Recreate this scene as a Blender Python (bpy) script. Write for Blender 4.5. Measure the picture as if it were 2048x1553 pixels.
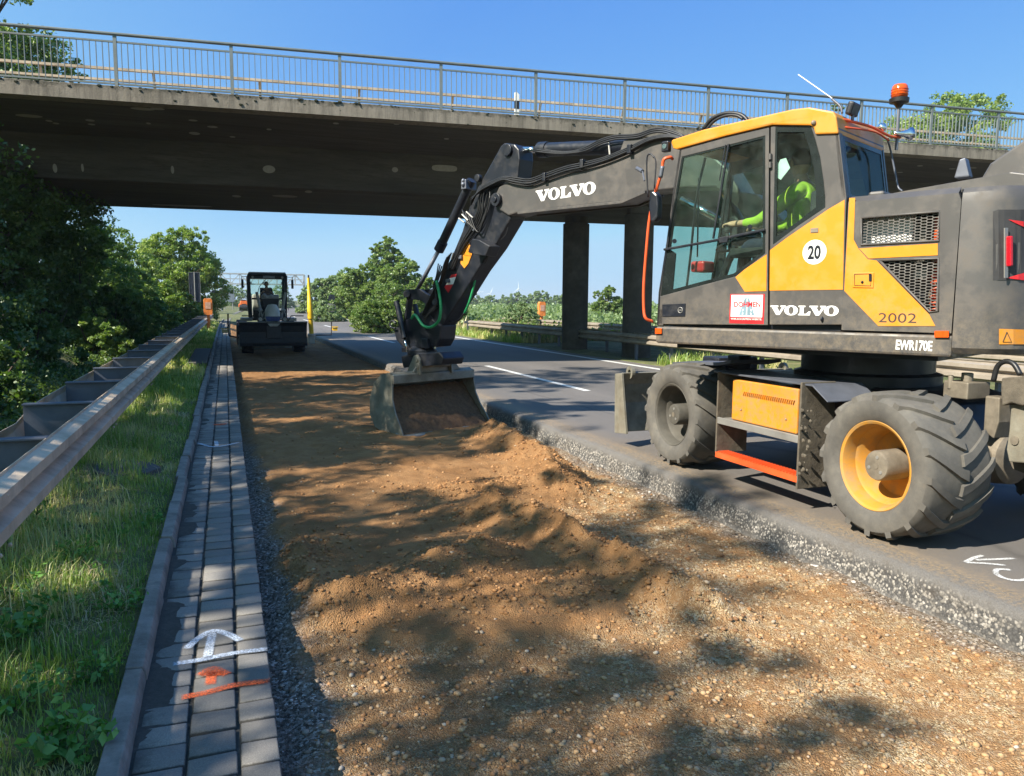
import bpy, bmesh, math, random
import numpy as np
from math import sin, cos, pi, radians, sqrt, atan2
from mathutils import Vector, Matrix, noise as mnoise
from mathutils.geometry import tessellate_polygon

for o in list(bpy.data.objects): bpy.data.objects.remove(o, do_unlink=True)
SC = bpy.context.scene
COL = SC.collection

# ------------------------------------------------------------------ camera
YAW, PITCH, ROLL = radians(20.3), radians(6.3), radians(0.4)
CAMPOS = Vector((0, 0, 1.66))
FPX, IW, IH = 1544.0, 2048.0, 1553.0
_f = Vector((sin(YAW)*cos(PITCH), cos(YAW)*cos(PITCH), -sin(PITCH)))
_r0 = Vector((cos(YAW), -sin(YAW), 0)); _u0 = _r0.cross(_f)
_R = cos(ROLL)*_r0 + sin(ROLL)*_u0
_U = -sin(ROLL)*_r0 + cos(ROLL)*_u0
cam_d = bpy.data.cameras.new('camera'); cam = bpy.data.objects.new('camera', cam_d); COL.objects.link(cam)
cam_d.sensor_fit = 'HORIZONTAL'; cam_d.sensor_width = 36.0; cam_d.lens = 36.0*FPX/IW
cam_d.clip_start = 0.05; cam_d.clip_end = 6000
cam.matrix_world = Matrix(((_R.x, _U.x, -_f.x, CAMPOS.x), (_R.y, _U.y, -_f.y, CAMPOS.y), (_R.z, _U.z, -_f.z, CAMPOS.z), (0, 0, 0, 1)))
SC.camera = cam
SC.render.resolution_x = 1024; SC.render.resolution_y = 776
# ------------------------------------------------------------------ light
SUNV = Vector((-1.1, -0.30, 1.0)).normalized()
SUN_EL = math.asin(SUNV.z); SUN_AZ = atan2(SUNV.x, SUNV.y)
EXPO = 1.3
W = bpy.data.worlds.new("World"); SC.world = W; W.use_nodes = True
nt = W.node_tree; nt.nodes.clear()
sky = nt.nodes.new('ShaderNodeTexSky'); sky.sky_type = 'NISHITA'; sky.sun_disc = False
sky.sun_elevation = SUN_EL; sky.sun_rotation = SUN_AZ
sky.air_density = 1.0; sky.dust_density = 0.0; sky.ozone_density = 4.0; sky.altitude = 1500
bg = nt.nodes.new('ShaderNodeBackground'); bg.inputs[1].default_value = 0.11
wo = nt.nodes.new('ShaderNodeOutputWorld')
tcx = nt.nodes.new('ShaderNodeTexCoord'); dpn = nt.nodes.new('ShaderNodeVectorMath'); dpn.operation = 'DOT_PRODUCT'
nt.links.new(tcx.outputs['Generated'], dpn.inputs[0]); dpn.inputs[1].default_value = SUNV
mrn = nt.nodes.new('ShaderNodeMapRange'); nt.links.new(dpn.outputs['Value'], mrn.inputs[0]); mrn.inputs[1].default_value = -0.15; mrn.inputs[2].default_value = 0.6; mrn.inputs[3].default_value = 0.0; mrn.inputs[4].default_value = 4.0
# tone of this day's clear blue sky, channel by channel (the sky texture alone is too white near the horizon)
sp_ = nt.nodes.new('ShaderNodeSeparateColor'); cb_ = nt.nodes.new('ShaderNodeCombineColor'); nt.links.new(sky.outputs[0], sp_.inputs[0])
for ch, (a_, g_, cap) in enumerate(((0.75, 0.97, 0.44), (0.835, 0.67, 0.72), (0.985, 0.20, 0.97))):
    x_ = sp_.outputs[ch]
    for op, v_ in (('MULTIPLY', 0.1402), ('POWER', g_), ('MULTIPLY', a_), ('MINIMUM', cap), ('DIVIDE', 0.11*2**EXPO)):
        m_ = nt.nodes.new('ShaderNodeMath'); m_.operation = op; nt.links.new(x_, m_.inputs[0]); m_.inputs[1].default_value = v_; x_ = m_.outputs[0]
        if op == 'DIVIDE':    # stronger, whiter aureole on the sun's side of the sky
            g1 = nt.nodes.new('ShaderNodeMath'); g1.operation = 'MULTIPLY_ADD'; nt.links.new(mrn.outputs[0], g1.inputs[0]); g1.inputs[1].default_value = (0.36, 0.20, 0.02)[ch]; g1.inputs[2].default_value = 1.0
            g2 = nt.nodes.new('ShaderNodeMath'); g2.operation = 'MULTIPLY'; nt.links.new(x_, g2.inputs[0]); nt.links.new(g1.outputs[0], g2.inputs[1]); x_ = g2.outputs[0]
        if op == 'MINIMUM':   # the bright glow around the sun keeps its strength
            a__ = nt.nodes.new('ShaderNodeMath'); a__.operation = 'ADD'; nt.links.new(mrn.outputs[0], a__.inputs[0]); a__.inputs[1].default_value = cap; nt.links.new(a__.outputs[0], m_.inputs[1])
    nt.links.new(x_, cb_.inputs[ch])
nt.links.new(cb_.outputs[0], bg.inputs[0]); nt.links.new(bg.outputs[0], wo.inputs[0])
sd = bpy.data.lights.new('sun', 'SUN'); sd.energy = 4.4; sd.angle = radians(0.53); sd.color = (1.0, 0.93, 0.80)
sun = bpy.data.objects.new('sun', sd); COL.objects.link(sun)
sun.rotation_euler = SUNV.to_track_quat('Z', 'Y').to_euler(); sun.location = (-20, -10, 30)
SC.view_settings.view_transform = 'Standard'; SC.view_settings.look = 'None'
SC.view_settings.gamma = 1.0; SC.view_settings.exposure = EXPO
SC.render.engine = 'CYCLES'
SC.cycles.max_bounces = 7; SC.cycles.diffuse_bounces = 3; SC.cycles.glossy_bounces = 3
SC.cycles.transmission_bounces = 4; SC.cycles.transparent_max_bounces = 12
SC.cycles.caustics_reflective = False; SC.cycles.caustics_refractive = False

# ------------------------------------------------------------------ pixel -> point helpers (photo pixels, 2048 wide)
def ray(px, py): return _f + (px-IW/2)/FPX*_R - (py-IH/2)/FPX*_U
def onz(px, py, z): d = ray(px, py); return CAMPOS + d*((z-CAMPOS.z)/d.z)
def onX(px, py, X): d = ray(px, py); return CAMPOS + d*((X-CAMPOS.x)/d.x)
def onY(px, py, Y): d = ray(px, py); return CAMPOS + d*((Y-CAMPOS.y)/d.y)
def onP(px, py, P, n):
    d = ray(px, py); return CAMPOS + d*((Vector(P)-CAMPOS).dot(n)/d.dot(n))
def bend(Y): return 0.0003*max(0.0, Y-45)**2

# ------------------------------------------------------------------ materials
def _n(t, typ, **k):
    n = t.nodes.new(typ)
    for a, b in k.items(): setattr(n, a, b)
    return n
def ramp(t, fac, stops):
    r = _n(t, 'ShaderNodeValToRGB'); el = r.color_ramp.elements
    while len(el) < len(stops): el.new(0.5)
    for e, (p, c) in zip(el, stops):
        e.position = p; e.color = (c[0], c[1], c[2], 1) if not isinstance(c, (int, float)) else (c, c, c, 1)
    t.links.new(fac, r.inputs[0]); return r.outputs[0]
def nz(t, scale, detail=4, rough=0.6, vec=None, dist=0.0):
    n = _n(t, 'ShaderNodeTexNoise'); n.inputs['Scale'].default_value = scale; n.inputs['Detail'].default_value = detail
    n.inputs['Roughness'].default_value = rough; n.inputs['Distortion'].default_value = dist
    if vec is not None: t.links.new(vec, n.inputs['Vector'])
    return n.outputs['Fac']
def mixc(t, fac, a, b, mode='MIX'):
    m = _n(t, 'ShaderNodeMix', data_type='RGBA', blend_type=mode)
    for s, v in ((0, fac), (6, a), (7, b)):
        if isinstance(v, (int, float)): m.inputs[s].default_value = v
        elif isinstance(v, tuple): m.inputs[s].default_value = (v[0], v[1], v[2], 1)
        else: t.links.new(v, m.inputs[s])
    return m.outputs[2]
def mth(t, op, a, b=0.0, c=None, clamp=False):
    m = _n(t, 'ShaderNodeMath', operation=op, use_clamp=clamp)
    for i, v in enumerate((a, b, c)):
        if v is None: continue
        if isinstance(v, (int, float)): m.inputs[i].default_value = v
        else: t.links.new(v, m.inputs[i])
    return m.outputs[0]
def newmat(name):
    m = bpy.data.materials.new(name); m.use_nodes = True; t = m.node_tree
    return m, t, t.nodes['Principled BSDF'], t.nodes['Material Output']
def pos(t): return _n(t, 'ShaderNodeNewGeometry').outputs['Position']
def stretch(t, v, s):
    m = _n(t, 'ShaderNodeMapping'); m.inputs['Scale'].default_value = s; t.links.new(v, m.inputs[0]); return m.outputs[0]
def bump(t, b, h, strength=0.5, dist=0.01):
    n = _n(t, 'ShaderNodeBump'); n.inputs['Strength'].default_value = strength; n.inputs['Distance'].default_value = dist
    t.links.new(h, n.inputs['Height']); t.links.new(n.outputs[0], b.inputs['Normal']); return n
def mat(name, c, rough=0.5, metal=0.0, var=0.25, scale=6.0, bmp=0.0, bscale=60.0, dirt=None, dscale=3.0, damt=0.4, coat=0.0, spec=0.5, emis=None, scratch=0):
    """base colour c with noise variation, optional dirt colour in blotches, optional bump"""
    m, t, b, o = newmat(name); p = pos(t)
    c = tuple(c); f = nz(t, scale, 5, 0.6, p)
    col = ramp(t, f, [(0.3, tuple(x*(1-var) for x in c)), (0.7, tuple(min(1, x*(1+var)) for x in c))])
    if dirt:
        d = nz(t, dscale, 8, 0.7, p); d2 = ramp(t, d, [(0.5-0.1*damt, 0.0), (0.75-0.1*damt, 1.0)])
        k = mth(t, 'MULTIPLY', d2, damt, clamp=True); col = mixc(t, k, col, dirt)
        r = mth(t, 'ADD', mth(t, 'MULTIPLY', d2, 0.35), rough, clamp=True); t.links.new(r, b.inputs['Roughness'])
    else:
        r = mth(t, 'ADD', mth(t, 'MULTIPLY', f, 0.2), rough-0.1, clamp=True); t.links.new(r, b.inputs['Roughness'])
    if scratch:
        s1 = nz(t, 1.0, 3, 0.9, stretch(t, p, (14, 14, 240))); s2 = nz(t, 1.0, 3, 0.9, stretch(t, p, (200, 40, 16)))
        sk_ = mth(t, 'MULTIPLY', ramp(t, mth(t, 'MAXIMUM', s1, s2), [(0.70, 0.0), (0.74, 1.0)]), ramp(t, nz(t, 2.3, 4, .7, p), [(0.5, 0.0), (0.7, scratch)]))
        col = mixc(t, sk_, col, (0.42, 0.38, 0.33))
        sz9 = _n(t, 'ShaderNodeSeparateXYZ'); t.links.new(p, sz9.inputs[0])
        low = ramp(t, mth(t, 'MULTIPLY', mth(t, 'ADD', sz9.outputs[2], mth(t, 'MULTIPLY', nz(t, 7, 7, .75, p), 0.5)), 0.333), [(0.50, 0.55), (0.68, 0.0)])
        col = mixc(t, mth(t, 'MULTIPLY', low, ramp(t, nz(t, 16, 7, .8, p), [(0.42, 0.0), (0.62, 1.0)])), col, (0.24, 0.19, 0.13))
    t.links.new(col, b.inputs['Base Color']); b.inputs['Metallic'].default_value = metal
    b.inputs['Coat Weight'].default_value = coat; b.inputs['Specular IOR Level'].default_value = spec
    if bmp: bump(t, b, nz(t, bscale, 5, 0.7, p), bmp, 0.01)
    if emis: b.inputs['Emission Color'].default_value = (*emis, 1); b.inputs['Emission Strength'].default_value = 1
    return m
def glass(name, tint=(0.80, 0.90, 0.85), gl=0.05):
    m, t, b, o = newmat(name)
    tr = _n(t, 'ShaderNodeBsdfTransparent'); tr.inputs[0].default_value = (*tint, 1)
    g = _n(t, 'ShaderNodeBsdfGlossy'); g.inputs['Roughness'].default_value = 0.03; g.inputs[0].default_value = (0.55, 0.58, 0.6, 1)
    d = _n(t, 'ShaderNodeBsdfDiffuse'); d.inputs[0].default_value = (0.35, 0.36, 0.33, 1)
    lw = _n(t, 'ShaderNodeLayerWeight'); f4 = mth(t, 'POWER', lw.outputs['Facing'], 3.5)
    k = mth(t, 'ADD', mth(t, 'MULTIPLY', f4, 0.30), 0.015, clamp=True)
    mx = _n(t, 'ShaderNodeMixShader'); t.links.new(k, mx.inputs[0]); t.links.new(tr.outputs[0], mx.inputs[1]); t.links.new(g.outputs[0], mx.inputs[2])
    m2 = _n(t, 'ShaderNodeMixShader'); t.links.new(mth(t, 'MULTIPLY', ramp(t, nz(t, 4, 7, 0.75, pos(t)), [(0.4, 0.15), (0.7, 1.0)]), gl), m2.inputs[0]); t.links.new(mx.outputs[0], m2.inputs[1]); t.links.new(d.outputs[0], m2.inputs[2])
    t.links.new(m2.outputs[0], o.inputs[0]); return m

# ------------------------------------------------------------------ mesh helpers
class MB:
    def __init__(s): s.v = []; s.f = []; s.m = []; s.cur = 0
    def add(s, vs, fs):
        o = len(s.v); s.v += [tuple(x) for x in vs]; s.f += [tuple(i+o for i in f) for f in fs]; s.m += [s.cur]*len(fs); return s
    def box(s, c, d, ax=None):
        c = Vector(c); ax = ax or (Vector((1, 0, 0)), Vector((0, 1, 0)), Vector((0, 0, 1)))
        vs = [c + ax[0]*(d[0]/2*i) + ax[1]*(d[1]/2*j) + ax[2]*(d[2]/2*k) for i in (-1, 1) for j in (-1, 1) for k in (-1, 1)]
        return s.add(vs, [(0, 1, 3, 2), (4, 6, 7, 5), (0, 4, 5, 1), (2, 3, 7, 6), (0, 2, 6, 4), (1, 5, 7, 3)])
    def bar(s, a, b, w, h, up=(0, 0, 1)):
        a = Vector(a); b = Vector(b); d = (b-a); L = d.length; d.normalize(); x = d.cross(Vector(up))
        if x.length < 1e-4: x = d.cross(Vector((0, 1, 0)))
        x.normalize(); z = x.cross(d)
        return s.box((a+b)/2, (w, L, h), (x, d, z))
    def tube(s, pts, r, seg=8, caps=True):
        pts = [Vector(p) for p in pts]; n = len(pts); rs = r if isinstance(r, (list, tuple)) else [r]*n
        vs = []; px = None
        for i, p in enumerate(pts):
            t = (pts[min(i+1, n-1)]-pts[max(i-1, 0)]).normalized()
            if px is None:
                px = t.cross(Vector((0, 0, 1)))
                if px.length < 0.05: px = t.cross(Vector((1, 0, 0)))
            px = (px - t*px.dot(t)).normalized(); py = t.cross(px)
            for k in range(seg):
                a = 2*pi*k/seg; vs.append(p + (px*cos(a)+py*sin(a))*rs[i])
        fs = [(i*seg+k, i*seg+(k+1) % seg, (i+1)*seg+(k+1) % seg, (i+1)*seg+k) for i in range(n-1) for k in range(seg)]
        if caps: fs += [tuple(range(seg))[::-1], tuple((n-1)*seg+k for k in range(seg))]
        return s.add(vs, fs)
    def cyl(s, a, b, r, seg=20, r2=None): return s.tube([a, b], [r, r if r2 is None else r2], seg)
    def lathe(s, c, axis, prof, seg=32, closed=False):
        """prof: list of (radius, height along axis)"""
        c = Vector(c); ax = Vector(axis).normalized(); x = ax.cross(Vector((0, 0, 1)))
        if x.length < 0.05: x = Vector((1, 0, 0))
        x.normalize(); y = ax.cross(x); vs = []; n = len(prof)
        for r, h in prof:
            for k in range(seg):
                a = 2*pi*k/seg; vs.append(c + ax*h + (x*cos(a)+y*sin(a))*r)
        fs = [(i*seg+k, i*seg+(k+1) % seg, ((i+1) % n)*seg+(k+1) % seg, ((i+1) % n)*seg+k) for i in range(n if closed else n-1) for k in range(seg)]
        if not closed: fs += [tuple(range(seg))[::-1], tuple((n-1)*seg+k for k in range(seg))]
        return s.add(vs, fs)
    def ball(s, c, r, seg=12, rings=8, sc=(1, 1, 1)):
        c = Vector(c); vs = [c+Vector((0, 0, r*sc[2]))]
        for i in range(1, rings):
            t = pi*i/rings
            for k in range(seg): a = 2*pi*k/seg; vs.append(c+Vector((r*sc[0]*sin(t)*cos(a), r*sc[1]*sin(t)*sin(a), r*sc[2]*cos(t))))
        vs.append(c-Vector((0, 0, r*sc[2]))); fs = [(0, 1+k, 1+(k+1) % seg) for k in range(seg)]
        for i in range(rings-2): fs += [(1+i*seg+k, 1+(i+1)*seg+k, 1+(i+1)*seg+(k+1) % seg, 1+i*seg+(k+1) % seg) for k in range(seg)]
        l = len(vs)-1; b = 1+(rings-2)*seg; fs += [(b+k, l, b+(k+1) % seg) for k in range(seg)]
        return s.add(vs, fs)
    def plate(s, loops, fr, d0, d1):
        """loops: outer polygon + holes, 2-D; fr(a, b, d) -> world; extruded from d0 to d1"""
        tris = tessellate_polygon([[Vector((a, b, 0)) for a, b in L] for L in loops])
        pts = [p for L in loops for p in L]; n = len(pts)
        vs = [fr(a, b, d0) for a, b in pts] + [fr(a, b, d1) for a, b in pts]
        fs = [tuple(t) for t in tris] + [tuple(i+n for i in t[::-1]) for t in tris]
        o = 0
        for L in loops:
            m = len(L); fs += [(o+i, o+(i+1) % m, n+o+(i+1) % m, n+o+i) for i in range(m)]; o += m
        return s.add(vs, fs)
    def sheet(s, loops, fr, d):
        tris = tessellate_polygon([[Vector((a, b, 0)) for a, b in L] for L in loops])
        return s.add([fr(a, b, d) for L in loops for a, b in L], [tuple(t) for t in tris])
    def build(s, name, m, parent=None, smooth=False, bevel=0.0, origin=None, auto=None):
        me = bpy.data.meshes.new(name)
        vs = np.array(s.v, dtype=float) if s.v else np.zeros((0, 3))
        if origin is None and len(vs):
            lo = vs.min(0); hi = vs.max(0); origin = ((lo[0]+hi[0])/2, (lo[1]+hi[1])/2, lo[2])
        og = Vector(origin if origin is not None else (0, 0, 0))
        me.from_pydata([(a-og.x, b-og.y, c-og.z) for a, b, c in s.v], [], s.f)
        bm = bmesh.new(); bm.from_mesh(me); bmesh.ops.recalc_face_normals(bm, faces=bm.faces[:]); bm.to_mesh(me); bm.free()
        ms = m if isinstance(m, (list, tuple)) else [m]
        for x in ms: me.materials.append(x)
        if len(ms) > 1: me.polygons.foreach_set('material_index', s.m)
        if smooth: me.shade_smooth()
        o = bpy.data.objects.new(name, me); COL.objects.link(o)
        if smooth and auto is not None:
            md = o.modifiers.new('edges', 'EDGE_SPLIT'); md.split_angle = radians(auto)
        if bevel:
            md = o.modifiers.new('bevel', 'BEVEL'); md.width = bevel; md.segments = 2; md.limit_method = 'ANGLE'; md.angle_limit = radians(35)
            md.harden_normals = False
        setpar(o, og, parent); return o
def wloc(p):
    v = Vector((0, 0, 0))
    while p: v = v + p.location; p = p.parent
    return v
def setpar(o, og, parent):
    if parent is not None: o.parent = parent; o.location = og - wloc(parent)
    else: o.location = og
def tag(o, label=None, cat=None, group=None, kind=None):
    if label: o['label'] = label
    if cat: o['category'] = cat
    if group: o['group'] = group
    if kind: o['kind'] = kind
    return o
def empty(name, loc, label=None, cat=None, group=None):
    o = bpy.data.objects.new(name, None); o.location = loc; o.empty_display_size = 0.2; COL.objects.link(o)
    return tag(o, label, cat, group)
def kids(o): return [c for c in bpy.data.objects if c.parent == o]
def dup(o, loc=None, rotz=None, scale=None, label=None, parent=None):
    c = o.copy(); COL.objects.link(c)
    if parent is not None: c.parent = parent
    for ch in kids(o): dup(ch, parent=c)
    if loc is not None: c.location = loc
    if rotz is not None: c.rotation_euler = (0, 0, rotz)
    if scale is not None: c.scale = scale if isinstance(scale, tuple) else (scale,)*3
    if label: c['label'] = label
    return c
def fast_mesh(name, V, F, m, attr=None, smooth=False, origin=(0, 0, 0), parent=None, attrs=None):
    """V (n,3), F (k,4) or (k,3) arrays"""
    me = bpy.data.meshes.new(name); V = np.asarray(V, np.float32) - np.array(origin, np.float32); F = np.asarray(F, np.int32)
    k = F.shape[1]
    me.vertices.add(len(V)); me.vertices.foreach_set('co', V.ravel())
    me.loops.add(F.size); me.loops.foreach_set('vertex_index', F.ravel())
    me.polygons.add(len(F)); me.polygons.foreach_set('loop_start', np.arange(0, F.size, k, dtype=np.int32))
    if smooth: me.polygons.foreach_set('use_smooth', np.ones(len(F), bool))
    me.update(calc_edges=True)
    for nm, a in (attrs or ({'v': attr} if attr is not None else {})).items():
        at = me.attributes.new(nm, 'FLOAT', 'POINT'); at.data.foreach_set('value', np.asarray(a, np.float32))
    me.materials.append(m); o = bpy.data.objects.new(name, me); COL.objects.link(o)
    setpar(o, Vector(origin), parent); return o
def spline(pts, n=6):
    """Catmull-Rom through 3-D points"""
    P = [Vector(p) for p in pts]; P = [2*P[0]-P[1]] + P + [2*P[-1]-P[-2]]; out = []
    for i in range(1, len(P)-2):
        for k in range(n):
            t = k/n; a, b, c, d = P[i-1:i+3]
            out.append(0.5*((2*b)+(c-a)*t+(2*a-5*b+4*c-d)*t*t+(3*b-a-3*c+d)*t**3))
    out.append(P[-2]); return out
def text_mb(txt, fr, x0, y0, h, wscale=1.0, bold=0.0, d=0.0, width=None):
    """flat lettering on a frame fr(a, b, d): origin x0,y0, cap height h; returns MB"""
    cu = bpy.data.curves.new('t', 'FONT'); cu.body = txt; cu.size = 1.0; cu.offset = bold; cu.resolution_u = 3
    ob = bpy.data.objects.new('t', cu); COL.objects.link(ob)
    me = ob.to_mesh(); vs = [v.co.copy() for v in me.vertices]; fs = [tuple(p.vertices) for p in me.polygons]
    ob.to_mesh_clear(); bpy.data.objects.remove(ob); bpy.data.curves.remove(cu)
    ys = [v.y for v in vs]; xs = [v.x for v in vs]; s = h/0.7; x_0 = min(xs)
    sx = s*wscale if width is None else width/(max(xs)-x_0)
    mb = MB(); mb.add([fr(x0+(v.x-x_0)*sx, y0+v.y*s, d) for v in vs], fs); return mb
def volvo_mb(fr, x0, y0, w, h, d, sx=1):
    """wide slab-serif lettering V O L V O, built from outlines"""
    mb = MB()
    Vp = [(0, 1), (0, .86), (.09, .84), (.40, 0), (.62, 0), (.93, .84), (1.0, .86), (1.0, 1), (.66, 1), (.66, .86), (.76, .84), (.60, .33), (.43, .84), (.52, .86), (.52, 1)]
    Lp = [(0, 0), (0, .13), (.12, .16), (.12, .84), (0, .87), (0, 1), (.55, 1), (.55, .87), (.42, .84), (.42, .16), (.62, .16), (.84, .42), (.97, .42), (.93, 0)]
    adv = [(.0, .235), (.215, .205), (.425, .185), (.585, .235), (.795, .205)]
    for ch, (a, wd) in zip('VOLVO', adv):
        if ch == 'O':
            n = 28; ou = [(a+wd/2+wd/2*cos(2*pi*i/n), .5+.53*sin(2*pi*i/n)) for i in range(n)]
            inn = [(a+wd/2+wd*.19*cos(2*pi*i/n), .5+.40*sin(2*pi*i/n)) for i in range(n)]
            vs = [fr(x0+sx*p*w, y0+q*h, d) for p, q in ou+inn]
            mb.add(vs, [(i, (i+1) % n, n+(i+1) % n, n+i) for i in range(n)])
        else:
            L = Vp if ch == 'V' else Lp
            mb.sheet([[(x0+sx*(a+p*wd)*w, y0+q*h) for p, q in L]], fr, d)
    return mb

# palette
M = {}
M['concrete'] = None
M['steel'] = mat('galvanised_steel', (0.34, 0.33, 0.31), 0.45, 0.5, 0.15, 5, 0.15, 90, dirt=(0.12, 0.10, 0.07), dscale=4, damt=0.3)
M['railtan'] = mat('weathered_rail_steel', (0.57, 0.45, 0.32), 0.6, 0.0, 0.18, 3, 0.12, 60, dirt=(0.13, 0.10, 0.07), dscale=2.5, damt=0.5)
M['rail_median'] = mat('median_rail_steel', (0.30, 0.255, 0.205), 0.6, 0.1, 0.18, 3, 0.1, 60, dirt=(0.13, 0.10, 0.07), dscale=2.5, damt=0.5)
M['callorange'] = mat('call_post_orange', (0.80, 0.24, 0.05), 0.5)
M['darksteel'] = mat('blue_grey_steel', (0.13, 0.14, 0.17), 0.5, 0.4, 0.2, 5, 0.1, 60)
M['black'] = mat('black_paint', (0.010, 0.012, 0.019), 0.36, 0.0, 0.3, 5, 0.0, dirt=(0.05, 0.044, 0.036), dscale=7, damt=0.3)
M['rubber'] = mat('black_rubber_hose', (0.015, 0.015, 0.016), 0.45, 0, 0.3, 12)
M['grey'] = mat('machine_grey_paint', (0.078, 0.073, 0.071), 0.42, 0.1, 0.08, 2.5, 0.02, 150, dirt=(0.17, 0.14, 0.11), dscale=4.5, damt=0.38, coat=0.15, scratch=0.5)
M['yellow'] = mat('machine_yellow_paint', (0.66, 0.245, 0.014), 0.38, 0, 0.06, 2, 0.0, dirt=(0.42, 0.26, 0.09), dscale=4.0, damt=0.4, coat=0.15, scratch=0.3)
M['rimyellow'] = mat('dusty_yellow_rim', (0.50, 0.235, 0.03), 0.6, 0, 0.1, 5, 0.0, dirt=(0.30, 0.21, 0.11), dscale=9, damt=0.75)
M['orange'] = mat('orange_paint', (0.72, 0.10, 0.025), 0.4, 0, 0.1, 6, dirt=(0.3, 0.1, 0.05), damt=0.3)
M['chrome'] = mat('chrome_rod', (0.75, 0.76, 0.78), 0.12, 1.0, 0.05)
M['white'] = mat('white_paint', (0.78, 0.78, 0.76), 0.5, 0, 0.06, 8)
M['letter'] = mat('white_lettering', (0.80, 0.80, 0.78), 0.5, 0, 0.05, 30)
M['red'] = mat('red_sticker', (0.55, 0.02, 0.025), 0.4)
M['lens_red'] = mat('red_lens', (0.5, 0.01, 0.02), 0.15, 0, 0.1, 40)
M['lens_or'] = mat('orange_lens', (0.60, 0.085, 0.01), 0.15, 0, 0.15, 60)
M['glass'] = glass('cab_glass')
M['mud'] = mat('dried_mud', (0.105, 0.088, 0.066), 0.9, 0, 0.35, 12, 0.6, 40)
M['bucket'] = mat('worn_bucket_steel', (0.24, 0.225, 0.18), 0.5, 0.2, 0.35, 5, 0.2, 40, dirt=(0.16, 0.12, 0.075), dscale=4, damt=0.6)
M['green'] = mat('green_hose_sleeve', (0.02, 0.28, 0.10), 0.5, 0, 0.3, 50)
M['vest'] = mat('high_visibility_cloth', (0.36, 0.50, 0.03), 0.85, 0, 0.35, 9, 0.9, 14)
M['skin'] = mat('skin', (0.50, 0.27, 0.18), 0.55)
M['navy'] = mat('dark_blue_cloth', (0.015, 0.02, 0.045), 0.85)
M['hair'] = mat('dark_hair', (0.02, 0.014, 0.01), 0.7)
M['seat'] = mat('seat_fabric', (0.03, 0.03, 0.034), 0.85)
M['paper'] = mat('paper', (0.75, 0.80, 0.80), 0.8)
M['dirtyrim'] = mat('dusty_dark_rim', (0.085, 0.078, 0.065), 0.7, 0.1, 0.3, 6, 0.2, 50)
M['hub'] = mat('worn_hub_metal', (0.20, 0.17, 0.13), 0.6, 0.3, 0.25, 12, 0.2, 60)
# ================================================================== GROUND
rng = np.random.default_rng(7)
def fbm(x, y, sc, oct=4, seed=0):
    out = np.zeros_like(x); a = 1.0; tot = 0
    for k in range(oct):
        s = sc*2**k; r = np.random.default_rng(seed*31+k); ph = r.uniform(0, 100, 8); an = r.uniform(0, 2*pi, 5)
        z = np.zeros_like(x)
        for j in range(5):
            z += np.sin(s*(x*np.cos(an[j])+y*np.sin(an[j]))*(0.7+0.15*j)+ph[j]+1.7*np.sin(s*0.6*(x*np.sin(an[j])-y*np.cos(an[j]))+ph[j-3]))
        out += a*z/3.0; tot += a; a *= 0.55
    return out/tot
def vnoise(x, y, cell, seed=0):
    """bilinear value noise"""
    r = np.random.default_rng(seed); T = r.uniform(-1, 1, (256, 256))
    u = x/cell; v = y/cell; i = np.floor(u).astype(int); j = np.floor(v).astype(int); fu = u-i; fv = v-j
    fu = fu*fu*(3-2*fu); fv = fv*fv*(3-2*fv); g = lambda a, b: T[a % 256, b % 256]
    return (g(i, j)*(1-fu)+g(i+1, j)*fu)*(1-fv)+(g(i, j+1)*(1-fu)+g(i+1, j+1)*fu)*fv
def bnd(Y): return 0.0003*np.maximum(0, Y-45)**2
def grid_obj(name, xs, ys, zf, m, attrs=None, smooth=True, bendit=False):
    X, Y = np.meshgrid(xs, ys); Z = zf(X, Y); A = {k: f(X, Y).ravel() for k, f in (attrs or {}).items()}
    nx, ny = len(xs), len(ys); XX = X + (bnd(Y) if bendit else 0)
    V = np.stack([XX, Y, Z], -1).reshape(-1, 3); i = np.arange(nx-1); j = np.arange(ny-1); I, J = np.meshgrid(i, j)
    a = (J*nx+I).ravel(); F = np.stack([a, a+1, a+nx+1, a+nx], -1)
    return fast_mesh(name, V, F, m, smooth=smooth, attrs=A)
def ss(a, b, x): t = np.clip((x-a)/(b-a), 0, 1); return t*t*(3-2*t)

# terrain: verge at z ~0.05, embankment rising on the left, flat median and fields on the right
def verge_z(X, Y):
    z = 0.03 + 0.05*vnoise(X, Y, 0.7, 3) + 0.02*vnoise(X, Y, 0.22, 4)
    up = ss(-2.2, -9.0, X)*3.0*(1-0.35*ss(40, 90, Y)) + ss(-2.0, -4.0, X)*0.25*vnoise(X, Y, 1.6, 5)
    return z*ss(-0.45, -0.9, X) + up + 0.03*ss(-0.45, -0.9, X)
def terr(X, Y):
    Xc = X - bnd(Y); left = verge_z(Xc, Y)
    right = 0.0 + 0.10*vnoise(X, Y, 1.3, 8)*ss(10.9, 12, Xc) + 0.03
    right = right - 0.12*ss(16.4, 17.0, Xc)*(1-ss(28.5, 30, Xc)) + ss(29, 45, Xc)*0.25
    z = np.where(Xc < -0.44, left, np.where(Xc > 10.85, right-0.02, -0.55))
    return z
xs = np.unique(np.concatenate([[-2500, -1200, -600, -300, -150, -80, -50, -35, -25, -18], np.arange(-14, -4, .4), np.arange(-4, -0.4, .12), [-0.45, -0.43, -0.3, 10.8, 10.86], np.arange(11, 17.2, .3), np.arange(17.5, 32, 1.2), [36, 45, 60, 90, 140, 220, 400, 800, 1500, 3000]]))
ys = np.unique(np.concatenate([[-400, -150, -60, -30, -15, -8], np.arange(-5, 30, .25), np.arange(30, 120, 1.5), [130, 150, 180, 220, 300, 400, 600, 900, 1400, 2200, 3500]]))
gm, t, b, o = newmat('grassy_earth'); p = pos(t)
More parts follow.
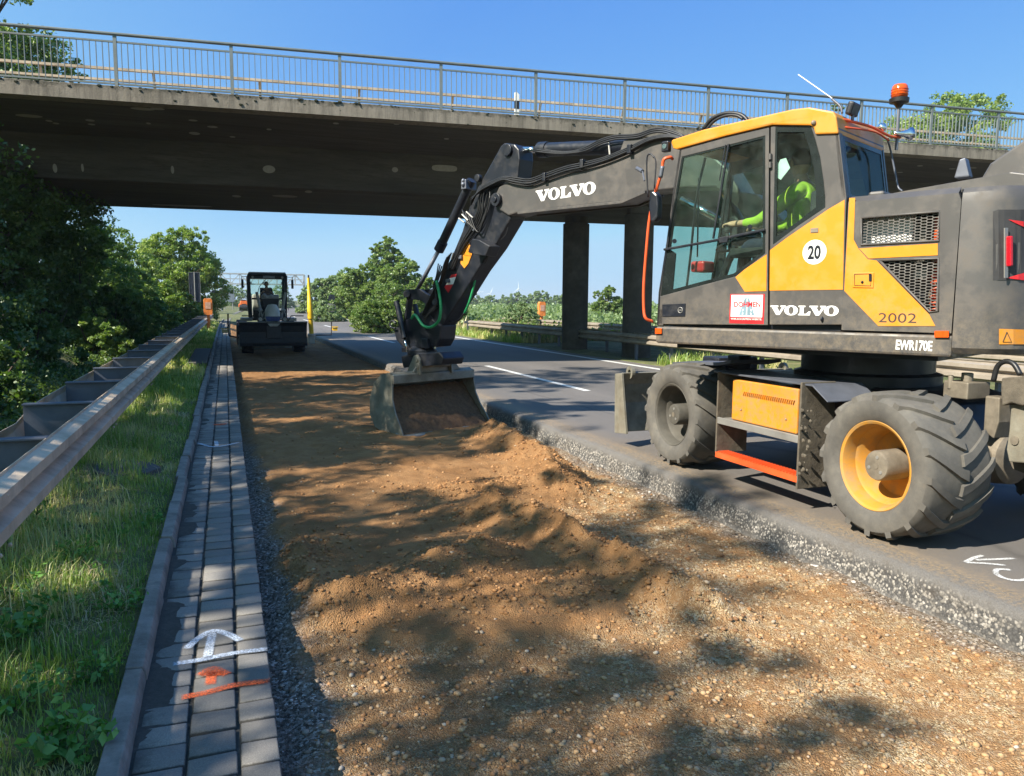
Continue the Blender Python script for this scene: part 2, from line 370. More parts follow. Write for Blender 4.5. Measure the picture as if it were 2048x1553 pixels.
c1 = ramp(t, nz(t, 1.2, 6, 0.65, p), [(0.32, (0.06, 0.085, 0.025)), (0.5, (0.13, 0.145, 0.045)), (0.68, (0.26, 0.22, 0.11))])
c2 = ramp(t, nz(t, 22, 5, 0.7, p), [(0.35, (0.5, 0.5, 0.5)), (0.7, (1.2, 1.2, 1.2))])
t.links.new(mixc(t, 0.8, c1, c2, 'MULTIPLY'), b.inputs['Base Color']); b.inputs['Roughness'].default_value = 0.95
bump(t, b, nz(t, 30, 6, 0.75, p), 0.8, 0.03)
tag(grid_obj('ground', xs, ys, terr, gm), kind='structure')

# --- soil bed between paver gutter and asphalt edge
def seg_d(X, Y, pts):
    d = np.full(X.shape, 1e9); tt = np.zeros(X.shape)
    for k in range(len(pts)-1):
        ax, ay = pts[k]; bx, by = pts[k+1]; vx, vy = bx-ax, by-ay
        u = np.clip(((X-ax)*vx+(Y-ay)*vy)/(vx*vx+vy*vy), 0, 1); e = np.hypot(X-ax-u*vx, Y-ay-u*vy)
        tt = np.where(e < d, k+u, tt); d = np.minimum(d, e)
    return d, tt/(len(pts)-1)
def P2(l, z=-0.2): return [tuple(onz(x, y, z)[:2]) for x, y in l]
R1 = P2([(985, 872), (1040, 905), (1090, 935), (1120, 985)])
R1b = P2([(1100, 960), (1000, 985), (900, 990)])
R2 = P2([(985, 1035), (1050, 1060), (1150, 1112), (1260, 1160), (1380, 1215)])
R3 = P2([(960, 1120), (850, 1165), (760, 1215), (650, 1235)])
R4 = P2([(600, 1100), (615, 1160), (650, 1225)])
R5 = P2([(1250, 1150), (1100, 1200), (950, 1200)])
SANDP = P2([(470, 700), (482, 800), (520, 930), (556, 1060), (575, 1160), (640, 1255), (740, 1290), (900, 1290), (1080, 1290), (1240, 1250), (1340, 1210), (1300, 1160), (1200, 1080), (1120, 1030), (1190, 985), (1150, 940), (1060, 890), (1000, 850), (940, 790), (800, 735), (690, 695)])
def inpoly(X, Y, poly):
    c = np.zeros(X.shape, bool); n = len(poly)
    for i in range(n):
        x1, y1 = poly[i]; x2, y2 = poly[(i+1) % n]
        c ^= ((y1 > Y) != (y2 > Y)) & (X < (x2-x1)*(Y-y1)/(y2-y1+1e-12)+x1)
    return c
def sand(X, Y):
    d, _ = seg_d(X, Y, SANDP+SANDP[:1]); ins = inpoly(X, Y, SANDP) | (Y > 19)
    s = np.where(ins, d, -d); s = np.where(Y > 19, 1.0, s)
    return ss(-0.10, 0.12, s+0.07*vnoise(X, Y, 0.22, 11)+0.04*vnoise(X, Y, 0.07, 12))
def bedz(X, Y):
    s = sand(X, Y); near = 1-ss(14, 20, Y)
    z = -0.235 + 0.012*vnoise(X, Y, 0.5, 21)*near + 0.05*s
    def ridge(pts, w, h, sd):
        d, u = seg_d(X, Y, pts); w2 = w*(1+0.35*vnoise(X, Y, 0.35, sd))
        return h*np.exp(-(d/w2)**1.35)*(1+0.22*vnoise(X, Y, 0.30, sd+1)+0.14*vnoise(X, Y, 0.10, sd+2))
    z = z + np.maximum.reduce([ridge(R1, 0.22, 0.20, 31), ridge(R1b, 0.22, 0.07, 41), ridge(R2, 0.21, 0.20, 33), ridge(R3, 0.24, 0.15, 35), ridge(R4, 0.10, 0.06, 37), ridge(R5, 0.35, 0.07, 39)])
    # clods on the loose sand
    loose = np.clip(np.maximum.reduce([np.exp(-(seg_d(X, Y, q)[0]/0.42)**2) for q in (R1, R1b, R2, R3, R4, R5)]), 0, 1)
    z = z + loose*(0.018*vnoise(X, Y, 0.065, 51)+0.020*np.abs(vnoise(X, Y, 0.045, 52))+0.016*np.abs(vnoise(X, Y, 0.028, 64))+0.034*np.maximum(0, vnoise(X, Y, 0.08, 53)-0.3))
    z = z + (1-s)*(0.010*vnoise(X, Y, 0.04, 54)+0.012*vnoise(X, Y, 0.16, 55))*near
    z = z + s*near*0.012*vnoise(X, Y, 0.11, 59)*(vnoise(X, Y, 0.7, 60) > 0)
    z = z + s*0.006*vnoise(X*3.5, Y*0.6, 0.25, 56) + s*near*0.005*vnoise(X, Y, 0.06, 57)
    # tyre ruts further on
    for cx in (1.05, 2.55): z = z - s*ss(8, 11, Y)*0.02*np.exp(-((X-cx-0.1*np.sin(Y*0.35))/0.16)**2)*(1+0.5*np.sin(Y*26+X*9))
    z = z + 0.04*np.exp(-((X-2.4)/1.0)**2)*ss(28.4, 29.5, Y)*(1-ss(31, 33, Y))*(1+vnoise(X, Y, 0.5, 58))
    z = z - 0.02*ss(0.32, 0.17, X)
    z = z + 0.10*ss(0.6, 0.20, X)*ss(26, 34, Y)
    return z
def greyf(X, Y): return ss(0.50, 0.26, X+0.14*vnoise(X, Y, 0.35, 61)+0.06*vnoise(X, Y, .08, 62))*(1-ss(9, 12, Y))*0.95+0.8*ss(3.72, 3.95, X+0.06*vnoise(X, Y, 0.2, 63))*(1-ss(8.0, 11, Y))
sm, t, b, o = newmat('soil_and_gravel'); p = pos(t)
at = _n(t, 'ShaderNodeAttribute', attribute_name='sand').outputs['Fac']
ag = _n(t, 'ShaderNodeAttribute', attribute_name='greyf').outputs['Fac']
snd = ramp(t, nz(t, 2.2, 8, 0.7, p), [(0.3, (0.21, 0.105, 0.042)), (0.5, (0.32, 0.168, 0.071)), (0.7, (0.42, 0.235, 0.105))])
snd = mixc(t, 0.5, snd, ramp(t, nz(t, 160, 4, 0.8, p), [(0.3, (0.55, 0.55, 0.55)), (0.72, (1.35, 1.35, 1.35))]), 'MULTIPLY')
def pebbles(scale, stops):
    v = _n(t, 'ShaderNodeTexVoronoi'); v.inputs['Scale'].default_value = scale; t.links.new(p, v.inputs['Vector'])
    sp = _n(t, 'ShaderNodeSeparateColor'); t.links.new(v.outputs['Color'], sp.inputs[0])
    return ramp(t, sp.outputs[0], stops), v.outputs['Distance'], sp.outputs[1]
gc, gd, gr = pebbles(115, [(0.0, (0.16, 0.10, 0.05)), (0.35, (0.33, 0.225, 0.115)), (0.6, (0.47, 0.34, 0.185)), (0.85, (0.57, 0.445, 0.275)), (1.0, (0.62, 0.50, 0.34))])
gc2, gd2, gr2 = pebbles(50, [(0.0, (0.20, 0.11, 0.05)), (0.5, (0.33, 0.21, 0.11)), (1.0, (0.52, 0.43, 0.31))])
gmix = mixc(t, ramp(t, gr2, [(0.62, 0.0), (0.66, 0.85)]), gc, gc2)
gmix = mixc(t, ramp(t, nz(t, 5, 6, 0.7, p), [(0.40, 0.0), (0.6, 0.85)]), gmix, snd)
gmix = mixc(t, 0.6, gmix, ramp(t, nz(t, 1.1, 5, 0.7, p), [(0.3, 0.70), (0.7, 1.2)]), 'MULTIPLY')
ab = _n(t, 'ShaderNodeAttribute', attribute_name='brown').outputs['Fac']
snd2 = mixc(t, 0.6, (0.17, 0.093, 0.042), ramp(t, nz(t, 120, 5, 0.8, p), [(0.3, 0.55), (0.72, 1.6)]), 'MULTIPLY')
gmix = mixc(t, mth(t, 'MULTIPLY', ab, ramp(t, nz(t, 26, 6, 0.8, p), [(0.36, 0.35), (0.6, 1.0)])), gmix, snd2)
grc, _, _ = pebbles(70, [(0.0, (0.06, 0.05, 0.042)), (0.45, (0.15, 0.128, 0.105)), (0.8, (0.27, 0.235, 0.20)), (1.0, (0.50, 0.46, 0.42))])
gmix = mixc(t, ag, gmix, grc)
col = mixc(t, mth(t, 'MULTIPLY', at, 0.93), gmix, snd)
t.links.new(col, b.inputs['Base Color']); b.inputs['Roughness'].default_value = 0.95; b.inputs['Specular IOR Level'].default_value = 0.15
h = mth(t, 'ADD', mth(t, 'MULTIPLY', mth(t, 'SUBTRACT', 0.5, gd), 0.9), mth(t, 'ADD', mth(t, 'MULTIPLY', nz(t, 45, 8, 0.75, p), 1.0), mth(t, 'MULTIPLY', gr2, 0.3)))
bump(t, b, h, 0.9, 0.012)
sxs = np.unique(np.concatenate([[0.12], np.arange(0.15, 4.1, 0.022), [4.12]]))
sys_ = np.concatenate([np.arange(0.9, 9, 0.022), np.arange(9, 13, 0.045), np.arange(13, 22, 0.1), np.arange(22, 45, 0.25), np.arange(45, 300, 3.0)])
tag(grid_obj('soil_bed', sxs, sys_, bedz, sm, {'sand': sand, 'greyf': greyf, 'brown': lambda X, Y: ss(2.7, 1.3, X+0.35*vnoise(X, Y, 0.6, 91)+0.12*vnoise(X, Y, 0.15, 92))*0.75}, bendit=True), kind='structure')

# loose pebbles (uncountable)
def pebble_field(name, n, mat_, xr, yr, smin, smax, dens, seed, pw=2.5):
    r = np.random.default_rng(seed); ico = bmesh.new(); bmesh.ops.create_icosphere(ico, subdivisions=1, radius=1)
    iv = np.array([v.co[:] for v in ico.verts]); iff = np.array([[v.index for v in f.verts] for f in ico.faces]); ico.free()
    x = r.uniform(*xr, n*6); y = yr[0]+(yr[1]-yr[0])*r.uniform(0, 1, n*6)**1.6
    keep = r.uniform(0, 1, n*6) < dens(x, y); x = x[keep][:n]; y = y[keep][:n]; k = len(x)
    s = smin+(smax-smin)*r.uniform(0, 1, k)**pw*(0.8+0.05*y); z = bedz(x, y)+s*0.15
    sc = s[:, None]*r.uniform(0.6, 1.15, (k, 3))*np.array([1, 1, 0.62]); an = r.uniform(0, 2*pi, k)
    V = iv[None]*sc[:, None, :]*r.uniform(0.85, 1.15, (k, len(iv), 1)); ca, sa = np.cos(an)[:, None], np.sin(an)[:, None]
    X = V[..., 0]*ca-V[..., 1]*sa; Y = V[..., 0]*sa+V[..., 1]*ca
    V = np.stack([X+x[:, None], Y+y[:, None], V[..., 2]+z[:, None]], -1).reshape(-1, 3)
    F = (iff[None]+(np.arange(k)*len(iv))[:, None, None]).reshape(-1, 3)
    rep = lambda a: np.repeat(a, len(iv))
    return tag(fast_mesh(name, V, F, mat_, smooth=True, attrs={'v': rep(r.uniform(0, 1, k)), 'g': rep(greyf(x, y))}), kind='stuff')
pm, t, b, o = newmat('pebble_stone')
av = _n(t, 'ShaderNodeAttribute', attribute_name='v').outputs['Fac']; ag = _n(t, 'ShaderNodeAttribute', attribute_name='g').outputs['Fac']
pc = ramp(t, av, [(0.0, (0.18, 0.09, 0.04)), (0.3, (0.32, 0.175, 0.08)), (0.6, (0.42, 0.265, 0.13)), (0.88, (0.43, 0.29, 0.16)), (0.965, (0.34, 0.28, 0.21)), (0.99, (0.50, 0.43, 0.33)), (1.0, (0.42, 0.2, 0.09))])
pg = ramp(t, av, [(0.0, (0.09, 0.075, 0.06)), (0.5, (0.20, 0.165, 0.13)), (0.85, (0.32, 0.28, 0.24)), (1.0, (0.58, 0.55, 0.52))])
cc = mixc(t, ag, pc, pg); cc = mixc(t, 0.35, cc, ramp(t, nz(t, 120, 3, 0.6, pos(t)), [(0.3, 0.6), (0.7, 1.3)]), 'MULTIPLY')
t.links.new(cc, b.inputs['Base Color']); b.inputs['Roughness'].default_value = 0.8
tag(pebble_field('pebbles', 30000, pm, (0.2, 4.0), (1.4, 8.8), 0.0022, 0.021, lambda x, y: np.where(sand(x, y) > 0.5, 0.05, 0.95), 5, 6.5), 'loose brown and grey pebbles scattered over the dug out lane', 'pebbles')

cl_, t, b, o = newmat('soil_clod'); av = _n(t, 'ShaderNodeAttribute', attribute_name='v').outputs['Fac']
t.links.new(ramp(t, av, [(0.0, (0.18, 0.085, 0.032)), (0.6, (0.33, 0.165, 0.062)), (1.0, (0.46, 0.25, 0.11))]), b.inputs['Base Color']); b.inputs['Roughness'].default_value = 0.95; bump(t, b, nz(t, 120, 4, 0.7, pos(t)), 0.8, 0.006)
def clod_d(x, y):
    l = np.maximum.reduce([np.exp(-(seg_d(x, y, q)[0]/0.38)**2) for q in (R1, R1b, R2, R3, R4, R5)]); return np.clip(l*(sand(x, y) > .2), 0, 1)*.9+.04
tag(pebble_field('soil_clods', 13000, cl_, (0.3, 3.9), (2.8, 12.5), 0.003, 0.022, clod_d, 8, 4.0), 'brown soil clods lying on the loose ridges of sand', 'soil clods')
# --- asphalt slab with a broken, aggregate-studded edge
am, t, b, o = newmat('asphalt'); p = pos(t)
base = ramp(t, nz(t, 0.35, 5, 0.6, stretch(t, p, (1.6, 0.25, 1))), [(0.3, (0.110, 0.102, 0.096)), (0.55, (0.145, 0.132, 0.122)), (0.75, (0.18, 0.162, 0.147))])
gr1 = ramp(t, nz(t, 260, 2, 0.8, p), [(0.35, 0.5), (0.60, 1.15), (0.72, 2.4)])
base = mixc(t, 0.85, base, gr1, 'MULTIPLY')
sx_ = _n(t, 'ShaderNodeSeparateXYZ'); t.links.new(p, sx_.inputs[0])
dst = mth(t, 'ADD', sx_.outputs[0], mth(t, 'MULTIPLY', nz(t, 3, 6, 0.7, p), 0.35))
dm = ramp(t, mth(t, 'SUBTRACT', dst, 3.9), [(0.15, 0.0), (0.34, 0.8), (0.48, 1.0), (0.66, 0.25), (0.95, 0.0)])
base = mixc(t, mth(t, 'MULTIPLY', dm, ramp(t, nz(t, 30, 5, 0.8, p), [(0.35, 0.15), (0.65, 1.0)])), base, (0.34, 0.24, 0.135))
crack = _n(t, 'ShaderNodeTexVoronoi', feature='DISTANCE_TO_EDGE'); crack.inputs['Scale'].default_value = 0.16
t.links.new(stretch(t, mixc(t, 0.12, p, nz(t, 2, 4, 0.6, p), 'ADD'), (1, 0.3, 1)), crack.inputs['Vector'])
ck = ramp(t, crack.outputs['Distance'], [(0.0, 0.45), (0.006, 1.0)])
base = mixc(t, 0.6, base, ck, 'MULTIPLY')
t.links.new(base, b.inputs['Base Color']); b.inputs['Roughness'].default_value = 0.78; bump(t, b, nz(t, 240, 3, 0.8, p), 0.5, 0.004)
em, t, b, o = newmat('broken_asphalt_edge'); p = pos(t)
v = _n(t, 'ShaderNodeTexVoronoi'); v.inputs['Scale'].default_value = 62; t.links.new(p, v.inputs['Vector'])
sp = _n(t, 'ShaderNodeSeparateColor'); t.links.new(v.outputs['Color'], sp.inputs[0])
st = ramp(t, sp.outputs[0], [(0.0, (0.075, 0.072, 0.070)), (0.50, (0.12, 0.115, 0.11)), (0.62, (0.20, 0.185, 0.165)), (0.85, (0.36, 0.33, 0.29)), (1.0, (0.52, 0.48, 0.43))])
dk = ramp(t, v.outputs['Distance'], [(0.35, 1.0), (0.6, 0.5)])
st = mixc(t, 0.75, st, dk, 'MULTIPLY')
sz_ = _n(t, 'ShaderNodeSeparateXYZ'); t.links.new(p, sz_.inputs[0])
low = mth(t, 'ADD', sz_.outputs[2], mth(t, 'MULTIPLY', nz(t, 6, 5, 0.7, p), 0.10))
lay = ramp(t, mth(t, 'ADD', low, 0.30), [(0.11, 0.25), (0.15, 1.0), (0.25, 1.0), (0.31, 0.0)])
st = mixc(t, lay, mixc(t, 0.9, (0.15, 0.14, 0.13), ramp(t, nz(t, 230, 3, .85, p), [(0.35, 0.5), (0.6, 1.2), (0.72, 2.2)]), 'MULTIPLY'), st)
st = mixc(t, ramp(t, nz(t, 4, 6, 0.7, p), [(0.5, 0.0), (0.75, 0.5)]), st, (0.10, 0.075, 0.05))
st = mixc(t, mth(t, 'MULTIPLY', ramp(t, mth(t, 'MULTIPLY', mth(t, 'ADD', sz_.outputs[2], 0.05), 10.0), [(0.38, 0.0), (0.49, 0.9)]), ramp(t, nz(t, 34, 6, 0.8, p), [(0.42, 0.0), (0.62, 1.0)])), st, (0.32, 0.225, 0.125))
t.links.new(st, b.inputs['Base Color']); b.inputs['Roughness'].default_value = 0.75
gf = mth(t, 'MULTIPLY', nz(t, 170, 4, 0.85, p), 1.2)
bump(t, b, mth(t, 'ADD', mth(t, 'MULTIPLY', mth(t, 'SUBTRACT', 0.6, v.outputs['Distance']), mth(t, 'SUBTRACT', 1.0, mth(t, 'MULTIPLY', lay, -0.0))), gf), 0.75, 0.007)
prof = [(3.98, -0.34), (4.012, -0.245), (4.02, -0.20), (4.03, -0.15), (4.04, -0.10), (4.048, -0.055), (4.065, -0.026), (4.095, -0.010), (4.16, -0.003), (4.27, 0.0)]
ysl = np.concatenate([np.arange(-6, 14, 0.03), np.arange(14, 40, 0.1), np.arange(40, 300, 2)]); ysl = np.append(ysl, 300)
V = []; npf = len(prof)
PX = np.array([q[0] for q in prof]); PZ = np.array([q[1] for q in prof])
Yg, Kg = np.meshgrid(ysl, np.arange(npf), indexing='ij')
wob = 0.012*vnoise(Yg, Yg*0, 0.9, 71)+0.008*vnoise(Yg, Kg*1.0, 0.23, 72)+0.010*vnoise(Yg, Kg*3.0, 0.07, 73)+0.008*vnoise(Yg, Kg*3.0, 0.035, 75)
fade = np.clip(1-(Kg/(npf-1))**3, 0, 1)
Xg = PX[Kg]+wob*fade; Zg = PZ[Kg]+0.006*vnoise(Yg, Kg*2.0, 0.09, 74)*fade*(Kg > 0)
Zg = np.where(Yg > 34, PZ[Kg], Zg)
V = np.stack([Xg+bnd(Yg), Yg, Zg], -1).reshape(-1, 3)
I, J = np.meshgrid(np.arange(npf-1), np.arange(len(ysl)-1)); a = (J*npf+I).ravel()
tag(fast_mesh('asphalt_edge', V, np.stack([a, a+1, a+npf+1, a+npf], -1), em, smooth=True), kind='structure')
tag(grid_obj('road', np.array([4.27, 5, 6.5, 8, 9.5, 10.9]), np.concatenate([np.arange(-6, 60, 2.0), np.arange(60, 900, 12.0)]), lambda X, Y: X*0+0.0, am, bendit=True), kind='structure')
mb = MB(); mb.box((10.93, 150, -0.08), (0.06, 320, 0.14)); tag(mb.build('road_border', am), kind='structure')
tag(grid_obj('road_opposite', np.array([17.2, 19, 22, 25, 28.4]), np.arange(-30, 50, 6.0), lambda X, Y: X*0+0.01, am, bendit=True), kind='structure')
# painted road lines
lm, t, b, o = newmat('worn_line_paint'); p = pos(t)
t.links.new(mixc(t, ramp(t, nz(t, 90, 5, 0.8, p), [(0.55, 0.0), (0.68, 0.7)]), (0.62, 0.62, 0.60), (0.12, 0.115, 0.11)), b.inputs['Base Color']); b.inputs['Roughness'].default_value = 0.6
def line_strip(name, x, y0, y1, w=0.14, kind='structure'):
    n = max(2, int((y1-y0)/6)+1); ysx = np.linspace(y0, y1, n)
    return tag(grid_obj(name, np.array([x-w/2, x+w/2]), ysx, lambda X, Y: X*0+0.004, lm, bendit=True), kind=kind)
line_strip('lane_marking', 10.32, -6, 600, 0.2)
for y in (13.2, 31.2, 49.2, 67.2, 85.2, 103.2, 121.2): line_strip('lane_marking', 6.42, y, y+6.1, 0.15)
line_strip('lane_marking', 17.9, 0, 46, 0.2)

# --- paver gutter: single stones with joints, kerb stones
gm2, t, b, o = newmat('concrete_paver'); p = pos(t)
at = _n(t, 'ShaderNodeAttribute', attribute_name='v').outputs['Fac']
c = ramp(t, at, [(0.0, (0.145, 0.136, 0.122)), (0.5, (0.185, 0.172, 0.155)), (1.0, (0.24, 0.222, 0.198))])
jd = _n(t, 'ShaderNodeAttribute', attribute_name='edge').outputs['Fac']
c = mixc(t, mth(t, 'MULTIPLY', ramp(t, mth(t, 'ADD', jd, mth(t, 'MULTIPLY', mth(t, 'SUBTRACT', nz(t, 60, 5, .8, p), 0.5), 1.2)), [(0.45, 0.0), (0.85, 1.0)]), 0.9), c, (0.05, 0.046, 0.04))
c = mixc(t, 0.7, c, ramp(t, nz(t, 190, 3, 0.8, p), [(0.35, 0.62), (0.6, 1.1), (0.72, 1.7)]), 'MULTIPLY')
sx_ = _n(t, 'ShaderNodeSeparateXYZ'); t.links.new(p, sx_.inputs[0])
e = mth(t, 'ADD', sx_.outputs[0], mth(t, 'MULTIPLY', mth(t, 'SUBTRACT', nz(t, 5, 6, 0.75, p), 0.5), 0.55))
dk = ramp(t, mth(t, 'ADD', e, 0.5), [(0.10, 1.0), (0.19, 0.0)])
c = mixc(t, mth(t, 'MULTIPLY', dk, 0.85), c, (0.06, 0.055, 0.05))
t.links.new(c, b.inputs['Base Color']); b.inputs['Roughness'].default_value = 0.85; bump(t, b, nz(t, 150, 4, 0.7, p), 0.35, 0.004)
V = []; F = []; A = []; EA = []; r = random.Random(3)
rows = [(-0.365, -0.192), (-0.180, -0.012), (0.0, 0.138)]
y = 0.8; 
for ri, (xa, xb) in enumerate(rows):
    y = 0.8+ri*0.05
    while y < 70:
        L = 0.158+r.uniform(-0.004, 0.004); g = 0.011+r.uniform(-.003, .005); zz = r.uniform(-0.005, 0.004); bx = bend(y)
        o_ = len(V); a_, b_, c_, d_ = xa+bx+r.uniform(-.003, .003), xb+bx+r.uniform(-.003, .003), y, y+L-g; e_ = 0.0085
        tl = r.uniform(-.002, .002)
        V += [(a_, c_, zz-.06), (b_, c_, zz-.06), (b_, d_, zz-.06), (a_, d_, zz-.06), (a_, c_, zz-e_), (b_, c_, zz-e_), (b_, d_, zz-e_), (a_, d_, zz-e_),
              (a_+e_, c_+e_, zz+tl), (b_-e_, c_+e_, zz-tl), (b_-e_, d_-e_, zz-tl), (a_+e_, d_-e_, zz+tl)]
        for q in range(4):
            w = (q+1) % 4; F += [(o_+q, o_+w, o_+4+w, o_+4+q), (o_+4+q, o_+4+w, o_+8+w, o_+8+q)]
        F.append((o_+8, o_+9, o_+10, o_+11)); A += [r.random()]*12; EA += [1.0]*8+[0.0]*4; y += L
tag(fast_mesh('pavement', np.array(V), np.array(F), gm2, attrs={'v': A, 'edge': EA}), kind='structure')
dirtm = mat('dark_joint_dirt', (0.05, 0.046, 0.04), 0.95, 0, 0.4, 30, 0.6, 90)
tag(grid_obj('gutter_bed', np.array([-0.46, -0.30, -0.2, 0.0, 0.13]), np.concatenate([np.arange(0.5, 20, 0.05), np.arange(20, 72, 1.0)]),
    lambda X, Y: -0.017+0.004*vnoise(X, Y, 0.09, 81)+0.025*ss(-0.26, -0.37, X+0.09*vnoise(X, Y, 0.35, 82)+0.03*vnoise(X, Y, 0.09, 83)), dirtm, bendit=True), kind='structure')
mb = MB(); mb.box((0.07, 36, -0.16), (0.125, 70, 0.26)); tag(mb.build('gutter_foundation', mat('lean_concrete', (0.10, 0.085, 0.065), 0.95, 0, 0.3, 8, 0.8, 40)), kind='structure')
tag(grid_obj('gutter_far', np.array([-0.4, 0.14]), np.concatenate([np.arange(70, 260, 6.0)]), lambda X, Y: X*0-0.01, gm2, bendit=True), kind='structure')
# kerb stones: metre-long, slightly out of line
km = mat('kerb_concrete', (0.23, 0.21, 0.185), 0.85, 0, 0.2, 9, 0.5, 70, dirt=(0.05, 0.045, 0.035), dscale=5, damt=0.6)
y = 0.6; r = random.Random(9); mb = MB()
while y < 72:
    dx = r.uniform(-.012, .012)+bend(y); hz = 0.075+r.uniform(-.008, .008); L = 0.99
    pr = [(-.375, -.05), (-.382, hz-.03), (-.395, hz), (-.465, hz+.004), (-.475, -.05)]
    vs = [(a+dx, y, z) for a, z in pr]+[(a+dx+r.uniform(-.004, .004), y+L-.008, z) for a, z in pr]
    mb.add(vs, [(i, (i+1) % 5, 5+(i+1) % 5, 5+i) for i in range(5)]+[(0, 1, 2, 3, 4), (9, 8, 7, 6, 5)]); y += L
tag(mb.build('kerb', km, bevel=0.006), kind='structure')
# paved slabs in the verge
mb = MB(); v_ = [onz(x, y, 0.09) for x, y in ((190, 930), (245, 921), (300, 926), (322, 936), (290, 949), (225, 955), (185, 945))]
mb.plate([[(v.x, v.y) for v in v_]], lambda a, b, d: Vector((a, b, d)), 0.02, 0.10)
tag(mb.build('concrete_cover', mat('old_cover_concrete', (0.085, 0.08, 0.078), 0.9, 0, 0.25, 10, 0.5, 60), bevel=0.008), 'flat oval grey concrete cover lying in the grass beside the guard rail', 'cover')
mb = MB(); mb.box((-0.72, 24, 0.08), (0.46, 6.4, 0.06)); tag(mb.build('verge_paving', gm2), kind='structure')

# --- spray marks
def spray(name, c, label):
    m, t, b, o = newmat(name); p = pos(t); b.inputs['Base Color'].default_value = (*c, 1); b.inputs['Roughness'].default_value = 0.7
    tr = _n(t, 'ShaderNodeBsdfTransparent'); mx = _n(t, 'ShaderNodeMixShader')
    a = mth(t, 'MULTIPLY', ramp(t, nz(t, 140, 4, 0.8, p), [(0.40, 0.12), (0.55, 1.0)]), ramp(t, nz(t, 14, 4, 0.7, p), [(0.3, 0.55), (0.55, 1.0)]))
    ed = _n(t, 'ShaderNodeAttribute', attribute_name='v').outputs['Fac']
    a = mth(t, 'MULTIPLY', a, mth(t, 'ADD', ed, mth(t, 'MULTIPLY', nz(t, 90, 3, .8, p), 0.5), clamp=True))
    t.links.new(a, mx.inputs[0]); t.links.new(tr.outputs[0], mx.inputs[1]); t.links.new(b.outputs[0], mx.inputs[2]); t.links.new(mx.outputs[0], o.inputs[0]); return m
M['sprayw'] = spray('white_spray', (0.55, 0.62, 0.72), ''); M['sprayo'] = spray('orange_spray', (0.75, 0.13, 0.03), ''); M['sprayw2'] = spray('white_chalk_spray', (0.75, 0.75, 0.75), '')
def stroke(name, strokes, w, m, label, cat, z=0.005):
    V = []; F = []; A = []
    for s in strokes:
        pts = spline([onz(x, y, z) for x, y in s], 5); n = len(pts)
        for i, q in enumerate(pts):
            t_ = (pts[min(i+1, n-1)]-pts[max(i-1, 0)]); t_.z = 0; t_.normalize(); nn = Vector((-t_.y, t_.x, 0)); o_ = len(V)
            for k, a in ((-1, 0.0), (-.55, 1.0), (.55, 1.0), (1, 0.0)):
                V.append(q+nn*w/2*k); A.append(a if 0 < i < n-1 else 0.0)
            if i: F += [(o_-4+k, o_-3+k, o_+1+k, o_+k) for k in range(3)]
    o = fast_mesh(name, np.array([tuple(v) for v in V]), np.array(F), m, attr=A, origin=tuple(V[0])); tag(o, label, cat); return o
stroke('spray_arrow', [[(372, 1298), (395, 1278), (425, 1262), (455, 1268), (482, 1282)], [(425, 1264), (420, 1290), (414, 1318)], [(345, 1328), (400, 1320), (470, 1306), (535, 1298)]], 0.045, M['sprayw'], 'white sprayed arrow with a base line on the pavers near the kerb', 'marking')
stroke('spray_arrow', [[(398, 1352), (425, 1337), (455, 1350)], [(425, 1340), (420, 1370)], [(362, 1395), (410, 1386), (470, 1370), (540, 1361)], [(405, 1345), (425, 1348), (448, 1345)]], 0.05, M['sprayo'], 'orange sprayed mark with a cross line on the pavers below the white arrow', 'marking')
stroke('spray_arrow', [[(395, 886), (430, 894), (480, 885)], [(432, 882), (434, 893)]], 0.05, M['sprayw'], 'small white sprayed line farther along the paver gutter', 'marking')
stroke('spray_arrow', [[(430, 848), (440, 850), (450, 847)]], 0.10, M['sprayo'], 'faint orange sprayed patch farthest along the paver gutter', 'marking')
stroke('spray_letters', [[(1966, 1111), (1948, 1116), (1930, 1125)], [(1930, 1125), (1970, 1127), (2012, 1131)], [(1950, 1120), (1985, 1119), (2030, 1117)]], 0.035, M['sprayw2'], 'white sprayed arrow head stroke on the asphalt behind the big tyre', 'marking')
stroke('spray_letters', [[(2022, 1140), (1995, 1139), (1993, 1148), (2010, 1157), (2035, 1161), (2060, 1158)]], 0.035, M['sprayw2'], 'white sprayed hook stroke on the asphalt at the right picture edge', 'marking')
# ================================================================== BRIDGE
SK = radians(5.3); BX = Vector((cos(SK), -sin(SK), 0)); BY = Vector((sin(SK), cos(SK), 0)); BO = Vector((0, 18.8, 0))
def BF(a, y, z): return BO + BX*a + BY*y + Vector((0, 0, z))
cm, t, b, o = newmat('stained_concrete'); p = pos(t)
c = ramp(t, nz(t, 0.9, 8, 0.7, p), [(0.3, (0.18, 0.155, 0.12)), (0.55, (0.26, 0.225, 0.18)), (0.75, (0.32, 0.285, 0.235))])
st = nz(t, 1.0, 7, 0.75, stretch(t, p, (7, 7, 0.7)))
c = mixc(t, ramp(t, st, [(0.45, 0.0), (0.68, 0.75)]), c, (0.075, 0.065, 0.052))
sz_ = _n(t, 'ShaderNodeSeparateXYZ'); t.links.new(p, sz_.inputs[0])
top = mth(t, 'ADD', sz_.outputs[2], mth(t, 'MULTIPLY', nz(t, 5, 8, 0.8, p), 0.55))
c = mixc(t, ramp(t, mth(t, 'SUBTRACT', top, 6.0), [(0.38, 0.0), (0.50, 0.85)]), c, (0.035, 0.033, 0.022))
t.links.new(c, b.inputs['Base Color']); b.inputs['Roughness'].default_value = 0.9; bump(t, b, nz(t, 30, 8, 0.75, p), 0.6, 0.02)
bm_, t, b, o = newmat('boarded_soffit_concrete'); p = pos(t)
